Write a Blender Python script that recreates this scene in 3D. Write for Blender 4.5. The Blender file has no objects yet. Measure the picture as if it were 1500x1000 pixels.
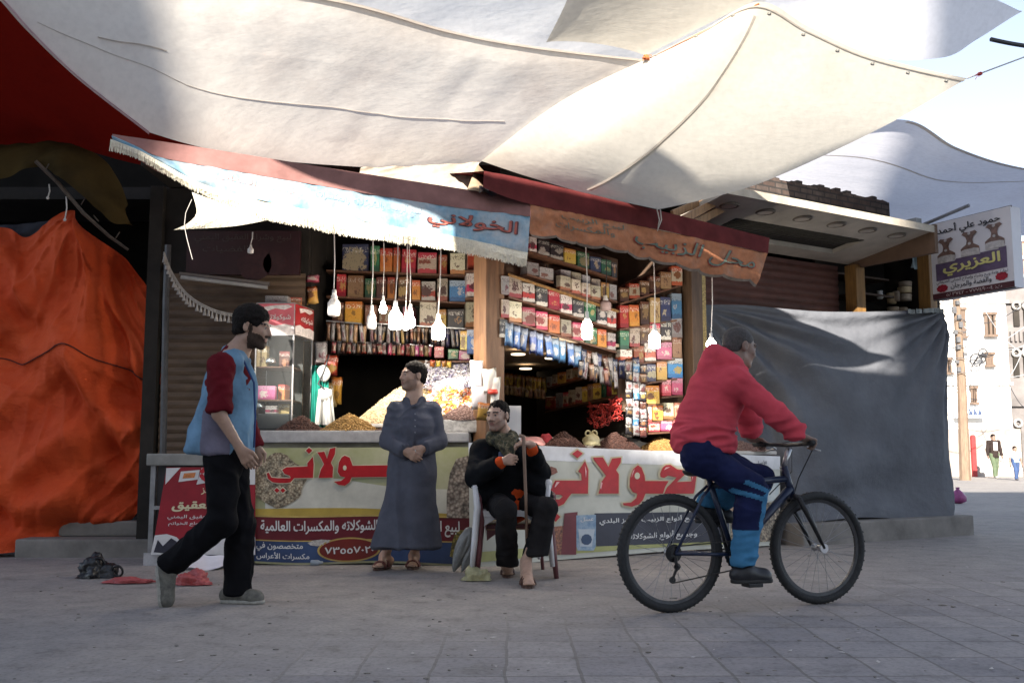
import bpy, bmesh, math, random, unicodedata
import numpy as np
from mathutils import Vector, Matrix, noise
R = math.radians
rnd = random.Random(7)
scn = bpy.context.scene
COL = scn.collection

# ------------------------------------------------------------------ camera, sky, sun, exposure
CAM_H, PITCH, FPX = 0.9, R(6.5), 1458.0
cam_data = bpy.data.cameras.new('camera')
cam_data.sensor_width = 36.0
cam_data.lens = 36.0 * FPX / 1500.0
cam_data.clip_start, cam_data.clip_end = 0.1, 2000
cam = bpy.data.objects.new('camera', cam_data)
cam.location = (0, 0, CAM_H)
cam.rotation_euler = (R(90) + PITCH, 0, 0)
COL.objects.link(cam)
scn.camera = cam

SUN_EL, SUN_AZ = R(27), R(191.5)          # azimuth clockwise from +Y
sun_vec = Vector((math.sin(SUN_AZ) * math.cos(SUN_EL), math.cos(SUN_AZ) * math.cos(SUN_EL), math.sin(SUN_EL)))
world = bpy.data.worlds.new('World')
scn.world = world
world.use_nodes = True
wn = world.node_tree.nodes
sky = wn.new('ShaderNodeTexSky')
sky.sky_type = 'NISHITA'
sky.sun_disc = False
sky.sun_elevation, sky.sun_rotation = SUN_EL, SUN_AZ
sky.dust_density = 0.6
sky.altitude = 2200
hsv = wn.new('ShaderNodeHueSaturation')          # a pale dusty sky
hsv.inputs['Saturation'].default_value = .6
world.node_tree.links.new(sky.outputs[0], hsv.inputs['Color'])
world.node_tree.links.new(hsv.outputs[0], wn['Background'].inputs[0])
wn['Background'].inputs[1].default_value = 0.085
sun_data = bpy.data.lights.new('sun', 'SUN')
sun_data.energy, sun_data.angle, sun_data.color = 4.2, R(0.5), (1.0, 0.92, 0.81)
sun = bpy.data.objects.new('sun', sun_data)
sun.rotation_euler = (-sun_vec).to_track_quat('-Z', 'Y').to_euler()
COL.objects.link(sun)
scn.view_settings.view_transform = 'Standard'
scn.view_settings.look = 'None'
scn.view_settings.exposure = 1.9
scn.view_settings.gamma = 1.0

# ------------------------------------------------------------------ where things stand
CAM = Vector((0, 0, CAM_H))
FW = Vector((0, math.cos(PITCH), math.sin(PITCH)))
UP = Vector((0, -math.sin(PITCH), math.cos(PITCH)))
RT = Vector((1, 0, 0))
FU = Vector((math.cos(R(32)), math.sin(R(32)), 0))      # along the right-hand shop front
FN = Vector((math.sin(R(32)), -math.cos(R(32)), 0))     # out of it, towards the street
FO = Vector((-0.1, 8.45, 0))

def ray(x, y): return RT * ((x - 750) / FPX) + FW + UP * ((500 - y) / FPX)
def atY(x, y, Y):
    r = ray(x, y); return CAM + r * (Y / r.y)
def onZ(x, y, z=0.0):
    r = ray(x, y); return CAM + r * ((z - CAM_H) / r.z)
def onP(x, y, o, n):
    r = ray(x, y); return CAM + r * ((o - CAM).dot(n) / r.dot(n))
def onF(x, y, d): return onP(x, y, FO + FN * d, FN)
def F(s, d, z): return FO + FU * s + FN * d + Vector((0, 0, z))
def V(*a): return Vector(a)

# ------------------------------------------------------------------ materials
MATS = {}
def _new(name):
    m = bpy.data.materials.new(name); m.use_nodes = True
    MATS[name] = m
    nt = m.node_tree
    return m, nt, nt.nodes['Principled BSDF']
def noise_node(nt, scale, detail=5, rough=.6, vec=None, stretch=None):
    n = nt.nodes.new('ShaderNodeTexNoise')
    n.inputs['Scale'].default_value = scale; n.inputs['Detail'].default_value = detail; n.inputs['Roughness'].default_value = rough
    if vec is None:
        tc = nt.nodes.new('ShaderNodeTexCoord'); vec = tc.outputs['Object']
    if stretch:
        mp = nt.nodes.new('ShaderNodeMapping'); mp.inputs['Scale'].default_value = stretch
        nt.links.new(vec, mp.inputs['Vector']); vec = mp.outputs['Vector']
    nt.links.new(vec, n.inputs['Vector'])
    return n
def ramp(nt, fac, stops):
    r = nt.nodes.new('ShaderNodeValToRGB')
    e = r.color_ramp.elements
    while len(e) < len(stops): e.new(.5)
    for i, (p, c) in enumerate(stops):
        e[i].position = p; e[i].color = (*c, 1)
    nt.links.new(fac, r.inputs[0])
    return r
def mix(nt, fac, a, b, mode='MIX'):
    m = nt.nodes.new('ShaderNodeMix'); m.data_type = 'RGBA'; m.blend_type = mode
    for sock, v in ((m.inputs[0], fac), (m.inputs[6], a), (m.inputs[7], b)):
        if hasattr(v, 'links'): nt.links.new(v, sock)
        elif isinstance(v, (int, float)): sock.default_value = v
        else: sock.default_value = (*v[:3], 1)
    return m.outputs[2]
def bump(nt, b, h, strength=.3, dist=.01):
    n = nt.nodes.new('ShaderNodeBump'); n.inputs['Strength'].default_value = strength; n.inputs['Distance'].default_value = dist
    nt.links.new(h, n.inputs['Height']); nt.links.new(n.outputs[0], b.inputs['Normal'])
def sh(c, k): return tuple(min(1, max(0, x * k)) for x in c)
def mat(name, c, rough=.6, var=.25, scale=6, bmp=.15, bscale=None, metal=0, stretch=None, c2=None, spec=.4, dist=.006):
    """a plain surface whose tone wanders a little and which is not perfectly smooth"""
    if name in MATS: return MATS[name]
    m, nt, b = _new(name)
    n = noise_node(nt, scale, 6, .65, stretch=stretch)
    r = ramp(nt, n.outputs[0], [(.3, sh(c, 1 - var)), (.7, c2 or sh(c, 1 + var))])
    nt.links.new(r.outputs[0], b.inputs['Base Color'])
    b.inputs['Roughness'].default_value = rough; b.inputs['Metallic'].default_value = metal
    b.inputs['Specular IOR Level'].default_value = spec
    if bmp:
        n2 = noise_node(nt, bscale or scale * 6, 4, .6, stretch=stretch)
        bump(nt, b, n2.outputs[0], bmp, dist)
    return m
def tarp_mat(name, c, stain, trans=.5, wr=7, stain_amt=(.5, .72)):
    """thin cloth: scatters the light that falls on it and lets part of it through"""
    m, nt, b = _new(name)
    n = noise_node(nt, .55, 6, .62); n3 = noise_node(nt, 22, 3, .5)
    r = ramp(nt, n.outputs[0], [(stain_amt[0], c), (stain_amt[1], stain)])
    fine = ramp(nt, n3.outputs[0], [(.3, (.93, .93, .93)), (.6, (1, 1, 1))])
    colr = mix(nt, 1.0, r.outputs[0], fine.outputs[0], 'MULTIPLY')
    d = nt.nodes.new('ShaderNodeBsdfDiffuse'); t = nt.nodes.new('ShaderNodeBsdfTranslucent'); mx = nt.nodes.new('ShaderNodeMixShader')
    nt.links.new(colr, d.inputs[0]); nt.links.new(colr, t.inputs[0])
    w = noise_node(nt, wr, 4, .55, stretch=(1, 3, 1))
    bp = nt.nodes.new('ShaderNodeBump'); bp.inputs['Strength'].default_value = .2; bp.inputs['Distance'].default_value = .02
    nt.links.new(w.outputs[0], bp.inputs['Height'])
    nt.links.new(bp.outputs[0], d.inputs['Normal']); nt.links.new(bp.outputs[0], t.inputs['Normal'])
    mx.inputs[0].default_value = trans
    nt.links.new(d.outputs[0], mx.inputs[1]); nt.links.new(t.outputs[0], mx.inputs[2])
    nt.links.new(mx.outputs[0], nt.nodes['Material Output'].inputs[0])
    return m
def cloth(name, c, var=.18, rough=.85, weave=260, fold=9, bmp=.35):
    if name in MATS: return MATS[name]
    m, nt, b = _new(name)
    n = noise_node(nt, 5, 5, .6); r = ramp(nt, n.outputs[0], [(.3, sh(c, 1 - var)), (.7, sh(c, 1 + var))])
    nt.links.new(r.outputs[0], b.inputs['Base Color'])
    b.inputs['Roughness'].default_value = rough; b.inputs['Specular IOR Level'].default_value = .08
    b.inputs['Sheen Weight'].default_value = 0
    a = noise_node(nt, fold, 3, .5); w = noise_node(nt, weave, 2, .5)
    ad = nt.nodes.new('ShaderNodeMath'); ad.operation = 'MULTIPLY_ADD'
    nt.links.new(w.outputs[0], ad.inputs[0]); ad.inputs[1].default_value = .06; nt.links.new(a.outputs[0], ad.inputs[2])
    bump(nt, b, ad.outputs[0], bmp, .03)
    return m
def wood(name, c, rough=.6):
    if name in MATS: return MATS[name]
    m, nt, b = _new(name)
    n = noise_node(nt, 9, 6, .65, stretch=(4, 4, .35)); r = ramp(nt, n.outputs[0], [(.3, sh(c, .55)), (.7, sh(c, 1.25))])
    nt.links.new(r.outputs[0], b.inputs['Base Color']); b.inputs['Roughness'].default_value = rough
    bump(nt, b, n.outputs[0], .3, .006)
    return m
def emit(name, c, s):
    m, nt, b = _new(name)
    b.inputs['Base Color'].default_value = (.8, .8, .8, 1); b.inputs['Emission Color'].default_value = (*c, 1); b.inputs['Emission Strength'].default_value = s
    return m
def glass(name, c=(.9, .95, .95), alpha=.06, rough=.05):
    m, nt, b = _new(name)
    t = nt.nodes.new('ShaderNodeBsdfTransparent'); t.inputs[0].default_value = (*c, 1)
    mx = nt.nodes.new('ShaderNodeMixShader'); mx.inputs[0].default_value = alpha
    b.inputs['Roughness'].default_value = rough; b.inputs['Base Color'].default_value = (.75, .78, .78, 1)
    nt.links.new(t.outputs[0], mx.inputs[1]); nt.links.new(b.outputs[0], mx.inputs[2])
    nt.links.new(mx.outputs[0], nt.nodes['Material Output'].inputs[0])
    return m
def plastic_film(name, c, rough=.35, trans=.35):
    m, nt, b = _new(name)
    n = noise_node(nt, 14, 5, .6); r = ramp(nt, n.outputs[0], [(.3, sh(c, .7)), (.7, sh(c, 1.15))])
    nt.links.new(r.outputs[0], b.inputs['Base Color']); b.inputs['Roughness'].default_value = rough
    b.inputs['Subsurface Weight'].default_value = 0
    bump(nt, b, n.outputs[0], .6, .02)
    t = nt.nodes.new('ShaderNodeBsdfTranslucent'); nt.links.new(r.outputs[0], t.inputs[0])
    mx = nt.nodes.new('ShaderNodeMixShader'); mx.inputs[0].default_value = trans
    nt.links.new(b.outputs[0], mx.inputs[1]); nt.links.new(t.outputs[0], mx.inputs[2])
    nt.links.new(mx.outputs[0], nt.nodes['Material Output'].inputs[0])
    return m
def carton(name, base, top, motif, bottom, seed=0, kind=0):
    """printed packaging: bands, a picture blob and some scribble, laid out in the box's own coordinates"""
    m, nt, b = _new(name)
    tc = nt.nodes.new('ShaderNodeTexCoord'); sep = nt.nodes.new('ShaderNodeSeparateXYZ')
    nt.links.new(tc.outputs['Generated'], sep.inputs[0])
    def mth(op, a, c=None):
        n = nt.nodes.new('ShaderNodeMath'); n.operation = op
        for i, v in enumerate((a, c)):
            if v is None: continue
            if hasattr(v, 'links'): nt.links.new(v, n.inputs[i])
            else: n.inputs[i].default_value = v
        return n.outputs[0]
    x, z = sep.outputs[0], sep.outputs[2]
    oi = nt.nodes.new('ShaderNodeObjectInfo')
    mp = nt.nodes.new('ShaderNodeVectorMath'); mp.operation = 'ADD'
    nt.links.new(tc.outputs['Generated'], mp.inputs[0]); nt.links.new(oi.outputs['Location'], mp.inputs[1])
    w = noise_node(nt, 7, 3, .6, vec=mp.outputs[0])
    zz = mth('ADD', z, mth('MULTIPLY', mth('SUBTRACT', w.outputs[0], .5), .25))
    c1 = mix(nt, mth('GREATER_THAN', zz, .72 if kind != 1 else .5), base, top)
    c1 = mix(nt, mth('LESS_THAN', zz, .2), c1, bottom)
    rv_ = oi.outputs['Random']; fr = lambda k: mth('FRACT', mth('MULTIPLY', rv_, k))
    dx = mth('SUBTRACT', x, mth('ADD', .3, mth('MULTIPLY', fr(7.13), .4))); dz = mth('SUBTRACT', z, mth('ADD', .28, mth('MULTIPLY', fr(13.7), .3)))
    rr = mth('ADD', mth('MULTIPLY', mth('MULTIPLY', dx, dx), mth('ADD', .35, fr(31.1))), mth('MULTIPLY', mth('MULTIPLY', dz, dz), mth('ADD', .4, mth('MULTIPLY', fr(3.3), 2.5))))
    rr = mth('ADD', rr, mth('MULTIPLY', mth('SUBTRACT', w.outputs[0], .5), .30))
    c2 = mix(nt, mth('LESS_THAN', rr, mth('MULTIPLY', fr(17.9), .09)), c1, motif)
    n2 = noise_node(nt, 19, 2, .7, vec=mp.outputs[0], stretch=(1, 1, .7))
    inband = mth('MULTIPLY', mth('GREATER_THAN', n2.outputs[0], .56), mth('MULTIPLY', mth('GREATER_THAN', z, .68), mth('LESS_THAN', z, .88)))
    c3 = mix(nt, inband, c2, sh(motif, .25) if sum(top) > 1.0 else (.85, .8, .7))
    sp = mth('GREATER_THAN', n2.outputs[0], .62)
    c4 = mix(nt, mth('MULTIPLY', sp, .7), c3, sh(base, .3))
    hs = nt.nodes.new('ShaderNodeHueSaturation'); nt.links.new(c4, hs.inputs['Color'])
    nt.links.new(mth('ADD', .47, mth('MULTIPLY', fr(5.7), .06)), hs.inputs['Hue']); nt.links.new(mth('ADD', .6, mth('MULTIPLY', fr(23.3), .7)), hs.inputs['Value'])
    nt.links.new(hs.outputs[0], b.inputs['Base Color']); b.inputs['Roughness'].default_value = .4
    return m

# ------------------------------------------------------------------ shapes
def box(bm, c, s, mtx=None, bev=0):
    """box centred at c with full sizes s, optionally turned by mtx (3x3)"""
    m = Matrix.Translation(c) @ (mtx.to_4x4() if mtx else Matrix()) @ Matrix.Diagonal((*s, 1))
    g = bmesh.ops.create_cube(bm, size=1, matrix=m)
    if bev:
        es = list({e for v in g['verts'] for e in v.link_edges})
        bmesh.ops.bevel(bm, geom=es, offset=bev, segments=2, affect='EDGES', profile=.6)
def frame3(z, x=None):
    z = z.normalized(); x = x or (V(0, 0, 1) if abs(z.z) < .9 else V(1, 0, 0))
    y = z.cross(x).normalized(); x = y.cross(z)
    return x, y, z
def tube(bm, pts, rad, seg=10, cap=True, flat=1.0, flat_axis=None):
    pts = [Vector(p) for p in pts]
    if not hasattr(rad, '__len__'): rad = [rad] * len(pts)
    rings = []; px = None
    for i, p in enumerate(pts):
        t = (pts[min(i + 1, len(pts) - 1)] - pts[max(i - 1, 0)])
        if t.length < 1e-9: t = V(0, 0, 1)
        t.normalize()
        if flat_axis is not None: px = flat_axis
        if px is None: px = V(0, 0, 1) if abs(t.z) < .9 else V(1, 0, 0)
        y = t.cross(px).normalized(); x = y.cross(t).normalized(); px = x
        rings.append([bm.verts.new(p + (x * math.cos(a) * flat + y * math.sin(a)) * rad[i]) for a in [2 * math.pi * k / seg for k in range(seg)]])
    for a, b in zip(rings, rings[1:]):
        for k in range(seg): bm.faces.new((a[k], a[(k + 1) % seg], b[(k + 1) % seg], b[k]))
    if cap: bm.faces.new(rings[0][::-1]); bm.faces.new(rings[-1])
def lathe(bm, prof, c, axis=V(0, 0, 1), seg=16):
    """prof: list of (radius, height along axis)"""
    x, y, z = frame3(axis); rings = []
    for r, h in prof:
        rings.append([bm.verts.new(c + z * h + (x * math.cos(a) + y * math.sin(a)) * max(r, 1e-4)) for a in [2 * math.pi * k / seg for k in range(seg)]])
    for a, b in zip(rings, rings[1:]):
        for k in range(seg): bm.faces.new((a[k], a[(k + 1) % seg], b[(k + 1) % seg], b[k]))
    bm.faces.new(rings[0][::-1]); bm.faces.new(rings[-1])
def torus(bm, c, axis, r, t, seg=48, ts=8):
    x, y, z = frame3(axis); rings = []
    for k in range(seg):
        a = 2 * math.pi * k / seg; e = x * math.cos(a) + y * math.sin(a)
        rings.append([bm.verts.new(c + e * (r + t * math.cos(b)) + z * t * math.sin(b)) for b in [2 * math.pi * j / ts for j in range(ts)]])
    for k in range(seg):
        a, b = rings[k], rings[(k + 1) % seg]
        for j in range(ts): bm.faces.new((a[j], a[(j + 1) % ts], b[(j + 1) % ts], b[j]))
def poly(bm, pts, thick=0, direction=None):
    vs = [bm.verts.new(p) for p in pts]
    f = bm.faces.new(vs)
    if thick:
        r = bmesh.ops.extrude_face_region(bm, geom=[f])
        d = (direction or f.normal) * thick
        for v in r['geom']:
            if isinstance(v, bmesh.types.BMVert): v.co += d
def sheet(bm, fn, nu, nv):
    """fn(u,v) -> point, u and v in 0..1"""
    g = [[bm.verts.new(fn(i / nu, j / nv)) for i in range(nu + 1)] for j in range(nv + 1)]
    for j in range(nv):
        for i in range(nu): bm.faces.new((g[j][i], g[j][i + 1], g[j + 1][i + 1], g[j + 1][i]))
def along(pts, t):
    """point at fraction t of a polyline, smoothed (Catmull-Rom, by length)"""
    n = len(pts)
    L = [0]
    for a, b in zip(pts, pts[1:]): L.append(L[-1] + (b - a).length)
    d = t * L[-1]
    i = 0
    while i < n - 2 and d > L[i + 1]: i += 1
    u = (d - L[i]) / max(1e-6, L[i + 1] - L[i]); u = min(1, max(0, u))
    p0, p1, p2, p3 = pts[max(i - 1, 0)], pts[i], pts[i + 1], pts[min(i + 2, n - 1)]
    return .5 * ((2 * p1) + (p2 - p0) * u + (2 * p0 - 5 * p1 + 4 * p2 - p3) * u * u + (3 * p1 - p0 - 3 * p2 + p3) * u ** 3)
def coons(bot, top, left, right):
    """surface over four edge polylines; bot/top run left to right, left/right run bottom to top"""
    def fn(u, v):
        b, t, l, r = along(bot, u), along(top, u), along(left, v), along(right, v)
        bl = bot[0] * (1 - u) * (1 - v) + bot[-1] * u * (1 - v) + top[0] * (1 - u) * v + top[-1] * u * v
        return b * (1 - v) + t * v + l * (1 - u) + r * u - bl
    return fn

ROOT = {}
def obj(name, bm, m=None, parent=None, smooth=False, origin=None):
    """link a bmesh as one mesh object; its vertices are given in world space"""
    bmesh.ops.recalc_face_normals(bm, faces=bm.faces)
    me = bpy.data.meshes.new(name)
    if parent is not None: o0 = ROOT[parent.name]
    elif origin is not None: o0 = Vector(origin)
    else:
        xs = [v.co for v in bm.verts]
        lo = Vector([min(c[i] for c in xs) for i in range(3)]); hi = Vector([max(c[i] for c in xs) for i in range(3)])
        o0 = Vector(((lo.x + hi.x) / 2, (lo.y + hi.y) / 2, lo.z))
    for v in bm.verts: v.co -= o0
    bm.to_mesh(me); bm.free()
    o = bpy.data.objects.new(name, me)
    if m:
        for x in (m if isinstance(m, (list, tuple)) else [m]): me.materials.append(x)
    if smooth: me.shade_smooth()
    if parent is not None: o.parent = parent
    else: o.location = o0
    COL.objects.link(o)
    ROOT[o.name] = o0
    return o
def tag(o, label=None, cat=None, group=None, kind=None):
    if label: o['label'] = label
    if cat: o['category'] = cat
    if group: o['group'] = group
    if kind: o['kind'] = kind
    return o
def thing(name, loc, label, cat, group=None):
    o = bpy.data.objects.new(name, None); o.location = loc; o.empty_display_size = .1
    COL.objects.link(o); ROOT[o.name] = Vector(loc)
    return tag(o, label, cat, group)
def struct(name, bm, m, smooth=False): return tag(obj(name, bm, m, smooth=smooth, origin=(0, 0, 0)), kind='structure')
def B(): return bmesh.new()
def kids(o): return [c for c in COL.objects if c.parent == o]
def dup(root, loc, label, parts=None, rz=None):
    parts = parts if parts is not None else kids(root)
    r = root.copy(); COL.objects.link(r); r.location = loc; r['label'] = label
    if rz is not None: r.rotation_euler.z = rz
    for ch in parts:
        c = ch.copy(); COL.objects.link(c); c.parent = r
    return r
def wob(p, f, a, seed=0.0):
    q = p * f + V(seed, seed * 1.7, -seed)
    return a * noise.noise(q)

# ------------------------------------------------------------------ Arabic lettering: joined letter forms, set right to left
AR = {}
for cp in range(0xFE70, 0xFEFD):
    dec = unicodedata.decomposition(chr(cp)).split()
    if len(dec) > 1: AR.setdefault(''.join(chr(int(x, 16)) for x in dec[1:]), {})[dec[0].strip('<>')] = chr(cp)
AR['ع']['isolated'] = '\ufeca'
def shape(s):
    units = []; i = 0
    while i < len(s):
        k = 2 if s[i:i + 2] in AR else 1
        units.append(s[i:i + k]); i += k
    out = []
    for k, u in enumerate(units):
        if u not in AR: out.append(u); continue
        jn = lambda w: w == 'ـ' or (w in AR and 'initial' in AR[w])
        jp = lambda w: w == 'ـ' or (w in AR and 'final' in AR[w])
        p = k > 0 and jn(units[k - 1]) and jp(u); n = k + 1 < len(units) and jn(u) and jp(units[k + 1])
        out.append(AR[u].get('medial' if p and n else 'final' if p else 'initial' if n else 'isolated', u))
    r = out[::-1]; res = []; i = 0
    ltr = lambda ch: ch.isascii() and ch.isalnum() or ch in '٠١٢٣٤٥٦٧٨٩'
    while i < len(r):
        j = i
        while j < len(r) and ltr(r[j]): j += 1
        if j > i: res += r[i:j][::-1]; i = j
        else: res.append(r[i]); i += 1
    return ''.join(res)
def lettering(name, s, fn, box2, m, parent, bold=0.0, lift=.004, step=.0003):
    """text fitted into box2 = (u0, v0, u1, v1) of the surface fn(u, v, lift)"""
    c = bpy.data.curves.new(name, 'FONT'); c.body = shape(s); c.resolution_u = 3
    t = bpy.data.objects.new(name, c); COL.objects.link(t)
    dg = bpy.context.evaluated_depsgraph_get()
    me = bpy.data.meshes.new_from_object(t.evaluated_get(dg))
    bpy.data.objects.remove(t); bpy.data.curves.remove(c)
    bm = B(); bm.from_mesh(me); bpy.data.meshes.remove(me)
    nf0 = len(bm.faces); seen = {}; k = 0
    for v in bm.verts:                       # each joined-up shape a hair above the one before
        if v in seen: continue
        st = [v]; seen[v] = k
        while st:
            a = st.pop()
            for e in a.link_edges:
                b = e.other_vert(a)
                if b not in seen: seen[b] = k; st.append(b)
        k += 1
    for v in bm.verts: v.co.z = lift + step * (seen[v] % 5)
    if bold > .004:                          # heavier strokes: the outline laid down again a little to each side
        for q, (ax, ay) in enumerate(((1, 0), (-1, 0), (0, 1), (0, -1), (.7, .7), (-.7, -.7))):
            g = bmesh.ops.duplicate(bm, geom=list(bm.faces)[:nf0])
            for e in g['geom']:
                if isinstance(e, bmesh.types.BMVert): e.co += V(ax * bold, ay * bold, .00005 * (q + 1))
    xs = [v.co.x for v in bm.verts]; ys = [v.co.y for v in bm.verts]
    x0, x1, y0, y1 = min(xs), max(xs), min(ys), max(ys)
    u0, v0, u1, v1 = box2
    for v in bm.verts: v.co = fn(u0 + (u1 - u0) * (v.co.x - x0) / (x1 - x0), v0 + (v1 - v0) * (v.co.y - y0) / (y1 - y0), v.co.z)
    return obj(name, bm, m, parent)
def grow(pts, d):
    n = len(pts); a = sum(pts[i][0] * pts[(i + 1) % n][1] - pts[(i + 1) % n][0] * pts[i][1] for i in range(n)); sg = 1 if a > 0 else -1
    out = []
    for i in range(n):
        p, q, r = Vector(pts[i - 1]), Vector(pts[i]), Vector(pts[(i + 1) % n])
        e1, e2 = (q - p).normalized(), (r - q).normalized()
        nn = Vector((e1.y, -e1.x)) + Vector((e2.y, -e2.x))
        if nn.length < .3: nn = Vector((e1.y, -e1.x))
        q = q + nn.normalized() * d * sg * min(1.4, 2 / max(.9, nn.length)); out.append((q.x, q.y))
    return out
def drape(bm, f, name, m, par, l, cell=.03):
    """cut a flat (u, v) outline fine enough and lay it on the surface f(u, v, lift)"""
    for it in range(5):
        es = [e for e in bm.edges if abs(e.verts[0].co.x - e.verts[1].co.x) > cell or abs(e.verts[0].co.y - e.verts[1].co.y) > cell * 4]
        if not es: break
        bmesh.ops.subdivide_edges(bm, edges=es, cuts=1); bmesh.ops.triangulate(bm, faces=bm.faces)
    for v in bm.verts: v.co = f(v.co.x, v.co.y, l)
    return obj(name, bm, m, par)
def glyphs(name, polys, to3, m, parent, lift, g=0):
    """cut-out letters; one part, each outline a hair above the one before"""
    bm = B()
    for k, p in enumerate(polys):
        p = grow(p, g) if g else p
        b = B(); vs = [b.verts.new((x, y, 0)) for x, y in p]
        es = [b.edges.new((vs[i], vs[(i + 1) % len(vs)])) for i in range(len(vs))]
        bmesh.ops.triangle_fill(b, edges=es, use_beauty=True)
        for it in range(4):
            es = [e for e in b.edges if (e.verts[0].co - e.verts[1].co).length > 60]
            if not es: break
            bmesh.ops.subdivide_edges(b, edges=es, cuts=1); bmesh.ops.triangulate(b, faces=b.faces)
        mp = {v: bm.verts.new(to3(v.co.x, v.co.y, lift + .0004 * k)) for v in b.verts}
        for fc in b.faces: bm.faces.new([mp[v] for v in fc.verts])
        b.free()
    return obj(name, bm, m, parent)

# ------------------------------------------------------------------ the street
def street_mat():
    m, nt, b = _new('street_paving')
    tc = nt.nodes.new('ShaderNodeTexCoord'); P = tc.outputs['Object']
    dist = noise_node(nt, 2.2, 3, .5, vec=P)
    va = nt.nodes.new('ShaderNodeVectorMath'); va.operation = 'MULTIPLY_ADD'
    nt.links.new(dist.outputs['Color'], va.inputs[0]); va.inputs[1].default_value = (.05, .05, 0); nt.links.new(P, va.inputs[2])
    br = nt.nodes.new('ShaderNodeTexBrick'); br.offset = .0; br.inputs['Scale'].default_value = 1
    br.inputs['Brick Width'].default_value = .31; br.inputs['Row Height'].default_value = .385; br.inputs['Mortar Size'].default_value = .008
    br.inputs['Mortar Smooth'].default_value = .3
    br.inputs['Color1'].default_value = (.31, .29, .29, 1); br.inputs['Color2'].default_value = (.215, .205, .22, 1); br.inputs['Mortar'].default_value = (.15, .14, .135, 1)
    br.inputs['Bias'].default_value = .1
    nt.links.new(va.outputs[0], br.inputs['Vector'])
    dust = noise_node(nt, .5, 7, .65, vec=P); fine = noise_node(nt, 38, 5, .7, vec=P); mid = noise_node(nt, 4.5, 6, .7, vec=P)
    dirt = ramp(nt, dust.outputs[0], [(.35, (.32, .295, .275)), (.65, (.25, .235, .23))])
    # slabs show in the foreground and to the right; further in they lie under packed dust
    sep = nt.nodes.new('ShaderNodeSeparateXYZ'); nt.links.new(P, sep.inputs[0])
    def mth(op, a, c=None, clamp=False):
        n = nt.nodes.new('ShaderNodeMath'); n.operation = op; n.use_clamp = clamp
        for i, v in enumerate((a, c)):
            if v is None: continue
            if hasattr(v, 'links'): nt.links.new(v, n.inputs[i])
            else: n.inputs[i].default_value = v
        return n.outputs[0]
    near = mth('SUBTRACT', 5.9, sep.outputs[1]); near = mth('ADD', near, mth('MULTIPLY', sep.outputs[0], .75))
    near = mth('ADD', mth('MULTIPLY', near, .55), mth('MULTIPLY', mth('SUBTRACT', mid.outputs[0], .5), 2.2), True)
    mask = mth('MULTIPLY', near, .85)
    c1 = mix(nt, mask, dirt.outputs[0], br.outputs['Color'])
    spk = ramp(nt, fine.outputs[0], [(.28, (.6, .6, .6)), (.5, (1, 1, 1)), (.75, (1.12, 1.1, 1.08))])
    c2 = mix(nt, 1.0, c1, spk.outputs[0], 'MULTIPLY')
    stain = ramp(nt, mid.outputs[0], [(.28, (.58, .57, .56)), (.44, (.9, .9, .9)), (.62, (1.08, 1.07, 1.05))])
    c3 = mix(nt, 1.0, c2, stain.outputs[0], 'MULTIPLY')
    nt.links.new(c3, b.inputs['Base Color']); b.inputs['Roughness'].default_value = .82; b.inputs['Specular IOR Level'].default_value = .3
    h = mth('ADD', mth('MULTIPLY', mth('MULTIPLY', br.outputs['Fac'], mask), -1.0), mth('MULTIPLY', fine.outputs[0], .35))
    bump(nt, b, h, .5, .008)
    return m
bm = B()
sheet(bm, lambda u, v: V(-60 + 160 * u, -40 + 200 * v, 0), 8, 8)
struct('street', bm, street_mat())
concrete = mat('kerb_concrete', (.2, .185, .17), .9, .3, 3, .4, 30)
bm = B()
def fbox(bm, s0, s1, d0, d1, z0, z1, bev=0):
    box(bm, F((s0 + s1) / 2, (d0 + d1) / 2, (z0 + z1) / 2), (abs(s1 - s0), abs(d1 - d0), z1 - z0), Matrix.Rotation(R(32), 3, 'Z'), bev)
def wbox(bm, x0, x1, y0, y1, z0, z1, bev=0):
    box(bm, V((x0 + x1) / 2, (y0 + y1) / 2, (z0 + z1) / 2), (abs(x1 - x0), abs(y1 - y0), abs(z1 - z0)), None, bev)
fbox(bm, 3.36, 6.16, .26, -1.6, -.05, .22, .02)
struct('kerb', bm, concrete)
bm = B()
wbox(bm, -4.4, -2.75, 8.95, 9.9, -.05, .16, .02); wbox(bm, -4.2, -2.9, 9.25, 9.95, .161, .3, .02)
struct('pavement', bm, concrete)

# ------------------------------------------------------------------ the market building behind the stalls
dark = mat('dark_plaster', (.022, .018, .015), .9, .4, 3, .4)  # very dark plaster for walls, roofs and rack backs
plaster = mat('brown_plaster', (.12, .075, .05), .85, .35, 2.5, .35)
bld = thing('market_building', (0, 10.5, 0), 'low dark market building housing the sweet stalls', 'building')
bm = B(); wbox(bm, -11, -.3, 10.45, 10.65, 0, 3.6); wbox(bm, -11, -2.2, 10.45, 10.65, 3.601, 5.0); obj('back_wall', bm, mat('shade_black', (.009, .008, .007), .95, .3, 3, .3, spec=.1), bld)  # near-black colour stands in for the shade behind the left stalls
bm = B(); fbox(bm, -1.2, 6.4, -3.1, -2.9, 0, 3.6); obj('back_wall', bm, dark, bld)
bm = B(); wbox(bm, -.32, -.2, 8.75, 10.44, 0, 3.3); obj('partition', bm, plaster, bld)
bm = B(); fbox(bm, 2.28, 2.40, -.28, -2.88, 0, 3.35); obj('partition', bm, plaster, bld)
bm = B(); fbox(bm, 6.25, 6.4, -.2, -2.88, 0, 3.6); obj('side_wall', bm, dark, bld)
bm = B(); wbox(bm, -3.2, -.1, 8.35, 10.6, 3.38, 3.5); wbox(bm, -11, -3.205, 9.5, 10.6, 3.38, 3.5); obj('roof', bm, dark, bld)
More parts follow.
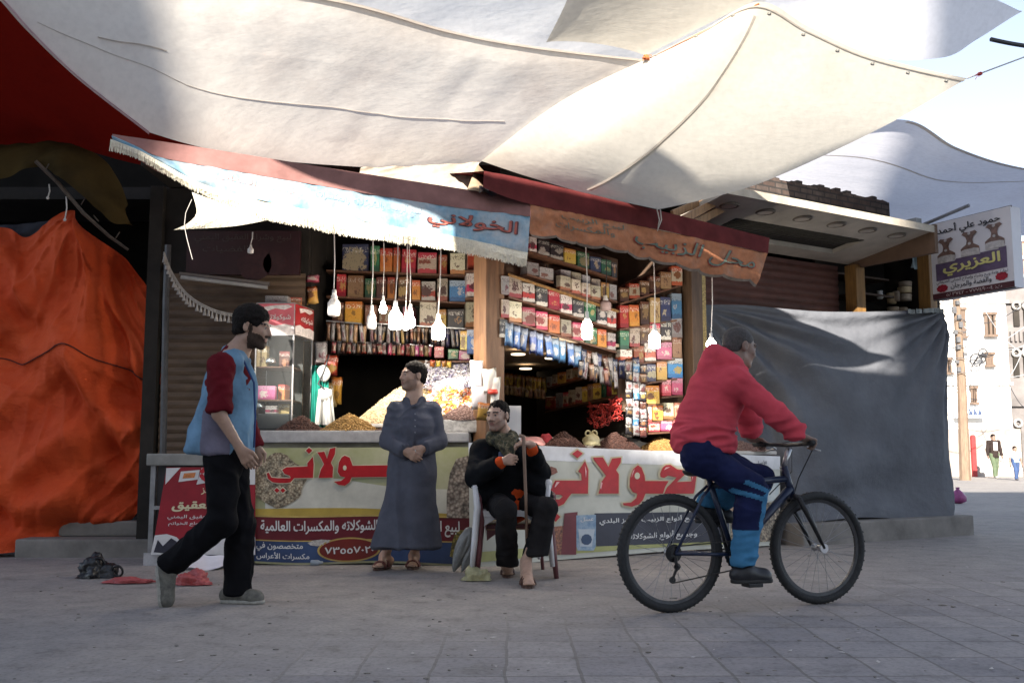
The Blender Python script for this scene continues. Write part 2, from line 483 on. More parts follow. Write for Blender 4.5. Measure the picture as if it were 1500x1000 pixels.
bm = B(); fbox(bm, -.6, 6.4, -.1, -3.1, 3.505, 3.64); obj('roof', bm, dark, bld)
bm = B(); wbox(bm, -1.97, -1.88, 9.2, 10.44, 0, 3.37); obj('partition', bm, dark, bld)
bm = B(); wbox(bm, -3.3, -1.88, 9.06, 9.16, 2.55, 3.37); obj('lintel', bm, dark, bld)
bm = B(); wbox(bm, -3.34, -3.22, 8.98, 10.4, 0, 3.37); obj('partition', bm, dark, bld)
# brick parapet over the right-hand shop
def brick_mat():
    m, nt, b = _new('dark_brick')
    tc = nt.nodes.new('ShaderNodeTexCoord'); mp = nt.nodes.new('ShaderNodeMapping'); mp.inputs['Rotation'].default_value = (R(90), 0, R(-32))
    mp.vector_type = 'POINT'
    vr = nt.nodes.new('ShaderNodeVectorRotate'); vr.rotation_type = 'Z_AXIS'; vr.inputs['Angle'].default_value = R(-32)
    nt.links.new(tc.outputs['Object'], vr.inputs['Vector'])
    sp = nt.nodes.new('ShaderNodeSeparateXYZ'); cb = nt.nodes.new('ShaderNodeCombineXYZ')
    nt.links.new(vr.outputs[0], sp.inputs[0]); nt.links.new(sp.outputs[0], cb.inputs[0]); nt.links.new(sp.outputs[2], cb.inputs[1])
    br = nt.nodes.new('ShaderNodeTexBrick'); br.inputs['Scale'].default_value = 1; br.inputs['Brick Width'].default_value = .2; br.inputs['Row Height'].default_value = .065
    br.inputs['Mortar Size'].default_value = .01
    br.inputs['Color1'].default_value = (.06, .036, .028, 1); br.inputs['Color2'].default_value = (.09, .068, .058, 1); br.inputs['Mortar'].default_value = (.03, .026, .024, 1)
    nt.links.new(cb.outputs[0], br.inputs['Vector'])
    n = noise_node(nt, 8, 5, .7); c = mix(nt, .6, br.outputs['Color'], ramp(nt, n.outputs[0], [(.35, (.3, .3, .3)), (.65, (1.3, 1.3, 1.3))]).outputs[0], 'MULTIPLY')
    nt.links.new(c, b.inputs['Base Color']); b.inputs['Roughness'].default_value = .9
    bump(nt, b, br.outputs['Fac'], -.6, .01)
    return m
bm = B()
fbox(bm, 2.9, 5.72, -.35, -.75, 3.645, 3.93)
for k in range(30): fbox(bm, 2.95 + k * .092, 2.95 + k * .092 + .085, -.37, -.72, 3.931, 3.94 + rnd.random() * .05)
obj('parapet', bm, brick_mat(), bld)

# ------------------------------------------------------------------ far end of the street
white = mat('house_whitewash', (.8, .77, .72), .9, .1, .8, .2, 20)  # whitewash in its own pale colour
tower = thing('white_house', (18.5, 42.5, 0), 'tall whitewashed house at the far end of the street', 'house')
def at(px, py, Y=42.0): return atY(px, py, Y)
a, b_ = at(1376, 500), at(1476, 500)
bm = B(); wbox(bm, a.x, b_.x, 42, 50, 0, 12.5)
for y_ in (560, 440): wbox(bm, a.x, b_.x + .1, 41.9, 41.995, at(0, y_ + 4).z, at(0, y_).z)
obj('wall', bm, white, tower)
stone = mat('rough_stone', (.34, .30, .27), .95, .35, 1.2, .6, 6)
bm = B(); wbox(bm, a.x + .02, b_.x + .25, 41.84, 41.99, 0, at(0, 628).z); obj('stone_base', bm, stone, tower)
timb = wood('old_timber', (.15, .10, .07))
shade_d = mat('dark_opening', (.03, .025, .02), .9, .3, 2, 0)
for (x0, y0, x1, y1) in ((1442, 462, 1456, 490), (1403, 455, 1412, 492), (1422, 570, 1428, 589), (1386, 528, 1391, 545), (1444, 520, 1452, 534)):
    p, q = at(x0, y0), at(x1, y1)
    bm = B(); wbox(bm, p.x, q.x, 41.93, 42.0 - .004, q.z, p.z); w = obj('window', bm, shade_d, tower)
    bm = B()
    for xx in (p.x, (p.x + q.x) / 2, q.x): wbox(bm, xx - .05, xx + .05, 41.86, 41.925, q.z, p.z)
    wbox(bm, p.x - .1, q.x + .1, 41.8, 41.92, p.z + .01, p.z + .12); wbox(bm, p.x - .1, q.x + .1, 41.8, 41.92, q.z - .11, q.z - .01)
    obj('frame', bm, timb, w)
p, q = at(1418, 640), at(1427, 692)
bm = B(); wbox(bm, p.x, q.x, 41.7, 41.83, 0, p.z)
x, z = (p.x + q.x) / 2, p.z
lathe(bm, [(.01, -.06), ((q.x - p.x) / 2, -.06), ((q.x - p.x) / 2, .06)], V(x, 41.765, z), V(0, 1, 0), 20)
obj('door', bm, mat('red_door_paint', (.35, .03, .03), .6), tower)
p, q = at(1394, 596), at(1437, 612)
bm = B(); wbox(bm, p.x, q.x, 41.6, 41.83, q.z, p.z); sg = obj('sign_board', bm, mat('pale_blue_sign', (.55, .62, .72), .5), tower)
bm = B()
for k in range(14):
    xx = p.x + .15 + k * (q.x - p.x - .3) / 14
    wbox(bm, xx, xx + .05, 41.57, 41.595, q.z + .12, p.z - .1 - .1 * (k % 3))
obj('lettering', bm, mat('navy_sign_paint', (.03, .05, .12), .5), sg)

tow2 = thing('stone_house', (23, 56, 0), 'dark stone house with arched windows beside the white house', 'house')
dstone = mat('grey_house_stone', (.17, .155, .15), .95, .35, .7, .5, 5)
def at2(px, py): return atY(px, py, 55.0)
a2, b2 = at2(1466, 500), at2(1540, 500)
bm = B(); wbox(bm, a2.x, b2.x, 55, 64, 0, at2(0, 418).z)
for y_ in (440, 505, 590): wbox(bm, a2.x, b2.x, 54.8, 54.99, at2(0, y_ + 5).z, at2(0, y_).z)
for k in range(12): wbox(bm, a2.x + k * .25, a2.x + k * .25 + .12, 54.85, 54.99, at2(0, 500).z, at2(0, 486).z)
obj('wall', bm, dstone, tow2)
for (x0, y0, x1, y1) in ((1483, 453, 1493, 478), (1483, 522, 1493, 552), (1498, 453, 1508, 478), (1498, 522, 1508, 552), (1486, 625, 1498, 690)):
    p, q = at2(x0, y0), at2(x1, y1); xm = (p.x + q.x) / 2; hw = (q.x - p.x) / 2
    bm = B(); wbox(bm, p.x, q.x, 54.9, 54.995, q.z, p.z); lathe(bm, [(.01, -.05), (hw, -.05), (hw, .045)], V(xm, 54.95, p.z), V(0, 1, 0), 18)
    w = obj('window', bm, shade_d, tow2)
    bm = B(); torus(bm, V(xm, 54.85, p.z + .2), V(0, 1, 0), hw * 1.25, .07, 24, 6); obj('arch', bm, mat('pale_stone_trim', (.35, .33, .31), .9), w)
tow3 = thing('brick_house', (30, 80, 0), 'distant reddish house with white bands at the picture edge', 'house')
def at3(px, py): return atY(px, py, 80.0)
a3, b3 = at3(1484, 500), at3(1560, 500)
bm = B(); wbox(bm, a3.x, b3.x, 80, 92, 0, at3(0, 352).z); obj('wall', bm, mat('far_brick', (.42, .25, .18), .9, .2, .6), tow3)
bm = B()
for y_ in (349, 375, 402): wbox(bm, a3.x - .1, b3.x, 79.8, 79.99, at3(0, y_ + 5).z, at3(0, y_).z)
obj('white_band', bm, white, tow3)

bm = B()
pb = onZ(1414, 703)
pt = pb + V(0, 0, (703 - 440) / FPX * pb.y + .6)
tube(bm, [pb - V(0, 0, .1), pb.lerp(pt, .5) + V(.05, 0, 0), pt], [.2, .16, .12], 10)
o = obj('utility_pole', bm, wood('weathered_pole', (.22, .15, .10)))
tag(o, 'weathered wooden utility pole in front of the white house', 'pole')
bm = B()
for k in range(11):
    z = pt.z * (.56 + .038 * k); ang = rnd.random() * 6.28
    box(bm, V(pb.x + .16 * math.cos(ang), pb.y - .16, z), (.13, .10, .10 + .16 * rnd.random()))
for k in range(5): torus(bm, V(pb.x, pb.y - .1, pt.z * (.5 + .07 * k)), V(.3, .8, .4), .3 + .1 * rnd.random(), .015, 20, 5)

obj("junction_box", bm, mat('old_metal', (.12, .12, .125), .6, .3, 4, .1, metal=.4), o)
wire_m = mat('black_cable', (.03, .03, .035), .6, .1, 5, 0)
wire_l = mat('pale_cable', (.35, .35, .36), .6, .1, 5, 0)
def wire(name, a, b, sag, r, m, label, cat='wire', group=None, n=24):
    bm = B(); tube(bm, [a.lerp(b, k / n) - V(0, 0, sag * 4 * (k / n) * (1 - k / n)) for k in range(n + 1)], r, 6)
    return tag(obj(name, bm, m), label, cat, group)
g = 'wires crossing in front of the far houses'
P1 = lambda x, y, Y=38: atY(x, y, Y)
for i, (x0, y0, x1, y1, m_) in enumerate(((1395, 500, 1510, 470, wire_l), (1398, 512, 1510, 545, wire_l), (1410, 470, 1510, 432, wire_m), (1412, 478, 1510, 500, wire_l),
        (1440, 450, 1510, 520, wire_l), (1466, 560, 1510, 470, wire_l), (1466, 530, 1510, 600, wire_m), (1385, 562, 1475, 572, wire_m), (1385, 502, 1470, 512, wire_m))):
    wire('cable', P1(x0, y0), P1(x1, y1), (.3 + .3 * rnd.random()), .014, m_, 'thin sagging cable strung between the far pole and houses', 'wire', g)
wall_l = thing('lamp_bracket', at(1432, 540, 41.9), 'scrolled iron lamp bracket on the white house front', 'lamp')
bm = B(); c0 = at(1428, 533, 41.7); torus(bm, at(1430, 527, 41.6), V(0, 1, 0), .25, .03, 24, 6); torus(bm, at(1440, 517, 41.6), V(0, 1, 0), .18, .03, 20, 6)
tube(bm, [at(1424, 535, 41.9), at(1432, 524, 41.6), at(1446, 520, 41.5)], .04, 8); obj('bracket', bm, wire_m, wall_l)
bm = B(); lathe(bm, [(.03, 0), (.15, .06), (.17, .08), (.05, .2), (.02, .25)], at(1440, 524, 41.6)); obj('shade', bm, wire_m, wall_l)


# ------------------------------------------------------------------ unseen houses added behind the photographer, heights and edges shaped for their shade
plain = mat('opposite_plaster', (.50, .44, .37), .9, .25, .5, .2, 8)
for nm, x0, x1, h, lab in (('unseen_shade_house', -45, -10.4, 27.0, 'unseen plain house added to shade the street, left end of the row'),
                           ('unseen_shade_house', -10.39, -4.16, 21.42, 'narrowest unseen house added to shade the street'),
                           ('unseen_shade_house', -4.12, 30, 28.4, 'tallest unseen house added to shade the street')):
    t = thing(nm, ((x0 + x1) / 2, -30, 0), lab, 'house')
    bm = B(); wbox(bm, x0, x1, -32, -30, 0, h); obj('wall', bm, plain, t)
    for k in range(int((x1 - x0) / 4.5)):
        for fl in range(1, 6):
            xx = x0 + 1.5 + k * 4.5
            bm = B(); wbox(bm, xx, xx + 1.0, -30, -29.95, fl * 3.4, fl * 3.4 + 1.5); obj('window', bm, shade_d, t)
def uv_at(fn, x, y, n=60):
    best = (1e9, 0, 0)
    for i in range(n + 1):
        for j in range(n + 1):
            p = fn(i / n, j / n) - CAM; d = p.dot(FW)
            if d < .5: continue
            e = (750 + FPX * p.x / d - x) ** 2 + (500 - FPX * p.dot(UP) / d - y) ** 2
            if e < best[0]: best = (e, i / n, j / n)
    return best[1:]
# ------------------------------------------------------------------ shade tarps over the street
cream = tarp_mat('cream_tarp', (.63, .595, .525), (.54, .47, .40), .5)
offw = tarp_mat('white_tarp', (.78, .735, .675), (.55, .47, .42), .5, stain_amt=(.42, .75))
lilac = tarp_mat('skylit_white_tarp', (.74, .74, .79), (.68, .66, .70), .5)  # bluish sky light put into the colour of these white tarps
redt = tarp_mat('dark_red_tarp', (.16, .009, .005), (.08, .006, .005), .3)
seam_m = tarp_mat('tarp_seam', (.64, .59, .53), (.56, .50, .45), .5)
rope_o = mat('orange_rope', (.6, .17, .06), .8, .3, 30, .3)
rope_w = mat('pale_rope', (.55, .52, .48), .8, .2, 30, .2)
eyelet_m = mat('eyelet_metal', (.5, .5, .48), .4, .1, 10, 0, metal=.8)
def wrinkle(fn, a1=.035, a2=.010, f1=1.1, f2=5.5, dirv=(1, .35, 0), seed=0.0, pin=True):
    dv = Vector(dirv).normalized(); pv = V(-dv.y, dv.x, 0)
    def g(u, v):
        p = fn(u, v)
        q = dv * p.dot(dv) * .35 + pv * p.dot(pv) + V(0, 0, p.z * .3)
        k = (min(1, 6 * u * 1.0, 6 * (1 - u), 6 * v, 6 * (1 - v)) if pin else 1)
        return p + V(0, 0, (wob(q, f1, a1, seed) + wob(q, f2, a2, seed + 3) + wob(q, 13, a2 * .15, seed + 9)) * (.15 + .85 * k))
    return g
def tarp(name, fn, m, label, cat='tarp', nu=90, nv=70):
    bm = B(); sheet(bm, fn, nu, nv)
    return tag(obj(name, bm, m, smooth=True), label, cat)
def seam(fn, path, w, parent, name='seam', m=None, lift=-.006):
    """a band of doubled cloth along a path of (u, v) on the tarp"""
    bm = B(); n = 40; L = []
    uv = [Vector((*p, 0)) for p in path]
    for k in range(n + 1):
        c = along(uv, k / n); c2 = along(uv, min(1, k / n + .01)); c1 = along(uv, max(0, k / n - .01))
        p = fn(c.x, c.y); t = fn(c2.x, c2.y) - fn(c1.x, c1.y)
        s = t.cross(V(0, 0, 1)).normalized() * w / 2
        up = V(0, 0, lift)
        L.append((bm.verts.new(p - s + up), bm.verts.new(p + s + up)))
    for a, b in zip(L, L[1:]): bm.faces.new((a[0], a[1], b[1], b[0]))
    return obj(name, bm, m or seam_m, parent, True)
def px(lst): return [atY(*p) for p in lst]

# big white tarp, left
A_left = px([(215, 193, 7.15), (110, 112, 6.95), (40, 45, 6.8), (-2, -2, 6.7), (-60, -60, 6.6)])
A_top = px([(-60, -60, 6.6), (200, -40, 6.7), (480, -3, 6.95), (660, 45, 7.25), (800, 70, 7.45), (945, 87, 7.6)])
A_bot = px([(215, 193, 7.15), (300, 217, 7.4), (400, 235, 7.65), (560, 246, 7.95), (700, 241, 8.1)])
A_right = px([(700, 241, 8.1), (820, 150, 7.8), (945, 87, 7.6)])
fA = wrinkle(coons(A_bot, A_top, A_left, A_right), .05, .014, 1.0, 5, (1, -.75, 0), 2.0)
tA = tarp('shade_tarp', fA, offw, 'large creased white tarp sloping up over the blue awning', nu=150, nv=90)
seam(fA, [uv_at(fA, *p) for p in ((60, 30), (160, 75), (280, 122), (400, 148), (520, 162), (640, 172), (740, 176))], .014, tA)
seam(fA, [uv_at(fA, *p) for p in ((150, 52), (200, 62), (250, 74))], .03, tA)
seam(fA, [(0, .985), (.5, .985), (1, .985)], .05, tA, 'hem')
seam(fA, [(.012, 0), (.012, .5), (.012, 1)], .07, tA, 'hem', mat('pink_hem', (.62, .42, .45), .9, .15, 6, .1))
seam(fA, [uv_at(fA, *p) for p in ((715, 232), (820, 165), (935, 92))], .03, tA)
# cream tarp, right
C_left = px([(705, 236, 8.05), (820, 150, 7.75), (945, 87, 7.55)])
C_top = px([(945, 87, 7.55), (1030, 44, 7.35), (1112, 3, 7.1), (1185, 40, 7.2), (1260, 75, 7.3), (1340, 98, 7.4), (1417, 115, 7.5)])
C_bot = px([(705, 236, 8.05), (770, 258, 8.1), (860, 284, 8.2), (965, 307, 8.3)])
C_right = px([(965, 307, 8.3), (1040, 290, 8.0), (1130, 262, 7.8), (1290, 188, 7.6), (1417, 115, 7.5)])
fC0 = coons(C_bot, C_top, C_left, C_right)
def fC1(u, v):
    p = fC0(u, v); return p - V(0, 0, .10 * math.sin(math.pi * u) * math.sin(math.pi * v))
fC = wrinkle(fC1, .03, .007, .9, 4.5, (1, .9, 0), 5.0)
tC = tarp('shade_tarp', fC, cream, 'smooth cream tarp pulled to a point towards the sky on the right', nu=130, nv=80)
seam(fC, [uv_at(fC, *p) for p in ((862, 278), (960, 215), (1040, 130), (1108, 20))], .055, tC)
seam(fC, [(0, .975), (.3, .975), (.62, .98), (1, .98)], .03, tC, 'hem')
for k in range(9):
    bm = B(); u = .06 + k * .11; p = fC(u, .965); torus(bm, p - V(0, 0, .012), V(0, .4, 1), .012, .004, 14, 5); obj('eyelet', bm, eyelet_m, tC)
# turned-back flap between the two
D_bot = px([(800, 68, 7.48), (870, 78, 7.58), (945, 87, 7.66)]); D_right = px([(945, 87, 7.66), (1030, 44, 7.5), (1114, 2, 7.35)])
D_left = px([(800, 68, 7.48), (822, 25, 7.3), (842, -20, 7.1)]); D_top = px([(842, -20, 7.1), (980, -25, 7.2), (1114, 2, 7.35)])
def lift_fn(f, dz): return lambda u, v: f(u, v) + V(0, 0, dz * math.sin(math.pi * min(1, max(0, u))) + .03)
fD = wrinkle(lift_fn(coons(D_bot, D_top, D_left, D_right), .05), .02, .012, 1.5, 6, (.3, 1, 0), 8.0)
tD = tarp('shade_tarp', fD, cream, 'small cream flap folded back above the orange knot', nu=60, nv=40)
# upper white strip beyond the hem
U_bot = px([(440, 5, 7.0), (660, 64, 7.45), (800, 88, 7.7), (960, 96, 7.95), (1120, 20, 7.7)])
U_top = px([(400, -60, 6.7), (700, -60, 7.0), (900, -60, 7.15), (1130, -60, 7.3)])
fU = wrinkle(lift_fn(coons(U_bot, U_top, [U_bot[0], U_bot[0].lerp(U_top[0], .5), U_top[0]], [U_bot[-1], U_bot[-1].lerp(U_top[-1], .5), U_top[-1]]), .02), .02, .02, 1.4, 4, (1, -.2, 0), 11.0)
tU = tarp('shade_tarp', fU, tarp_mat('bright_tarp', (.86, .84, .82), (.70, .66, .62), .6), 'bright white tarp showing above the hem of the creased tarp', nu=100, nv=40)
# upper right tarp
R_bot = px([(1100, 10, 8.2), (1200, 75, 8.4), (1300, 110, 8.5), (1385, 104, 8.6), (1430, 74, 8.6), (1496, 23, 8.6)])
R_top = px([(1100, 10, 8.2), (1120, -50, 7.9), (1250, -50, 8.0), (1400, -6, 8.3), (1496, 23, 8.6)])
fR = wrinkle(lift_fn(coons(R_bot, R_top, [R_bot[0], R_bot[0] + V(.01, 0, .01), R_top[0]], [R_bot[-1], R_bot[-1] + V(.01, 0, .01), R_top[-1]]), .12), .03, .03, 1.3, 5, (1, .25, 0), 14.0)
tR = tarp('shade_tarp', fR, lilac, 'rippled white tarp whose tip reaches the upper right sky', nu=100, nv=40)
# low tarp behind, over the far shop
E_top = px([(1180, 200, 9.6), (1322, 168, 9.6), (1400, 204, 9.8), (1500, 236, 10.2), (1640, 262, 10.8)])
E_bot = px([(1118, 262, 11.6), (1200, 278, 11.9), (1290, 308, 12.3), (1400, 326, 12.8), (1500, 338, 13.4), (1640, 345, 14.0)])
E_left = px([(1118, 262, 11.6), (1150, 232, 10.6), (1180, 200, 9.6)]); E_right = px([(1640, 345, 14.0), (1640, 305, 12.4), (1640, 262, 10.8)])
fE = wrinkle(lift_fn(coons(E_bot, E_top, E_left, E_right), -.12), .06, .015, .8, 4, (1, .1, 0), 17.0)
tE = tarp('shade_tarp', fE, lilac, 'low white tarp tinted as if skylit, slung above the box sign', nu=90, nv=50)
seam(fE, [(.0, .55), (.4, .6), (.75, .9)], .03, tE)
seam(fE, [(.25, .985), (.6, .985), (1, .985)], .05, tE, 'hem')
# dark red tarp overhead, left
K_bot = px([(-160, 222, 9.2), (0, 213, 9.1), (90, 212, 9.0), (200, 240, 8.9), (330, 262, 8.7)])
K_top = px([(-260, -90, 7.0), (0, -60, 7.2), (80, -30, 7.3), (150, 10, 7.5)])
fK = wrinkle(coons(K_bot, K_top, [K_bot[0], K_bot[0].lerp(K_top[0], .5), K_top[0]], [K_bot[-1], K_bot[-1].lerp(K_top[-1], .5), K_top[-1]]), .07, .02, .9, 3.5, (1, .5, 0), 20.0)
tK = tarp('shade_tarp', fK, redt, 'dark red tarp overhead in the upper left corner', nu=70, nv=60)
# unseen tarp added over the street, its notched outline cut to shape the sunlight
hi = [V(x, 3, z) for x, z in ((-2.95, 5.46), (-2.78, 5.42), (-2.63, 5.27), (-2.33, 5.15), (-1.52, 5.02), (-1.36, 4.96), (-1.28, 4.2), (-.4, 4.2), (-.34, 4.8), (.28, 4.8), (.34, 4.2), (.62, 3.3), (3.9, 3.3), (3.9, 6.03), (3.0, 6.03), (2.55, 6.0), (1.9, 5.82), (1.07, 5.6), (.57, 5.58), (.18, 5.76), (-1.1, 5.34), (-2.2, 5.3))]
bm = B(); poly(bm, hi); tag(obj('shade_tarp', bm, offw), 'unseen notched tarp added above the photographer to shape the sunlight', 'tarp')
# ropes and knots
def rope(name, pts, r, m, label, cat='rope'):
    bm = B(); tube(bm, pts, r, 6); return tag(obj(name, bm, m), label, cat)
rope('rope', [p - V(0, 0, .012) for p in C_top[:3]], .006, rope_o, 'orange rope running up the ridge of the cream tarp')
def knot(c, m, label, s=.03):
    bm = B()
    for k in range(4): torus(bm, c + V(rnd.uniform(-1, 1), rnd.uniform(-1, 1), rnd.uniform(-1, 1)) * s * .4, V(rnd.random(), rnd.random(), rnd.random() + .1), s * .55, s * .22, 14, 6)
    for k in range(3):
        d = V(rnd.uniform(-1, 1), 0, rnd.uniform(-1, .4)) * s * 2.2; tube(bm, [c, c + d * .6 + V(0, 0, .01), c + d], s * .13, 5)
    return tag(obj('rope_knot', bm, m), label, 'knot')
knot(atY(947, 84, 7.5), rope_o, 'orange rope knot where the white and cream tarps meet')
tip = atY(1417, 115, 7.5)
knot(tip + V(.1, 0, .03), mat('red_rope', (.55, .10, .10), .8, .3, 30, .3), 'red rope knot at the right tip of the cream tarp', .02)
rope('rope', [tip, tip + V(.12, .02, .05), atY(1500, 84, 7.8), atY(1560, 62, 8.0)], .006, rope_w, 'thin pale rope holding the tip of the cream tarp')
wire('cable', atY(1452, 58, 8.6), atY(1560, 72, 9), .02, .022, wire_m, 'thick dark cable against the sky at the right edge')
wire('cable', atY(1300, 330, 12.6), atY(1530, 292, 12.6), .05, .008, wire_m, 'thin dark wire passing above the box sign')
rope('rope', [onF(962, 305, .86), onF(966, 322, .87), onF(963, 338, .865), onF(969, 322, .875), onF(967, 306, .86)], .005, rope_w, 'pale cord looped over the edge of the red awning')

# ------------------------------------------------------------------ awnings
mauve = cloth('mauve_canvas', (.22, .115, .105), .25, .9, 200, 5, .25)
fringe_m = cloth('cream_fringe', (.74, .69, .56), .15, .95, 120, 40, .5)
def blue_mat():
    m, nt, b = _new('worn_blue_canvas')
    n = noise_node(nt, 3.2, 6, .7, stretch=(1, 1, .8)); n2 = noise_node(nt, 30, 3, .6)
    r = ramp(nt, n.outputs[0], [(.28, (.44, .43, .42)), (.42, (.34, .40, .44)), (.62, (.14, .29, .40))])
    c = mix(nt, .35, r.outputs[0], ramp(nt, n2.outputs[0], [(.3, (.7, .7, .7)), (.7, (1.2, 1.2, 1.2))]).outputs[0], 'MULTIPLY')
    nt.links.new(c, b.inputs['Base Color']); b.inputs['Roughness'].default_value = .9; b.inputs['Specular IOR Level'].default_value = .15
    bump(nt, b, noise_node(nt, 6, 4, .6, stretch=(2, 1, .5)).outputs[0], .4, .03)
    return m
def Z4(x, y): return (150 + x / 2.3077, 180 + y / 2.3077)
def YA(x): return 6.95 + .7 * (x - 165) / 610
def b3(pt, off=0.0):
    x, y = pt; return atY(x, y, YA(x) - off)
top_b = [Z4(*p) for p in ((33, 38), (300, 78), (700, 142), (1100, 205), (1447, 258))]
low_b = [Z4(*p) for p in ((34, 44), (110, 76), (200, 117), (420, 158), (700, 206), (1100, 272), (1446, 316))]
fr_t = [Z4(*p) for p in ((28, 56), (120, 92), (200, 135), (330, 205), (500, 255), (760, 310), (1000, 355), (1200, 387), (1438, 440))]
fr_b = [Z4(*p) for p in ((24, 92), (110, 118), (190, 160), (300, 224), (430, 282), (540, 322), (700, 352), (800, 376), (1000, 404), (1200, 434), (1433, 486))]
aw = thing('awning', b3(Z4(740, 200)), 'worn blue awning with a cream fringe and red lettering over the left stall', 'awning')
def strip(lo, hi, off0, off1, wav=0.0, seed=0.0):
    L, H = [V(*p, 0) for p in lo], [V(*p, 0) for p in hi]
    def fn(u, v, lift=0.0):
        a, b = along(L, u), along(H, u)
        p = b3((a.x, a.y), off0) .lerp(b3((b.x, b.y), off1), v)
        w = wav * math.sin(math.pi * min(1, max(0, 1 - v)) * .5) * noise.noise(V(u * 9, v * 1.5, seed)) + wav * .3 * noise.noise(V(u * 30, v * 3, seed + 4))
        return p + V(0, -w - lift, 0)
    return fn
bm = B(); sheet(bm, strip(low_b, top_b, .06, 0, .01, 1), 90, 6); obj('edge_board', bm, mauve, aw, True)
fval = strip(fr_t, low_b, .10, .055, .05, 2)
bm = B(); sheet(bm, fval, 160, 22); obj('valance', bm, blue_mat(), aw, True)
# cream fringe: a band of hanging threads, uneven below
fband = strip(fr_b, fr_t, .105, .108, .04, 2)
bm = B()
n = 620
for k in range(n):
    u0, u1 = k / n, (k + .93) / n
    e = rnd.uniform(-.12, .06); j = rnd.uniform(-.004, .004)
    a, b, c, d = fband(u0, e, j), fband(u1, e + rnd.uniform(-.05, .05), j), fband(u1, 1.03, .004), fband(u0, 1.03, .004)
    m1, m2 = fband(u0, .5, .012 + j), fband(u1, .5, .012 + j)
    vs = [bm.verts.new(p) for p in (a, b, m2, c, d, m1)]
    bm.faces.new((vs[0], vs[1], vs[2], vs[5])); bm.faces.new((vs[5], vs[2], vs[3], vs[4]))
obj('fringe', bm, fringe_m, aw)
bm = B()
back = lambda u, v: (lambda p: p + V(.1 * v, (8.7 - p.y) * v, .2 * v - .14 * math.sin(math.pi * v)))(b3((along([V(*p, 0) for p in top_b], u)).to_tuple()[:2], 0))
sheet(bm, back, 40, 10); obj('roof_cloth', bm, mauve, aw, True)
logo = mat('faded_red_paint', (.36, .10, .075), .8, .35, 25, .1); logo_d = mat('dark_maroon_paint', (.10, .04, .05), .8, .3, 25, .1)
fl2 = lambda u, v, l=0.0: fval(u, v, l)
lettering('lettering', 'الخولاني', fl2, (.760, .22, .962, .80), logo_d, aw, .035, .007)
lettering('lettering', 'الخولاني', fl2, (.764, .235, .958, .785), logo, aw, .012, .011)
script = mat('faint_script_paint', (.20, .27, .34), .9, .3, 20, 0)
lettering('lettering', 'لبيع الزبيب والشوكلاته والمكسرات', fl2, (.50, .42, .745, .82), script, aw, -.002, .005)
lettering('lettering', 'الزبيب اليماني', fl2, (.26, .40, .47, .80), mat('pale_red_script', (.48, .30, .28), .9, .2, 20, 0), aw, .0, .005)
# end flap of the fringe with its stick
bm = B()
tipL = px([(254, 337, 7.0), (276, 328, 6.99), (290, 312, 6.98), (283, 283, 6.98)]); tipR = atY(394, 322, 7.1)
sheet(bm, lambda u, v: along(tipL, v).lerp(tipR, u) + V(0, -.03 * math.sin(5 * u + 2 * v) * (1 - u), -.02 * math.sin(math.pi * u) * (1 - v)), 24, 12)
obj('end_flap', bm, fringe_m, aw, True)
bm = B(); tube(bm, px([(281, 292, 6.97), (272, 312, 6.97), (270, 331, 6.97), (274, 350, 6.97), (282, 380, 6.97)]), .0022, 5); obj('cord', bm, rope_w, aw)

# red awning
def Z5(x, y): return (680 + x / 2.419, 220 + y / 2.419)
rw = thing('awning', onF(915, 330, .8), 'faded orange scalloped awning with a maroon edge over the right stall', 'awning')
maroon = cloth('maroon_canvas', (.105, .022, .022), .3, .8, 200, 5, .25)
rtop = [Z5(*p) for p in ((70, 74), (220, 103), (690, 214), (1082, 311))]; rlow = [Z5(*p) for p in ((66, 132), (230, 190), (690, 282), (1076, 366))]
def strip5(lo, hi, d0, d1, wav=0.0, seed=0.0):
    L, H = [V(*p, 0) for p in lo], [V(*p, 0) for p in hi]
    def fn(u, v, lift=0.0):
        a, b = along(L, u), along(H, u)
        p = onF(a.x, a.y, d0).lerp(onF(b.x, b.y, d1), v)
        w = wav * math.sin(math.pi * .5 * (1 - v)) * noise.noise(V(u * 7, v * 1.5, seed)) + .35 * wav * noise.noise(V(u * 26, v * 4, seed))
        return p + FN * (w + lift)
    return fn
bm = B(); sheet(bm, strip5(rlow, rtop, .84, .8, .012, 5), 60, 6); obj('edge_board', bm, maroon, rw, True)
def orange_mat():
    m, nt, b = _new('faded_orange_canvas')
    n = noise_node(nt, 3.5, 6, .7); n2 = noise_node(nt, 18, 4, .7)
    r = ramp(nt, n.outputs[0], [(.3, (.30, .13, .07)), (.5, (.42, .17, .085)), (.7, (.33, .19, .13))])
    c = mix(nt, .5, r.outputs[0], ramp(nt, n2.outputs[0], [(.3, (.6, .6, .6)), (.7, (1.2, 1.2, 1.2))]).outputs[0], 'MULTIPLY')
    nt.links.new(c, b.inputs['Base Color']); b.inputs['Roughness'].default_value = .9; b.inputs['Specular IOR Level'].default_value = .15
    bump(nt, b, noise_node(nt, 7, 4, .6).outputs[0], .4, .03)
    return m
vtop = [Z5(*p) for p in ((235, 192), (690, 283), (1076, 366))]; vbot = [Z5(*p) for p in ((238, 305), (320, 312), (420, 335), (560, 362), (690, 396), (850, 435), (960, 458), (1034, 478))]
fo0 = strip5(vbot, vtop, .86, .835, .045, 6)
def fo(u, v, lift=0.0):
    sc = .085 * abs(math.sin(u * math.pi * 9.5)) ** .6
    return fo0(u, v + (1 - v) * (.07 - sc), lift)
om = orange_mat()
bm = B(); sheet(bm, fo, 190, 16); obj('valance', bm, om, rw, True)
bm = B()
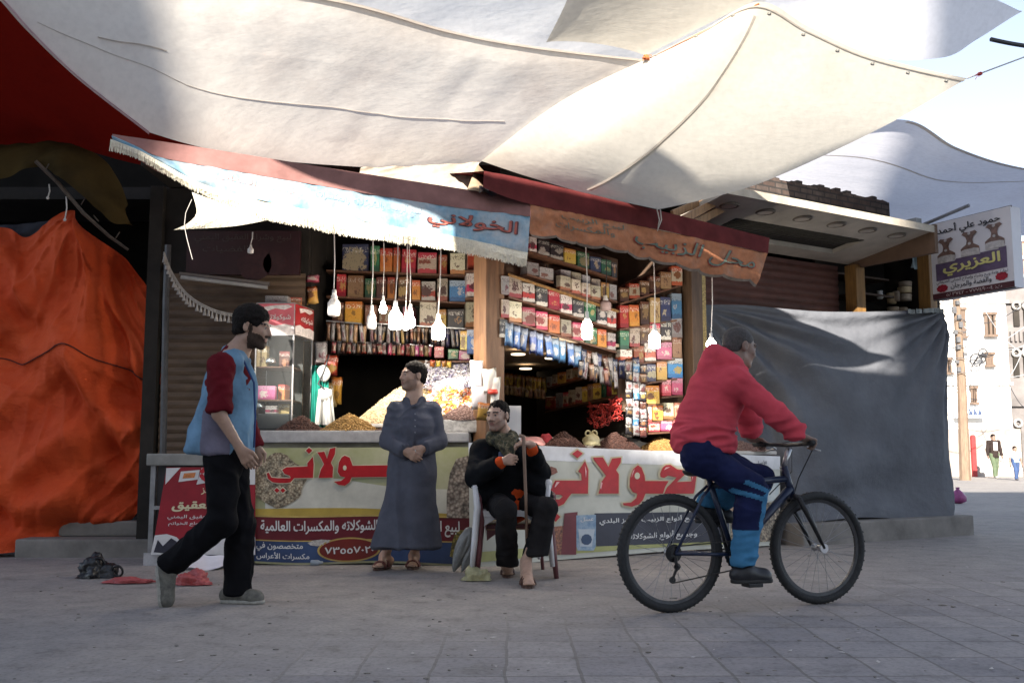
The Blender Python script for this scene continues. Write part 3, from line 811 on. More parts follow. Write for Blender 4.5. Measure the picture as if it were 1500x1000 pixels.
for k in range(190):
    u0, u1 = k / 190, (k + 1) / 190
    vs = [bm.verts.new(p) for p in (fo(u0, -.045, .004), fo(u1, -.045, .004), fo(u1, .035, .005), fo(u0, .035, .005))]; bm.faces.new(vs)
obj('scallop_piping', bm, mat('grey_piping', (.17, .13, .10), .9, .3, 20, .2), rw)
bm = B(); sheet(bm, lambda u, v: (lambda p: p - FN * 1.05 * v + V(0, 0, .22 * v))(onF(*along([V(*p, 0) for p in rtop], u).to_tuple()[:2], .8)), 30, 8); obj('roof_cloth', bm, maroon, rw, True)
green_s = mat('greyed_green_paint', (.13, .155, .12), .9, .3, 20, 0); red_s = mat('dull_red_script', (.30, .055, .04), .9, .3, 20, 0)
lettering('lettering', 'لبيع الزبيب', fo, (.16, .66, .40, .92), green_s, rw, .0, .006)
lettering('lettering', 'والمكسرات', fo, (.13, .38, .36, .64), green_s, rw, .0, .006)
lettering('lettering', 'محل الزبيب', fo, (.44, .26, .955, .86), red_s, rw, .03, .006)
lettering('lettering', 'محل الزبيب', fo, (.445, .29, .95, .84), green_s, rw, .008, .010)
# tucked grey cloth above the blue awning's right end
gcl = cloth('dusty_grey_canvas', (.33, .29, .24), .3, .9, 120, 8, .5)
gp = px([(520, 262, 7.75), (690, 285, 7.85), (702, 238, 8.0), (620, 240, 8.0), (530, 246, 7.9)])
bm = B(); sheet(bm, lambda u, v: (gp[0].lerp(gp[1], u)).lerp(gp[4].lerp(gp[2], u), v) + V(0, -.05 * noise.noise(V(u * 9 - v * 4, v * 1.2, 3)), 0), 50, 12)
tag(obj('canvas_scrap', bm, gcl, smooth=True), 'dusty grey canvas tucked behind the edge of the blue awning', 'cloth')
gq = px([(684, 279, 7.55), (735, 292, 7.6), (728, 262, 7.8), (700, 244, 7.9)])
bm = B(); sheet(bm, lambda u, v: (gq[0].lerp(gq[1], u)).lerp(gq[3].lerp(gq[2], u), v) + V(0, -.06 * math.sin(5 * u + 2 * v), 0), 16, 10)
tag(obj('canvas_scrap', bm, cloth('tan_canvas', (.34, .25, .17), .3, .9, 120, 8, .4), smooth=True), 'folded tan cloth in the gap between the two awnings', 'cloth')
bm = B(); sheet(bm, lambda u, v: (lambda p: p + V(0, -.02 * math.sin(7 * u), .012 * math.sin(9 * u)))(px([(702, 283, 7.5)])[0].lerp(atY(736, 285, 7.5), u).lerp(px([(698, 275, 7.6)])[0].lerp(atY(728, 274, 7.6), u), v)), 14, 6)
tag(obj('plastic_scrap', bm, mat('black_sheet_plastic', (.02, .02, .025), .35, .3, 10, .3), smooth=True), 'crumpled black plastic lying on the corner of the blue awning', 'plastic')

# ------------------------------------------------------------------ left: orange and olive tarps on the closed stall
def hangfold(fn, n, amps):
    """amps: list of (ax, ay, phase, amp, sharp) folds running across the sheet"""
    def g(u, v):
        d = 0
        for ax, ay, ph, am, shp in amps:
            t = math.sin(2 * math.pi * (ax * u + ay * v + ph + .12 * noise.noise(V(u * 3, v * 3, ph)))); d += am * (math.copysign(abs(t) ** shp, t))
        p = fn(u, v)
        d += .05 * noise.noise(V(u * 4, v * 4, 5.5)) + .018 * noise.noise(V(u * 13 + v * 6, v * 9, 2.2))
        return p + n * d
    return g
O_top = px([(-90, 335, 9.2), (0, 332, 9.15), (35, 346, 9.1), (75, 322, 9.05), (112, 308, 9.0), (140, 345, 9.05), (186, 384, 9.1), (228, 440, 9.15)])
O_right = px([(190, 776, 9.55), (222, 715, 9.35), (240, 640, 9.2), (246, 540, 9.15), (228, 440, 9.15)])
O_left = px([(-90, 812, 9.1), (-90, 570, 9.15), (-90, 335, 9.2)]); O_bot = px([(-90, 812, 9.1), (0, 808, 9.15), (70, 800, 9.25), (140, 786, 9.4), (190, 776, 9.55)])
def ofold(u, v):
    return 0
fO = coons(O_bot, O_top, O_left, O_right)
def fO2(u, v):
    p = fO(u, v); d = 0
    # a vertical crease under the peak, pulls spreading down from it, and slack loops near the ground
    d += .22 * math.exp(-((u - .66 + .05 * (1 - v)) / .05) ** 2) * v ** 1.5
    d -= .16 * math.exp(-((u - .78) / .07) ** 2) * v
    for (cx, cy, kx, am, w) in ((.30, .75, .55, .10, .07), (.55, .55, -.5, .09, .06), (.75, .42, -.9, .08, .05), (.45, .30, .35, .08, .05), (.2, .45, .3, .08, .06), (.86, .6, -1.6, .07, .05)):
        t = (v - cy) - kx * (u - cx); d += am * math.exp(-(t / w) ** 2) - am * .7 * math.exp(-((t + w * 1.6) / w) ** 2)
    for (pu, pv, fq, am, ph) in ((.66, 1.0, 11, .050, .3), (1.0, .52, 9, .055, 1.1), (.05, .55, 10, .045, 2.0), (.45, .62, 7, .03, .7)):
        rr = math.hypot((u - pu) * 1.1, v - pv); aa = math.atan2(v - pv, (u - pu) * 1.1)
        d += am * (1 - abs(math.sin(aa * fq + ph + 1.6 * noise.noise(V(u * 3, v * 3, ph))))) ** 3 * min(1, rr * 5) * math.exp(-(rr / .5) ** 2)
    lo = max(0, .32 - v) / .32
    d += lo * (.14 * math.sin(30 * v + 5 * u + 2 * noise.noise(V(u * 4, v * 6, 1)))) + .10 * lo
    d += .06 * noise.noise(V(u * 5, v * 5, 5.5)) + .022 * noise.noise(V(u * 14 + v * 7, v * 11, 2.2)) + .01 * noise.noise(V(u * 34, v * 30, 7))
    return p + V(.05 * noise.noise(V(u * 6, v * 5, 9)), -1.0 * d + .02 * (1 - abs(2 * noise.noise(V(u * 7 - v * 5, v * 4 + u * 2, 3)))) ** 3, .02 * noise.noise(V(u * 8, v * 8, 4)))
def orange_tarp_mat():
    m, nt, b = _new('orange_tarpaulin')
    n = noise_node(nt, 1.2, 6, .6); r = ramp(nt, n.outputs[0], [(.3, (.50, .052, .014)), (.7, (.68, .10, .026))])
    nt.links.new(r.outputs[0], b.inputs['Base Color']); b.inputs['Roughness'].default_value = .7
    b.inputs['Specular IOR Level'].default_value = .2
    w = noise_node(nt, 5, 6, .65, stretch=(1, 1, 1.6)); bump(nt, b, w.outputs[0], .7, .05)
    return m
bm = B(); sheet(bm, fO2, 120, 120)
ot = tag(obj('tarpaulin', bm, orange_tarp_mat(), smooth=True), 'orange tarpaulin hanging in heavy folds over the closed left stall', 'tarpaulin')
bm = B(); L = [fO2(u, .60 - .01 * math.sin(u * 5)) + V(0, -.015, 0) for u in [k / 60 for k in range(61)]]; tube(bm, L, .006, 5); obj('tie_cord', bm, mat('dark_cord', (.08, .02, .015), .9, .2, 9, 0), ot)
bm = B(); gp2 = px([(-90, 318, 9.3), (0, 316, 9.3), (72, 322, 9.25), (66, 346, 9.2), (38, 352, 9.15), (0, 345, 9.2), (-90, 345, 9.25)])
sheet(bm, lambda u, v: (gp2[6].lerp(gp2[3], u)).lerp(gp2[0].lerp(gp2[2], u), v) + V(0, -.04 * noise.noise(V(u * 8, v * 2, 1)), -.06 * math.sin(3 * u)), 30, 8)
tag(obj('cloth_patch', bm, cloth('slate_cloth', (.05, .052, .065), .3), smooth=True), 'dark slate cloth above the torn top of the orange tarpaulin', 'cloth')
olive = tarp_mat('olive_canvas', (.070, .048, .019), (.026, .021, .013), .12, stain_amt=(.45, .6))
V_bot = px([(-100, 262, 8.5), (0, 262, 8.5), (55, 244, 8.5), (90, 262, 8.4), (125, 290, 8.5), (160, 322, 8.7), (196, 332, 8.9)])
V_top = px([(-100, 212, 9.0), (0, 211, 9.0), (85, 207, 8.9), (115, 214, 8.8), (150, 232, 8.8), (172, 262, 8.9), (188, 300, 9.0)])
bm = B(); fv = coons(V_bot, V_top, [V_bot[0], V_top[0]], [V_bot[-1], V_top[-1]])
sheet(bm, lambda u, v: fv(u, v) + V(0, -.09 * noise.noise(V(u * 9 - v * 2, v * 1.5, 3)) - .12 * math.sin(math.pi * v) , .02 * noise.noise(V(u * 15, v * 3, 8))), 70, 16)
tag(obj('canopy_cloth', bm, olive, smooth=True), 'faded olive canopy cloth sagging above the orange tarpaulin', 'canopy')
bm = B(); st = px([(52, 236, 8.35), (85, 268, 8.45), (122, 312, 8.55), (160, 346, 8.7), (188, 366, 8.8)]); tube(bm, st, [.016, .018, .017, .015, .012], 7)
for k in range(5): p = st[0].lerp(st[-1], .1 + k * .19); tube(bm, [p, p + V(.04 * (-1) ** k, -.02, .05)], .006, 5)
tag(obj('wooden_pole', bm, wood('bark_pole', (.08, .06, .045))), 'thin crooked wooden pole propped against the olive canopy', 'pole')
for (x0, y0, x1, y1) in ((97, 288, 95, 322), (72, 270, 70, 290)):
    bm = B(); tube(bm, px([(x0, y0, 8.5), ((x0 + x1) / 2 + 2, (y0 + y1) / 2, 8.5), (x1, y1, 8.5)]), .006, 5); lathe(bm, [(.008, -.012), (.014, 0), (.008, .012)], atY(x1, y1, 8.5))
    tag(obj('tie_rope', bm, rope_w), 'short grey cord hanging under the crooked pole' if y1 < 300 else 'longer grey cord hanging beside the peak of the orange tarpaulin', 'cord')

# ------------------------------------------------------------------ right: grey tarp on the closed shop
G_top = [onF(x, y, d) for x, y, d in ((1018, 447, -.27), (1090, 448, -.26), (1200, 456, -.05), (1300, 456, .05), (1386, 452, .12))]
G_bot = [onF(x, y, d) for x, y, d in ((1012, 776, -.28), (1120, 768, -.24), (1165, 766, .04), (1270, 757, .08), (1400, 767, .16))]
fG = coons(G_bot, G_top, [G_bot[0], G_top[0]], [G_bot[-1], G_bot[-1].lerp(G_top[-1], .45) + FU * .05, G_top[-1]])
def fG2(u, v):
    p = fG(u, v); d = 0
    r = math.hypot(u * 1.35, 1 - v); a = math.atan2(1 - v, u * 1.35 + 1e-6)
    d += .065 * math.sin(a * 26 + 3 * noise.noise(V(u * 2, v * 2, 1))) * math.exp(-((r - .45) / .4) ** 2) * min(1, r * 4) * (1 if a > .35 else a / .35)
    r2 = math.hypot((1 - u) * 1.35, 1 - v); a2 = math.atan2(1 - v, (1 - u) * 1.35 + 1e-6)
    d += .06 * math.sin(a2 * 24 + 2 * noise.noise(V(u * 2, v * 3, 4))) * math.exp(-(r2 / .42) ** 2) * min(1, r2 * 6)
    d += .05 * math.sin(14 * v + 3.5 * noise.noise(V(u * 3, v * 2, 7)) - 6 * u) * math.exp(-((v - .18) / .2) ** 2) * (.4 + .6 * u)
    d += .05 * noise.noise(V(u * 3, v * 3, 9)) + .014 * noise.noise(V(u * 12, v * 9, 3)) + .005 * noise.noise(V(u * 38, v * 34, 3))
    if u > .93: d -= (u - .93) * 4 * .25
    return p + FN * (d + .02)
def grey_mat():
    m, nt, b = _new('grey_tarpaulin')
    n = noise_node(nt, 1.5, 6, .65); r = ramp(nt, n.outputs[0], [(.3, (.095, .10, .115)), (.7, (.15, .157, .176))])
    nt.links.new(r.outputs[0], b.inputs['Base Color']); b.inputs['Roughness'].default_value = .72; b.inputs['Specular IOR Level'].default_value = .2
    bump(nt, b, noise_node(nt, 9, 6, .65).outputs[0], .55, .03)
    return m
bm = B(); sheet(bm, fG2, 130, 110)
gt = tag(obj('tarpaulin', bm, grey_mat(), smooth=True), 'slate grey tarpaulin stretched across the shuttered shop on the right', 'tarpaulin')
bm = B()
for k in range(7):
    p = fG2(.80 + k * .025, .985); sheet(bm, lambda u, v: p + FU * (u - .5) * .12 + V(0, 0, (v - .5) * .05) + FN * (.02 + .02 * math.sin(9 * u + k)), 6, 3)
obj('frayed_edge', bm, mat('frayed_plastic', (.25, .28, .28), .5, .4, 20, .3), gt)

# ------------------------------------------------------------------ right: canopy, shutter, posts, alcove, box sign
metal_g = mat('grey_metal', (.30, .30, .31), .45, .25, 8, .15, metal=.6)
steel = mat('bright_steel', (.55, .55, .56), .3, .15, 8, .05, metal=.9)
soff = mat('stained_soffit', (.44, .40, .34), .8, .3, 1.8, .2)
cn = thing('shop_canopy', F(3.4, 0, 3.2), 'beige shop canopy with ring lamps and a dark slot over the grey tarpaulin', 'canopy')
def sz(d): return 3.25 - (.8 - d) * .16
def sbox(bm, s0, s1, d0, d1, up, th):
    vs = [bm.verts.new(F(s, d, sz(d) + up + t)) for t in (0, th) for s, d in ((s0, d0), (s1, d0), (s1, d1), (s0, d1))]
    for f in ((0, 1, 2, 3), (7, 6, 5, 4), (0, 4, 5, 1), (1, 5, 6, 2), (2, 6, 7, 3), (3, 7, 4, 0)): bm.faces.new([vs[i] for i in f])
bm = B()
sbox(bm, 1.9, 4.86, .8, .36, 0, .05); sbox(bm, 1.9, 4.86, -.08, -.3, 0, .05)
sbox(bm, 1.9, 2.45, .36, -.08, 0, .05); sbox(bm, 4.35, 4.86, .36, -.08, 0, .05)
obj('soffit', bm, soff, cn)
bm = B(); sbox(bm, 2.44, 4.36, .38, -.10, .055, .03); obj('slot_panel', bm, mat('black_grille', (.012, .012, .012), .6, .3, 9, .2), cn)
bm = B()
for k in range(22): box(bm, F(2.5 + k * .085, .14, sz(.14) + .04), (.012, .42, .015), Matrix.Rotation(R(32 + 18), 3, 'Z'))
obj('slot_bars', bm, mat('dark_bars', (.05, .05, .045), .5, .2, 9, .1), cn)
bm = B(); fbox(bm, 1.88, 4.88, .805, .83, 3.235, 3.31); obj('edge_trim', bm, mat('pale_trim', (.42, .37, .30), .7, .3, 4, .2), cn)
bm = B(); fbox(bm, 4.865, 4.92, .83, -.3, 3.02, 3.325); obj('end_beam', bm, plaster, cn)
ringm = mat('ring_lamp_rim', (.14, .12, .10), .5, .2, 9, .1); lens = mat('frosted_lens', (.5, .46, .40), .4, .1, 9, .05)
for s_ in (2.15, 2.62, 3.13, 3.62, 4.10, 4.57):
    bm = B(); torus(bm, F(s_, .58, sz(.58) - .003), V(0, 0, 1), .085, .012, 28, 8); rg = obj('ring_lamp', bm, ringm, cn)
    bm = B(); lathe(bm, [(.07, 0), (.07, .008)], F(s_, .58, sz(.58) - .010)); obj('lens', bm, lens, rg)
# roof layers over the canopy
bm = B(); fbox(bm, 2.6, 5.5, .35, -.3, 3.42, 3.45); fbox(bm, 5.45, 5.55, .2, -.3, 3.30, 3.60)
obj('roof_sheet', bm, mat('grey_roof_sheet', (.22, .23, .24), .6, .3, 4, .2), cn)
# boards between the red awning and the canopy
pl = thing('board_stack', F(1.8, .5, 3.3), 'bare wooden boards wedged between the red awning and the beige canopy', 'boards')
ply = wood('bare_board', (.30, .17, .08))
for k, (xa, ya, xb, yb) in enumerate(((1000, 322, 1072, 283), (1012, 330, 1074, 297), (985, 314, 1055, 283))):
    p, q = onF(xa, ya, .62 - .05 * k), onF(xb, yb, .45 - .05 * k); d = (q - p); xx = d.normalized(); yy = V(0, 0, 1).cross(xx).normalized(); zz = xx.cross(yy)
    bm = B(); box(bm, (p + q) / 2, (d.length, .03, .07), Matrix((xx, yy, zz)).transposed()); obj('board', bm, ply, pl)
# maroon rolling shutter
def shutter(name, o, ux, w, z0, z1, nrm, m, pitch, label):
    bm = B(); n = int((z1 - z0) / pitch); g = []
    for k in range(n * 4 + 1):
        z = z0 + (z1 - z0) * k / (n * 4); off = .012 * (1, .55, -.2, .55)[k % 4]
        g.append((bm.verts.new(o + nrm * off + V(0, 0, z - o.z)), bm.verts.new(o + ux * w + nrm * off + V(0, 0, z - o.z))))
    for a, b in zip(g, g[1:]): bm.faces.new((a[0], a[1], b[1], b[0]))
    return tag(obj(name, bm, m), label, 'shutter')
mshut = mat('maroon_shutter_paint', (.105, .042, .032), .55, .3, 5, .2, stretch=(1, 1, 3))
shutter('rolling_shutter', F(2.42, -.40, .2), FU, 2.38, .2, 3.06, FN, mshut, .085, 'maroon rolling shutter above the grey tarpaulin')
ochre = wood('ochre_timber', (.24, .125, .035))
bm = B(); fbox(bm, 4.80, 4.95, -.14, -.3, .2, 3.05, .008); tag(obj('timber_post', bm, ochre), 'ochre timber post at the right end of the maroon shutter', 'post')
bm = B(); fbox(bm, 5.93, 6.06, .0, -.16, .2, 3.5, .008); tag(obj('timber_post', bm, ochre), 'ochre timber post beside the box sign', 'post')
bm = B(); fbox(bm, 4.96, 6.24, -.86, -.9, .2, 3.5); obj('back_wall', bm, dark, bld)
# alcove shelf of round boxes
shf = wood('dark_shelf_wood', (.09, .05, .03))
bm = B(); fbox(bm, 4.96, 5.92, -.3, -.85, 2.44, 2.47); fbox(bm, 5.25, 5.92, -.45, -.85, 2.79, 2.815); fbox(bm, 4.96, 5.92, -.55, -.85, 3.02, 3.04)
tag(obj('shelf', bm, shf), 'dark wooden shelves in the alcove beside the shutter', 'shelf')
drum = mat('pale_birch', (.55, .43, .26), .6, .2, 7, .1); drum2 = mat('grey_drum', (.34, .27, .20), .6, .2, 7, .1)
g = 'round boxes stacked in the alcove'
for (x, y, d, r, h, m_, lab) in ((1349, 420, -.5, .105, .085, drum, 'upper pale round box right of the shelf, beside the post'), (1349, 409.5, -.5, .105, .085, drum, 'topmost pale round box beside the ochre post'),
        (1349, 450, -.45, .105, .10, drum, 'pale round box just above the grey tarpaulin edge'), (1325, 436, -.5, .085, .08, drum2, 'lower round box of the middle stack in the alcove'),
        (1325, 425, -.5, .085, .07, drum, 'middle round box of the middle stack in the alcove'), (1326, 416.5, -.5, .08, .06, drum2, 'top round box of the middle stack in the alcove'),
        (1306, 437, -.5, .055, .13, drum, 'tall pale round box near the alcove centre'), (1313, 434, -.45, .04, .12, drum2, 'narrow tan pot between the alcove stacks'), (1322, 455, -.4, .06, .07, drum2, 'small tan box low in the alcove'), (1308, 453, -.4, .07, .05, drum2, 'flat tan box low in the alcove')):
    c = onF(x, y, d); t = thing('round_box', c - V(0, 0, h / 2), lab, 'round box', g)
    bm = B(); lathe(bm, [(r * .97, 0), (r * .97, h * .6)], c - V(0, 0, h / 2), seg=22); obj('body', bm, m_, t, True)
    bm = B(); lathe(bm, [(r, h * .6), (r, h * .97), (r * .96, h)], c - V(0, 0, h / 2), seg=22); obj('lid', bm, m_, t)
for (x, y, h, m_, lab) in ((1289, 432, .1, mat('white_glaze', (.7, .72, .72), .3), 'small white jug left of the round boxes'),):
    c = onF(x, y, -.5); bm = B(); lathe(bm, [(.03, 0), (.045, .03), (.03, .07), (.036, .1)], c - V(0, 0, .05)); tag(obj('jug', bm, m_, smooth=True), lab, 'jug')
bm = B(); p = onF(1340, 378, -.3)
sheet(bm, lambda u, v: p + FU * ((u - .5) * .16 * (1.1 - .4 * v)) + V(0, 0, (v - .5) * .26) + FN * .03 * math.sin(7 * u + 3 * v), 12, 10)
tag(obj('hanging_bag', bm, plastic_film('pale_blue_film', (.35, .45, .48)), smooth=True), 'pale blue plastic bag hanging high in the alcove', 'bag')

# box sign
so = onF(1369, 331, .12); s_top = so; SX = FN; s_h = so.z - onF(1378, 441, .12).z; s_w = .98
q = onP(1487, 303, so, FU); s_w = (q - so).dot(FN); tilt = (q.z - so.z)
sg = thing('box_sign', so - V(0, 0, s_h), 'white projecting box sign with three dagger hilts and black and yellow lettering', 'sign')
def sgn(u, v, l=0.0): return so + FN * (u * s_w) + V(0, 0, (v - 1) * s_h + tilt * u) - FU * (.09 + l)
signw = mat('sign_white', (.60, .59, .63), .4, .06, 3, .05)
bm = B(); c8 = [sgn(u, v, l) for l in (0, -.18) for u, v in ((0, 0), (1, 0), (1, 1), (0, 1))]; vs = [bm.verts.new(p) for p in c8]
for f in ((0, 1, 2, 3), (7, 6, 5, 4), (0, 4, 5, 1), (1, 5, 6, 2), (2, 6, 7, 3), (3, 7, 4, 0)): bm.faces.new([vs[i] for i in f])
obj('case', bm, signw, sg)
bm = B()
tube(bm, [sgn(1, 1, -.02), sgn(0, 1, -.02), sgn(0, 0, -.02), sgn(1, 0, -.02)], .012, 6)
obj('frame', bm, mat('dark_frame', (.06, .06, .065), .5), sg)
def spoly(name, pts, m, l=.004, par=None):
    bm = B(); es = [bm.verts.new(sgn(x, y, l)) for x, y in pts]; ed = [bm.edges.new((es[i], es[(i + 1) % len(es)])) for i in range(len(es))]
    bmesh.ops.triangle_fill(bm, edges=ed, use_beauty=True); return obj(name, bm, m, par or sg)
purple = mat('sign_purple', (.10, .07, .13), .5, .3, 9, 0); smar = mat('sign_maroon', (.07, .018, .025), .5, .15, 9, 0)
spoly('panel', [(.055, .235), (.93, .255), (.93, .52), (.84, .52), (.84, .50), (.62, .50), (.62, .485), (.32, .485), (.30, .46), (.055, .46)], purple)
spoly('panel', [(.0, .0), (1, .0), (1, .075), (0, .075)], smar)
hilt = mat('hilt_brown', (.15, .09, .075), .4, .4, 22, 0); hsil = mat('hilt_silver', (.42, .40, .40), .4, .3, 22, 0)
for cx, dy in ((.20, .0), (.50, .025), (.80, .055)):
    H = [(-.10, .24), (-.085, .235), (-.05, .205), (-.035, .16), (-.045, .11), (-.085, .085), (-.115, .06), (-.115, -.0), (.115, .0), (.115, .06), (.085, .085), (.045, .11), (.035, .16), (.05, .205), (.085, .235), (.10, .24), (.07, .275), (.0, .262), (-.07, .275)]
    spoly('dagger_hilt', [(cx + x, .50 + dy + y) for x, y in H], hilt, .008)
    spoly('dagger_scabbard', [(cx + x * .98, .50 + dy + y) for x, y in ((-.115, -.04), (.115, -.04), (.115, .035), (.06, .05), (-.06, .05), (-.115, .035))], hsil, .012)
    for yy in (.245, .115): spoly('dagger_stud', [(cx + .02 * math.cos(t), .50 + dy + yy + .018 * math.sin(t)) for t in [k * .785 for k in range(8)]], hsil, .014)
ink = mat('sign_ink', (.015, .014, .02), .5, .1, 9, 0); gold = mat('sign_yellow', (.55, .52, .20), .5, .1, 9, 0); sred = mat('sign_red', (.28, .012, .03), .5, .5, 30, 0)
lettering('lettering', 'حمود علي أحمد', sgn, (.10, .80, .88, .955), ink, sg, .022, .012)
lettering('lettering', 'العزيري', sgn, (.15, .275, .86, .475), gold, sg, .028, .012)
lettering('lettering', 'تجارة عامة وبيع وشراء وإصلاح الجنابي الصيفاني', sgn, (.06, .178, .94, .238), ink, sg, .008, .012)
lettering('lettering', 'والفضة والمرجان', sgn, (.24, .095, .74, .18), ink, sg, .012, .012)
lettering('lettering', 'ت: ٧٧٧٤٩٠٠٠٤ - ٥٨٣٧٤٢', sgn, (.18, .016, .86, .06), mat('sign_pale_ink', (.5, .42, .42), .5, .1, 9, 0), sg, .005, .012)
for cx, cy in ((.13, .13), (.86, .155)):
    for k in range(1): spoly('coral_beads', [(cx + (.072 + .006 * math.sin(9 * t)) * math.cos(t), cy + (.05 + .004 * math.sin(9 * t)) * math.sin(t)) for t in [j * 2 * math.pi / 24 for j in range(24)]], sred, .010)
bm = B(); a_ = so + V(0, 0, .03); tube(bm, [a_ - FN * .35 - V(0, 0, .02), a_ + FN * .45 + V(0, 0, .12)], .022, 8); tube(bm, [F(6.0, .0, so.z - .2), so - V(0, 0, .2)], .02, 8)
obj('bracket', bm, metal_g, sg)

# small things at the right corner
bm = B(); p = onZ(1404, 737); lathe(bm, [(.05, 0), (.13, .04), (.15, .13), (.08, .22), (.03, .26), (.05, .30)], p, seg=14)
for v in bm.verts: v.co += V(wob(v.co, 14, .02), wob(v.co, 14, .02, 3), 0)
tag(obj('plastic_bag', bm, plastic_film('magenta_film', (.45, .12, .3)), smooth=True), 'pink plastic bag on the ground by the end of the grey tarpaulin', 'bag')

# ------------------------------------------------------------------ left: shutter, dark board, post, tassel garland, glass counter with poster
lshut = mat('brown_shutter', (.115, .075, .048), .6, .35, 4, .25, stretch=(1, 1, 4))
shutter('rolling_shutter', V(-3.2, 9.05, 0), V(1, 0, 0), 1.3, 0, 2.56, V(0, -1, 0), lshut, .075, 'brown rolling shutter behind the walking man')
bm = B(); p0, p1 = atY(239, 660, 8.75), atY(243, 440, 8.75); tube(bm, [V(p0.x, p0.y, 0), p0, p1, p1 + V(0, 0, .5)], .03, 8)
pm = tag(obj('metal_post', bm, mat('dark_post_metal', (.07, .07, .075), .5, .3, 8, .15, metal=.4)), 'grey metal post between the orange tarpaulin and the brown shutter', 'post')
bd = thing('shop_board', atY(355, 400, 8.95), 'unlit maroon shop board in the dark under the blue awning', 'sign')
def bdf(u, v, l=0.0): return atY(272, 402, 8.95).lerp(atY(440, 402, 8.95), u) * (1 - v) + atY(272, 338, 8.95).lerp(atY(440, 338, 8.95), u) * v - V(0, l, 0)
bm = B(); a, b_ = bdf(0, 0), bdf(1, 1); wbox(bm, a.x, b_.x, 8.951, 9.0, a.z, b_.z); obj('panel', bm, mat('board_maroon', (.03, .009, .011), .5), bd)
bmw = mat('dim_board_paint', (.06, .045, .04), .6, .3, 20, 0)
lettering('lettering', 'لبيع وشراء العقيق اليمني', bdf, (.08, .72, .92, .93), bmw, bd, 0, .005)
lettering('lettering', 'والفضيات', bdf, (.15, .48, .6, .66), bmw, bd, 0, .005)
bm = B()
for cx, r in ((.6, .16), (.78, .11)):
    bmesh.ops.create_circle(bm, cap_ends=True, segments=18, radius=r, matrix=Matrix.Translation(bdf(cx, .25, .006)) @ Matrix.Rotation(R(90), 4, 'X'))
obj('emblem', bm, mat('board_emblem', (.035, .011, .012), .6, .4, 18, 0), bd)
tl = thing('lamp_batten', atY(322, 412, 8.8), 'unlit grey tube lamp under the dark maroon board', 'lamp')
bm = B(); tube(bm, [atY(265, 406, 8.8), atY(392, 421, 8.85)], .018, 8); obj('tube', bm, mat('dull_tube', (.35, .34, .33), .4), tl)
bm = B(); a, b_ = atY(262, 402, 8.84), atY(394, 417, 8.89); d = (b_ - a); xx = d.normalized(); yy = V(0, 0, 1).cross(xx).normalized()
box(bm, (a + b_) / 2 + V(0, .02, .01), (d.length, .03, .03), Matrix((xx, yy, xx.cross(yy))).transposed()); obj('batten', bm, mat('dull_batten', (.14, .12, .11), .6), tl)
# tassel garland
gl = thing('tassel_garland', atY(300, 440, 8.3), 'grey white tassel garland strung across the dark shop front', 'garland')
gpts = px([(240, 372, 8.2), (252, 402, 8.25), (275, 434, 8.3), (310, 455, 8.35), (345, 463, 8.4), (380, 460, 8.4)])
gm = mat('dusty_tassel', (.34, .32, .30), .9, .25, 30, .3)
bm = B()
for off in (0, .016): tube(bm, [along(gpts, k / 40) + V(0, 0, off) for k in range(41)], .007, 6)
for k in range(70): p = along(gpts, k / 70); box(bm, p + V(0, 0, .008), (.005, .008, .022))
obj('braid', bm, gm, gl)
for k in range(30):
    p = along(gpts, (k + .5) / 30); bm = B(); s = .8 + .4 * rnd.random()
    lathe(bm, [(.004, 0), (.005, -.012 * s), (.009, -.016 * s), (.007, -.024 * s), (.016 * s, -.062 * s), (.004, -.064 * s)], p - V(0, .004, 0), seg=8); obj('tassel', bm, gm, gl)
# metal and glass counter
gcn = thing('glass_counter', V(-2.75, 8.6, 0), 'low grey metal framed glass counter under the brown shutter', 'counter')
xl, xr = -3.03, -2.14
zt = atY(0, 664, 8.35).z
bm = B()
for x in (xl + .04, xr - .02): wbox(bm, x - .02, x + .02, 8.36, 8.40, 0, zt - .1); wbox(bm, x - .02, x + .02, 8.86, 8.90, 0, zt - .1)
wbox(bm, xl + .06, xr - .04, 8.355, 8.395, .12, .15); wbox(bm, xl + .06, xr - .04, 8.355, 8.395, .45, .48)
obj('frame', bm, metal_g, gcn)
bm = B(); wbox(bm, xl - .01, xr, 8.33, 8.93, zt - .10, zt, .01); obj('top', bm, mat('worn_zinc', (.24, .235, .22), .5, .35, 4, .2, metal=.3), gcn)
bm = B(); wbox(bm, xl + .065, xr - .045, 8.40, 8.88, .01, zt - .105); obj('body', bm, mat('counter_dark', (.05, .05, .055), .35, .3, 4, .1), gcn)
bm = B(); wbox(bm, xl + .0, xl + .5, 8.33, 8.353, .0, .1); obj('kick_plate', bm, mat('marble_scrap', (.42, .41, .42), .5, .3, 8, .1), gcn)
ps = thing('poster', atY(285, 745, 8.27), 'red agate shop poster leaning on the glass counter', 'poster')
def pf(u, v, l=0.0):
    lo = atY(222, 812, 8.30).lerp(atY(374, 812, 8.30), u); hi = atY(244, 684, 8.335).lerp(atY(374, 684, 8.335), u)
    return lo.lerp(hi, v) - V(0, .012 * math.sin(3 * u + 1) * (1 - v) * .3 + l, 0)
bm = B(); sheet(bm, pf, 16, 12); obj('sheet', bm, mat('poster_red', (.26, .014, .025), .35, .2, 4, .03), ps)
pw = mat('poster_white', (.62, .60, .60), .4, .1, 9, 0); pcream = mat('poster_cream', (.62, .55, .36), .4, .1, 9, 0); pdark = mat('poster_dark', (.03, .03, .045), .4, .3, 20, 0)
def ppoly(name, pts, m, l): 
    bm = B(); es = [bm.verts.new(pf(x, y, l)) for x, y in pts]; ed = [bm.edges.new((es[i], es[(i + 1) % len(es)])) for i in range(len(es))]
    bmesh.ops.triangle_fill(bm, edges=ed, use_beauty=True); return obj(name, bm, m, ps)
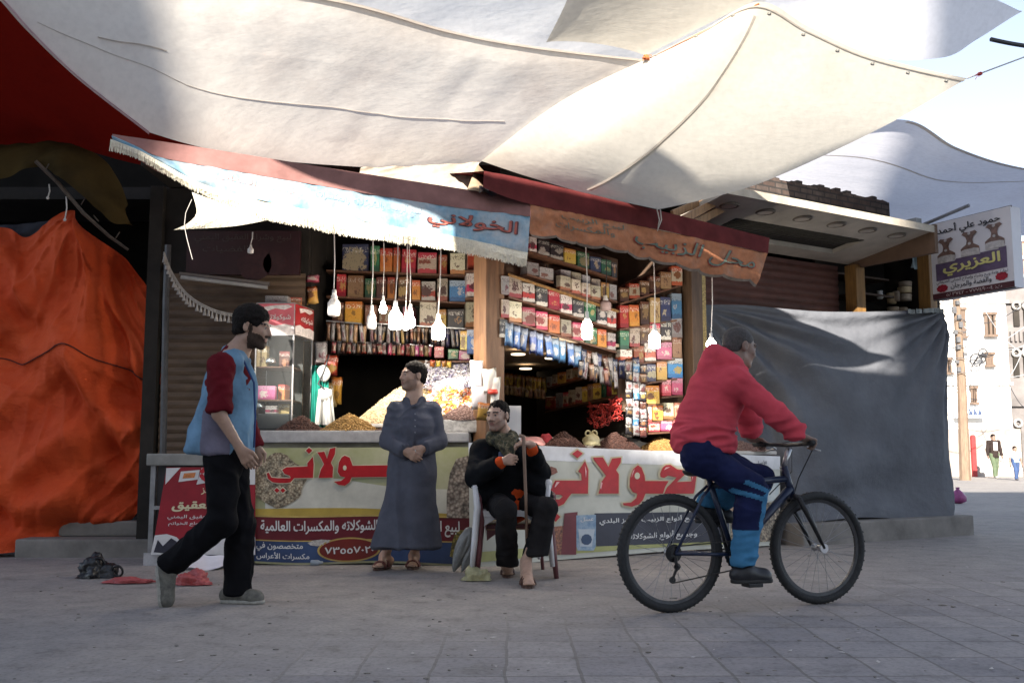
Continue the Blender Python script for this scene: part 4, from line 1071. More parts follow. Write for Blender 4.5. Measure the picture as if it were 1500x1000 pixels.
ppoly('border', [(-.005, .02), (.0, .22), (.12, .235), (.22, .20), (.3, .12), (.46, .26), (.6, .2), (1, .2), (1, 0), (-.005, 0)], pw, .004)
ppoly('border', [(.0, .99), (.02, .80), (.09, .90), (.16, .995)], pw, .004)
ppoly('picture_card', [(.16, .83), (.37, .86), (.38, .97), (.17, .95)], pw, .005); ppoly('picture_card', [(.36, .80), (.62, .85), (.62, .995), (.40, .995)], pw, .006)
ppoly('picture_card', [(.72, .80), (1, .80), (1, .995), (.66, .995)], pw, .005)
sredp = mat('coral_red', (.42, .02, .03), .4, .2, 9, 0)
bm = B()
for k in range(16):
    t = R(200) + k * R(340) / 16
    bmesh.ops.create_circle(bm, cap_ends=True, segments=8, radius=.019, matrix=Matrix.Translation(pf(.50 + .095 * math.cos(t), .925 + .075 * math.sin(t), .012)) @ Matrix.Rotation(R(90), 4, 'X'))
obj('bead_picture', bm, sredp, ps)
ppoly('ring_picture', [(.20, .87), (.33, .88), (.34, .94), (.21, .93)], mat('amber_print', (.5, .18, .06), .4, .4, 40, 0), .008)
ppoly('dagger_picture', [(.02, .03), (.04, .17), (.10, .10), (.17, .19), (.23, .15), (.22, .05), (.12, .02)], pdark, .007)
lettering('lettering', 'مركز', pf, (.42, .685, .60, .775), pcream, ps, .02, .006)
lettering('lettering', 'أرض العقيق', pf, (.13, .49, .93, .65), pcream, ps, .035, .006)
lettering('lettering', 'للفضيات و العقيق اليمني', pf, (.10, .395, .92, .455), pw, ps, .01, .006)
lettering('lettering', 'المرجان و جميع أنواع الخواتم', pf, (.12, .325, .92, .385), pw, ps, .01, .006)

# ------------------------------------------------------------------ left counter with its printed banner
stone_t = mat('worn_counter_stone', (.36, .35, .35), .7, .35, 5, .5, 22)
pebble = mat('pebbled_render', (.42, .41, .40), .8, .4, 28, .7, 50)
ctr = thing('market_counter', V(-1.2, 8.8, 0), 'left market counter with a grey stone edge', 'counter')
LX0, LX1, LY = -2.13, -.36, 8.42
bm = B(); wbox(bm, LX0, LX1, LY + .02, 9.15, 0, 1.0); obj('body', bm, mat('counter_plaster', (.30, .28, .22), .9, .35, 4, .3), ctr)
bm = B(); wbox(bm, LX0 - .02, -1.02, LY - .03, 9.15, 1.002, 1.105, .012); wbox(bm, -1.015, LX1, LY - .045, 9.15, 1.004, 1.09, .014); obj('top_slab', bm, stone_t, ctr)
bm = B(); wbox(bm, -.98, -.28, LY + .07, 8.9, 1.092, 1.2, .015); obj('raised_block', bm, pebble, ctr)
cr = thing('market_counter', F(1.6, -.4, 0), 'right market counter along the red awning stall', 'counter')
bm = B(); fbox(bm, -.1, 2.3, -.03, -.75, 0, .9); fbox(bm, 2.3, 3.3, -.03, -.2, 0, .9); obj('body', bm, plaster, cr)
bm = B(); fbox(bm, -.12, 2.3, .0, -.75, .903, .94, .01); fbox(bm, 2.301, 3.3, .0, -.22, .903, .94, .01); obj('top_slab', bm, mat('pale_tray_board', (.55, .52, .48), .8, .25, 5, .3), cr)

def bl(u, v, l=0.0):
    """left banner: u 0..1 over picture columns 375..690, v 0..1 from the foot to the top"""
    x = 373 + 318 * u
    p = atY(x, 656 - 1.5 * u, LY - .035) * v + atY(x, 824 + 3 * u, LY - .075 + .02 * math.sin(5 * u)) * (1 - v)
    return p - V(0, l + .012 * math.sin(9 * u + 2 * v) * (1 - v) * 1.2, .01 * (1 - v) * math.sin(8 * u))
bnl = thing('banner', bl(.5, .5), 'printed banner of the left counter with maroon and blue bands', 'banner')
def band(name, f, v0, v1, m, par, l, u0=0, u1=1, nu=40, nv=6, lo=None, hi=None):
    bm = B(); sheet(bm, lambda u, v: (lambda uu: f(uu, (lo(uu) if lo else v0) * (1 - v) + (hi(uu) if hi else v1) * v, l))(u0 + (u1 - u0) * u), nu, nv); return obj(name, bm, m, par, True)
def vinyl(name, c, c2=None, sc=3): return mat(name, c, .38, .22, sc, .06, 12, c2=c2)
band('sheet', bl, 0, 1, vinyl('vinyl_olive', (.38, .40, .16), (.52, .50, .36), 1.6), bnl, 0, nv=10)
band('white_band', bl, .40, .72, vinyl('vinyl_cream', (.55, .54, .47)), bnl, .003, u0=.05, lo=lambda u: .385 + .03 * u, hi=lambda u: .64 + .10 * math.exp(-((u - .3) / .25) ** 2))
band('ochre_band', bl, .385, .47, vinyl('vinyl_ochre', (.42, .30, .06)), bnl, .006, hi=lambda u: .455 + .025 * math.sin(4 * u + .5))
band('maroon_band', bl, .195, .405, vinyl('vinyl_maroon', (.12, .012, .02)), bnl, .009)
band('gold_line', bl, .40, .415, mat('vinyl_gold', (.45, .32, .10), .4, .2, 8, 0), bnl, .012); band('gold_line', bl, .195, .205, mat('vinyl_gold', (.4, .3, .1)), bnl, .012)
band('blue_band', bl, .0, .195, vinyl('vinyl_navy', (.025, .045, .12), (.05, .09, .2), 2), bnl, .009, lo=lambda u: .018)
def bpoly(f, name, pts, m, par, l):
    bm = B(); es = [bm.verts.new((x, y, 0)) for x, y in pts]; ed = [bm.edges.new((es[i], es[(i + 1) % len(es)])) for i in range(len(es))]
    bmesh.ops.triangle_fill(bm, edges=ed, use_beauty=True); return drape(bm, f, name, m, par, l)
def ell(cx, cy, rx, ry, n=32): return [(cx + rx * math.cos(2 * math.pi * k / n), cy + ry * math.sin(2 * math.pi * k / n)) for k in range(n)]
vw = mat('banner_white_print', (.62, .62, .62), .4, .1, 9, 0); vred = mat('banner_red_print', (.40, .012, .018), .35, .18, 12, 0); vgold = MATS['vinyl_gold']; vpale = mat('banner_pale_print', (.60, .56, .42), .4, .1, 9, 0)
def nutprint(name, a, b, c, sc):
    m, nt, bs = _new(name); tc = nt.nodes.new('ShaderNodeTexCoord'); v = nt.nodes.new('ShaderNodeTexVoronoi'); v.inputs['Scale'].default_value = sc
    nt.links.new(tc.outputs['Object'], v.inputs['Vector']); r = ramp(nt, v.outputs['Distance'], [(.1, a), (.45, b), (.8, c)])
    n = noise_node(nt, sc * .35, 4, .6); c2 = mix(nt, 1, r.outputs[0], ramp(nt, n.outputs[0], [(.35, (.35, .35, .35)), (.6, (1.2, 1.15, 1.1))]).outputs[0], 'MULTIPLY')
    nt.links.new(c2, bs.inputs['Base Color']); bs.inputs['Roughness'].default_value = .4; return m
nutp = nutprint('printed_nuts', (.42, .36, .26), (.26, .20, .14), (.07, .05, .04), 45)
bpoly(bl, 'nut_picture', [(.03 + .13 * math.cos(t) * (1 + .12 * math.sin(5 * t)) + .08, .72 + .22 * math.sin(t) * (1 + .1 * math.cos(4 * t))) for t in [k * 2 * math.pi / 30 for k in range(30)]], nutprint('printed_raisins', (.5, .46, .36), (.34, .29, .2), (.14, .10, .07), 60), bnl, .010)
bpoly(bl, 'nut_picture', [(.885, .40), (.99, .40), (.99, .93), (.93, .90), (.90, .78), (.885, .6)], nutprint('printed_almonds', (.45, .42, .38), (.28, .24, .21), (.10, .08, .07), 40), bnl, .013)
bpoly(bl, 'herb_picture', [(.90, .08), (.955, .05), (.985, .15), (.985, .3), (.93, .30), (.91, .2)], nutprint('printed_herbs', (.35, .28, .06), (.18, .15, .04), (.05, .05, .02), 50), bnl, .013)
ov = bpoly(bl, 'oval_panel', ell(.435, .118, .145, .105), vgold, bnl, .013); bpoly(bl, 'oval_panel', ell(.435, .118, .135, .092), vinyl('vinyl_oval_red', (.15, .018, .014)), bnl, .016)
bpoly(bl, 'emblem', [(.245, .185), (.27, .205), (.31, .212), (.35, .205), (.36, .185), (.33, .165), (.29, .155), (.26, .165)], mat('emblem_print', (.42, .40, .38), .4, .5, 60, 0), bnl, .013)
lettering('lettering', 'لبيع الزبيب اليماني والشوكلاته والمكسرات العالمية', bl, (.03, .235, .945, .375), vw, bnl, .022, .013)
lettering('lettering', 'متخصصون في', bl, (.01, .108, .225, .185), vw, bnl, .02, .013)
lettering('lettering', 'مكسرات الأعراس', bl, (.01, .035, .255, .105), vw, bnl, .02, .013)
lettering('lettering', '٧٣٥٥٧٠٢٠', bl, (.325, .085, .55, .145), vw, bnl, .02, .020)
# the big shop name, cut from red vinyl: outlines in banner pixels
def l3(x, y, l): return bl((200 + x / 4 - 373) / 318, (824 - (650 + y / 4)) / 168.0, l)
LW = [[(1012, 22), (1032, 40), (1012, 58), (994, 40)],
      [(1003, 112), (1035, 75), (1040, 120), (1036, 198), (925, 200), (905, 224), (880, 228), (840, 229), (800, 224), (772, 203), (765, 172), (778, 168), (792, 196), (830, 200), (905, 200), (900, 186), (870, 176), (855, 152), (880, 136), (1003, 132)],
      [(825, 256), (842, 271), (825, 286), (810, 271)], [(860, 256), (876, 271), (860, 286), (845, 271)],
      [(1060, 50), (1102, 46), (1118, 88), (1135, 30), (1168, 22), (1164, 62), (1140, 112), (1154, 138), (1150, 198), (1068, 200), (1082, 150), (1100, 120), (1084, 86)],
      [(1222, 70), (1250, 82), (1264, 118), (1268, 130), (1700, 126), (1700, 196), (1262, 198), (1250, 226), (1222, 246), (1185, 241), (1158, 222), (1200, 218), (1224, 198), (1195, 190), (1180, 165), (1188, 110), (1204, 80)],
      [(1560, 70), (1640, 60), (1690, 100), (1700, 140), (1640, 130), (1600, 100)]]
glyphs('lettering', LW, l3, vpale, bnl, .010, 5); glyphs('lettering', LW, l3, vred, bnl, .014)
glyphs('letter_eye', [[(1222 + 11 * math.cos(t), 142 + 15 * math.sin(t)) for t in [k * .52 for k in range(12)]]], l3, vpale, bnl, .018)

# ------------------------------------------------------------------ right counter banner
BT0, BT1, BB0, BB1 = (686, 648), (1142, 668), (700, 832), (1142, 798)
def br_(u, v, l=0.0):
    x = 686 + 456 * u
    yt = 648 + 20 * u; yb = 832 - 34 * u + (-3 * math.sin(3 * u))
    p = onF(x, yt, .03) * v + onF(x, yb, .075) * (1 - v)
    return p + FN * (l + .018 * math.sin(7 * u + 1) * (1 - v) + .012 * math.sin(17 * u + 3 * v) * (.3 + .7 * (1 - v)))
bnr = thing('banner', br_(.5, .5), 'printed banner of the right counter with big red lettering over a dark band', 'banner')
def r3(x, y, l):
    X, Y = 750 + x / 3.333, 550 + y / 3.333; u = (X - 686) / 456; yt = 648 + 20 * u; yb = 832 - 34 * u - 3 * math.sin(3 * u)
    return br_(u, (yb - Y) / (yb - yt), l)
def rv(X, Y):
    u = (X - 686) / 456; yt = 648 + 20 * u; yb = 832 - 34 * u - 3 * math.sin(3 * u); return (u, (yb - Y) / (yb - yt))
band('sheet', br_, 0, 1, vinyl('vinyl_grey_white', (.50, .50, .43), (.60, .60, .53), 1.5), bnr, 0, nv=10)
band('white_band', br_, .86, 1, vinyl('vinyl_white', (.62, .62, .64)), bnr, .003, lo=lambda u: .88 - .03 * u)
navy = vinyl('vinyl_dark_navy', (.035, .035, .055))
bpoly(br_, 'dark_band', [rv(870, 752), rv(955, 751), rv(1066, 749), rv(1066, 792), rv(960, 797), rv(873, 800)], navy, bnr, .006)
band('green_line', br_, .03, .12, vinyl('vinyl_green', (.36, .36, .14)), bnr, .005, lo=lambda u: .045, hi=lambda u: .125)
bpoly(br_, 'carton_picture', [rv(826, 752), rv(845, 750), rv(844, 812), rv(822, 812)], vinyl('print_maroon_carton', (.16, .03, .04)), bnr, .008)
bpoly(br_, 'carton_picture', [rv(806, 772), rv(826, 770), rv(824, 812), rv(800, 812)], nutprint('print_orange_nuts', (.42, .20, .10), (.30, .12, .07), (.14, .05, .04), 60), bnr, .007)
bpoly(br_, 'packet_picture', [rv(843, 755), rv(872, 754), rv(872, 800), rv(869, 806), rv(846, 806), rv(844, 800)], vinyl('print_blue_packet', (.08, .22, .42), (.40, .48, .55), 14), bnr, .009)
bpoly(br_, 'packet_picture', [rv(846, 775), rv(870, 775), rv(866, 800), rv(849, 800)], vinyl('print_pale_packet', (.45, .50, .55)), bnr, .011)
bpoly(br_, 'packet_picture', [(rv(858 + 8 * math.cos(t), 790 + 8 * math.sin(t))) for t in [k * .63 for k in range(10)]], vinyl('print_navy_blob', (.04, .07, .14)), bnr, .013)
lettering('lettering', 'عسل', br_, (*rv(849, 765), *rv(868, 757)), vw, bnr, .02, .013)
bpoly(br_, 'nut_picture', [rv(1068, 748), rv(1084, 738), rv(1141, 735), rv(1141, 792), rv(1068, 794)], nutp, bnr, .008)
bpoly(br_, 'nut_picture', [rv(1060, 740), rv(1082, 730), rv(1092, 742), rv(1070, 752)], vinyl('print_tan', (.35, .22, .14)), bnr, .010)
bpoly(br_, 'pale_picture', [rv(1105, 702), rv(1139, 702), rv(1139, 733), rv(1105, 735)], vinyl('print_sky', (.42, .52, .55), (.58, .60, .58), 9), bnr, .008)
bpoly(br_, 'stain', [rv(800, 690), rv(806, 683), rv(814, 686), rv(816, 692), rv(806, 697), rv(798, 706), rv(795, 699)], mat('rust_mark', (.22, .10, .08), .8, .5, 40, 0), bnr, .006)
RW = [[(315, 362), (342, 380), (315, 403), (288, 382)],
      [(352, 416), (369, 460), (366, 577), (285, 577), (268, 598), (248, 628), (222, 640), (140, 640), (110, 620), (120, 560), (150, 600), (225, 606), (243, 592), (232, 582), (195, 582), (182, 560), (205, 513), (335, 513), (333, 480), (318, 468)],
      [(212, 672), (232, 690), (210, 715), (190, 694)], [(165, 672), (185, 690), (165, 715), (143, 694)],
      [(392, 400), (440, 398), (468, 446), (486, 404), (530, 400), (528, 425), (506, 462), (520, 482), (520, 577), (418, 577), (428, 545), (434, 518), (456, 490), (430, 455), (396, 412)],
      [(612, 437), (630, 450), (645, 488), (649, 515), (760, 515), (744, 545), (735, 577), (652, 577), (640, 608), (620, 630), (586, 641), (545, 634), (540, 624), (582, 620), (607, 600), (612, 578), (590, 570), (574, 545), (575, 500), (590, 456)],
      [(745, 437), (768, 435), (800, 457), (840, 463), (834, 487), (822, 498), (800, 520), (868, 517), (864, 430), (901, 427), (897, 470), (884, 562), (879, 577), (740, 577), (752, 548), (776, 522), (798, 498), (757, 489), (738, 500), (721, 495), (719, 478), (730, 450)],
      [(942, 432), (984, 428), (976, 500), (970, 577), (944, 577), (950, 500)]]
glyphs('lettering', RW, r3, mat('banner_buff_edge', (.50, .44, .30), .4, .1, 9, 0), bnr, .008, 8); glyphs('lettering', RW, r3, vred, bnr, .013)
glyphs('letter_eye', [[(609 + 13 * math.cos(t), 490 + 17 * math.sin(t)) for t in [k * .52 for k in range(12)]]], r3, vpale, bnr, .017)
sheen = mat('banner_painted_glint', (.75, .42, .42), .4, .1, 9, 0)  # pale pink for highlights painted onto the red letters
glyphs('painted_glint', [[(350, 440), (358, 468), (354, 500), (351, 470)], [(430, 520), (437, 525), (430, 555), (425, 550)], [(580, 500), (586, 470), (596, 455), (588, 480)], [(735, 462), (745, 448), (765, 446), (748, 455)], [(868, 520), (874, 480), (879, 440), (880, 480)], [(210, 520), (225, 520), (205, 545), (200, 545)]], r3, sheen, bnr, .018)
lettering('lettering', 'لبيع جميع أنواع الزبيب واللوز البلدي', br_, (*rv(877, 770), *rv(1050, 753)), vw, bnr, .022, .010)
lettering('lettering', 'وجميع أنواع الشوكلاته', br_, (*rv(922, 794), *rv(1020, 775)), vw, bnr, .022, .010)
lettering('lettering', 'الأصلي', br_, (*rv(1104, 682), *rv(1122, 674)), navy, bnr, .01, .010)

# ------------------------------------------------------------------ goods heaped on the counters
def grain(name, a, b): return mat(name, a, .6, .3, 55, .1, c2=b)
def heap(c, rx, ry, h, m, label, n=700, gs=.011, skirt=1.0, seed=1, cat='heap', name='nut_heap', flat=.55, squash=1.0):
    r = random.Random(seed); t = B()
    def zf(x, y):
        d = math.sqrt((x / rx) ** 2 + (y / ry) ** 2); return h * max(0, 1 - d ** 1.15) * (1 + .12 * noise.noise(V(x * 9, y * 9, seed)))
    def pt(u, v):
        a, q = 2 * math.pi * u, v; x, y = rx * q * math.cos(a), ry * q * math.sin(a); return c + V(x, y, zf(x, y) - .004)
    sheet(t, pt, 28, 8)
    for k in range(n):
        a = r.random() * 6.283; q = math.sqrt(r.random()) * 1.03; x, y = rx * q * math.cos(a), ry * q * math.sin(a)
        p = c + V(x, y, zf(x, y) + gs * .2); s = gs * r.uniform(.7, 1.3)
        mt = Matrix.Translation(p) @ Matrix.Rotation(r.random() * 6, 4, V(r.random(), r.random(), r.random() + .1)) @ Matrix.Diagonal((s, s * .7, s * flat, 1))
        bmesh.ops.create_icosphere(t, subdivisions=1, radius=1, matrix=mt)
    return tag(obj(name, t, m), label, cat)
raisin = grain('dark_raisin', (.045, .02, .018), (.13, .065, .05)); golden = grain('golden_raisin', (.30, .17, .05), (.46, .28, .10)); pale_n = grain('pale_nut', (.46, .34, .19), (.60, .48, .30))
mauve_r = grain('brown_raisin', (.16, .09, .08), (.34, .23, .20))
g = 'heaps of nuts and raisins'
def base(x, y, Y, z): p = atY(x, y, Y); return V(p.x, p.y, z)
heap(base(440, 634, 8.62, 1.104), .21, .20, .13, raisin, 'dark raisin heap at the foot of the glass case', 700, seed=3).__setitem__('group', g)
heap(base(512, 632, 8.60, 1.104), .25, .20, .15, golden, 'golden raisin heap behind the low stone edge, left of the man in the grey robe', 800, seed=4).__setitem__('group', g)
heap(base(563, 634, 8.52, 1.092), .10, .10, .04, raisin, 'small dark heap at the elbow of the man in the grey robe', 250, seed=5).__setitem__('group', g)
tr = base(585, 628, 8.85, 0)
bm = B(); wbox(bm, atY(521, 0, 8.8).x, atY(640, 0, 8.8).x, 8.66, 9.3, 1.14, 1.17, .008); tag(obj('tray', bm, mat('white_tray', (.6, .59, .57), .5, .15, 6, .1)), 'white tray under the tall pale nut heap', 'tray')
heap(V(atY(612, 0, 9.0).x, 8.98, 1.172), .55, .30, .40, pale_n, 'tall pale nut heap rising behind the man in the grey robe', 1500, .011, seed=6).__setitem__('group', g)
heap(V(atY(684, 0, 8.62).x, 8.66, 1.2), .25, .18, .13, mauve_r, 'brown raisin heap on the pebbled block beside the seated man', 800, .010, seed=7).__setitem__('group', g)
def sbase(x, d, z): p = onF(x, 640, d); return V(p.x, p.y, z)
heap(sbase(826, -.24, .94), .23, .2, .17, raisin, 'dark raisin heap left of the knotted pale sack', 900, .010, seed=8).__setitem__('group', g)
heap(sbase(902, -.26, .94), .25, .2, .17, raisin, 'dark raisin heap right of the knotted pale sack', 900, .010, seed=9).__setitem__('group', g)
heap(sbase(968, -.22, .94), .24, .2, .13, golden, 'golden heap on the right counter behind the cyclist', 800, .010, seed=10).__setitem__('group', g)
heap(sbase(1085, -.12, .94), .28, .09, .10, mauve_r, 'low brown heap at the right end of the counter, under the handlebar', 600, .010, seed=12).__setitem__('group', g)
heap(sbase(786, -.2, .94), .14, .14, .05, golden, 'small golden heap beside the hand on the cane', 300, .009, seed=11).__setitem__('group', g)
# white sheet lining behind the right heaps
bm = B(); sheet(bm, lambda u, v: F(.55 + 1.55 * u, -.42 - .3 * v, .945 + .10 * v + .05 * noise.noise(V(u * 8, v * 3, 1)) + .03 * math.sin(9 * u)), 50, 10)
tag(obj('sack_cloth', bm, mat('white_sacking', (.66, .63, .57), .9, .15, 8, .4), smooth=True), 'white sacking spread behind the heaps on the right counter', 'cloth')
def lump(name, c, s, m, label, cat, seed=0, amp=.25, sub=3, knot_=False):
    bm = B(); bmesh.ops.create_icosphere(bm, subdivisions=sub, radius=1)
    for v in bm.verts:
        k = 1 + amp * noise.noise(v.co * 1.6 + V(seed, 0, 0)) + amp * .5 * noise.noise(v.co * 4 + V(0, seed, 0)); v.co = V(v.co.x * s[0], v.co.y * s[1], max(-.25, v.co.z) * s[2]) * k + c
    if knot_:
        for a in (-1, 1): torus(bm, c + V(a * s[0] * .35, 0, s[2] * 1.02), V(.3 * a, 1, .2), s[0] * .28, s[0] * .10, 14, 6)
    return tag(obj(name, bm, m, smooth=True), label, cat)
lump('knotted_bag', sbase(866, -.16, 1.01), (.085, .08, .085), plastic_film('pale_yellow_film', (.62, .55, .32), .4, .25), 'knotted pale yellow plastic bag between the two dark raisin heaps', 'bag', 3, .3, 3, True)
lump('cloth_bag', sbase(775, -.5, .99), (.17, .15, .08), cloth('pink_sacking', (.60, .30, .28), .3), 'pale pink sack lying behind the hand on the cane', 'sack', 5, .3)
lump('cloth_bag', sbase(800, -.42, 1.02), (.07, .06, .07), cloth('red_check_cloth', (.34, .05, .06), .5), 'crumpled red cloth on the pink sack', 'cloth', 8, .5)
bm = B(); p = atY(751, 612, 8.35); wbox(bm, p.x - .085, p.x + .07, 8.36, 8.375, 1.02, 1.31); tag(obj('white_card', bm, mat('card_white', (.72, .70, .68), .7, .08, 5, .05)), 'blank white card standing behind the seated man', 'card')
# sweets heaped by the pillar
def wraps(fn, n, s, mats, name, label, seed, group=None):
    """a pile of wrapped sweets; one thing with a part per wrapper colour"""
    r = random.Random(seed); t = thing(name, fn(.5, .1), label, 'sweets')
    bms = [B() for _ in mats]
    for k in range(n):
        p = fn(r.random(), r.random()); j = r.randrange(len(mats)); q = Matrix.Translation(p) @ Matrix.Rotation(r.random() * 6, 4, V(r.random() - .5, r.random() - .5, r.random() - .5))
        z = s * r.uniform(.7, 1.3)
        bmesh.ops.create_icosphere(bms[j], subdivisions=1, radius=1, matrix=q @ Matrix.Diagonal((z, z * .6, z * .5, 1)))
        for a in (-1, 1): bmesh.ops.create_cone(bms[j], segments=5, radius1=.001, radius2=z * .5, depth=z * .7, matrix=q @ Matrix.Translation((a * z * 1.2, 0, 0)) @ Matrix.Rotation(a * R(90), 4, 'Y'))
    for b_, m_ in zip(bms, mats): obj('wrapped_sweets', b_, m_, t)
    return t
def slope(x0, y0, x1, y1, Y0, Y1): return lambda u, v: atY(x0 + (x1 - x0) * u, y0 + (y1 - y0) * v, Y0 + (Y1 - Y0) * v) + V(0, rnd.uniform(-.02, .02), 0)
wwhite = mat('white_wrapper', (.66, .64, .66), .3, .12, 30, 0); wlil = mat('lilac_wrapper', (.40, .38, .50), .3, .3, 30, 0)
worange = mat('orange_wrapper', (.72, .26, .10), .3, .3, 30, 0); wpink = mat('pink_wrapper', (.62, .28, .26), .3, .3, 30, 0); wyel = mat('yellow_wrapper', (.72, .50, .10), .3, .2, 30, 0); wred = mat('red_wrapper', (.50, .05, .04), .3, .3, 30, 0)
wraps(slope(622, 570, 690, 534, 8.92, 9.25), 420, .026, [wwhite, wwhite, wlil], 'sweet_pile', 'pile of white wrapped sweets behind the man in the grey robe', 1)
wraps(slope(628, 596, 700, 570, 8.78, 8.94), 330, .022, [worange, wpink, wyel, wwhite], 'sweet_pile', 'pile of orange and pink wrapped sweets beside the pillar', 2)
wraps(slope(640, 612, 700, 596, 8.70, 8.80), 160, .020, [wyel, worange, wwhite], 'sweet_pile', 'low pile of yellow wrapped sweets behind the brown raisin heap', 3)
bm = B(); sheet(bm, lambda u, v: atY(610 + 95 * u, 640 - 112 * v, 8.80 + .58 * v), 4, 4); tag(obj('display_board', bm, plaster), 'sloping display board under the wrapped sweets', 'board')

# ------------------------------------------------------------------ sweets, cartons and packets on the shelves
ORD = 'first second third fourth fifth sixth seventh eighth ninth tenth eleventh twelfth thirteenth fourteenth fifteenth sixteenth seventeenth eighteenth'.split()
CART = {}
def ct(key, word, *a, **k):
    CART[key] = (carton('carton_' + key, *a, **k), word)
ct('redcream', 'red and cream', (.42, .34, .26), (.42, .03, .03), (.20, .06, .03), (.40, .05, .04))
ct('red', 'red', (.36, .02, .02), (.42, .04, .03), (.45, .25, .08), (.22, .01, .015))
ct('orange', 'orange', (.50, .17, .03), (.42, .06, .02), (.20, .07, .02), (.5, .2, .04))
ct('brown', 'dark brown', (.09, .04, .025), (.16, .05, .03), (.30, .17, .08), (.06, .02, .02))
ct('cream', 'cream', (.48, .42, .33), (.46, .40, .30), (.10, .05, .04), (.34, .10, .06))
ct('black', 'black', (.03, .025, .03), (.05, .04, .04), (.25, .14, .05), (.02, .02, .025))
ct('redwhite', 'red and white', (.38, .03, .035), (.48, .44, .40), (.08, .03, .03), (.50, .46, .42), kind=1)
ct('blackwhite', 'black and white', (.04, .035, .04), (.05, .05, .05), (.40, .36, .32), (.48, .44, .40))
ct('green', 'green', (.03, .13, .06), (.05, .16, .07), (.30, .26, .12), (.02, .07, .04))
ct('blue', 'blue', (.06, .16, .36), (.30, .36, .45), (.40, .40, .42), (.04, .09, .22))
ct('navy', 'navy', (.03, .04, .11), (.05, .06, .12), (.36, .30, .20), (.03, .03, .07))
ct('yellow', 'yellow', (.55, .36, .06), (.48, .20, .03), (.16, .08, .03), (.5, .35, .08))
ct('pink', 'pink', (.50, .10, .20), (.52, .22, .30), (.55, .45, .40), (.34, .04, .10))
ct('skyblue', 'bright blue', (.05, .30, .55), (.50, .52, .52), (.42, .30, .12), (.04, .22, .45))
ct('tan', 'tan', (.36, .22, .12), (.30, .15, .07), (.16, .08, .05), (.32, .2, .1))
ct('silver', 'silvery', (.30, .29, .29), (.38, .36, .36), (.16, .06, .06), (.26, .22, .22))
def carton_at(p, fx, w, d, h, key, label, group, name='sweet_carton', tilt=0.0, lid=False):
    """a carton whose front foot centre is p; fx runs along its front, the front faces fx x up"""
    fx = Vector(fx).normalized(); fn = fx.cross(V(0, 0, 1)); t = R(tilt)
    bm = B(); bmesh.ops.create_cube(bm, size=1, matrix=Matrix.Translation((0, d / 2, h / 2)) @ Matrix.Diagonal((w, d, h, 1)))
    bmesh.ops.bevel(bm, geom=list(bm.edges), offset=min(.004, w * .04), segments=1, affect='EDGES')
    me = bpy.data.meshes.new(name); bm.to_mesh(me); bm.free(); me.materials.append(CART[key][0])
    o = bpy.data.objects.new(name, me); COL.objects.link(o); o.location = p
    o.rotation_euler = (t, rnd.gauss(0, .012), math.atan2(fx.y, fx.x) + rnd.gauss(0, .05)); o.scale = (1, 1, rnd.uniform(.88, 1.0))
    ROOT[o.name] = Vector(p)
    return tag(o, label, 'carton', group)
def packet_at(p, fx, w, h, key, label, group, name='hanging_packet', puff=.018):
    """a puffed sachet hanging by its top edge p"""
    fx = Vector(fx).normalized()
    bm = B(); n = 6
    for sgn_ in (1, -1):
        sheet(bm, lambda u, v: V((u - .5) * w * (1 - .10 * math.sin(math.pi * v)), -sgn_ * puff * (math.sin(math.pi * u) * math.sin(math.pi * v)) ** .6, -h * v + .004 * math.sin(9 * u + 5 * v)), n, n)
    bmesh.ops.remove_doubles(bm, verts=bm.verts, dist=.0005)
    bmesh.ops.recalc_face_normals(bm, faces=bm.faces)
    me = bpy.data.meshes.new(name); bm.to_mesh(me); bm.free(); me.materials.append(CART[key][0]); me.shade_smooth()
    o = bpy.data.objects.new(name, me); COL.objects.link(o); o.location = p; o.rotation_euler = (rnd.gauss(0, .06), rnd.gauss(0, .07), math.atan2(fx.y, fx.x) + rnd.gauss(0, .12)); ROOT[o.name] = Vector(p)
    return tag(o, label, 'packet', group)
shw = wood('shelf_board', (.12, .05, .025))
def shelf_line(o, name, label, pts, depth, back, th=.018):
    bm = B(); a, b = pts; bm_pts = [a, b, b + back * depth, a + back * depth]
    vs = [bm.verts.new(q + V(0, 0, z)) for z in (0, -th) for q in bm_pts]
    for f in ((0, 1, 2, 3), (7, 6, 5, 4), (0, 4, 5, 1), (1, 5, 6, 2), (2, 6, 7, 3), (3, 7, 4, 0)): bm.faces.new([vs[i] for i in f])
    return obj(name, bm, shw, o)

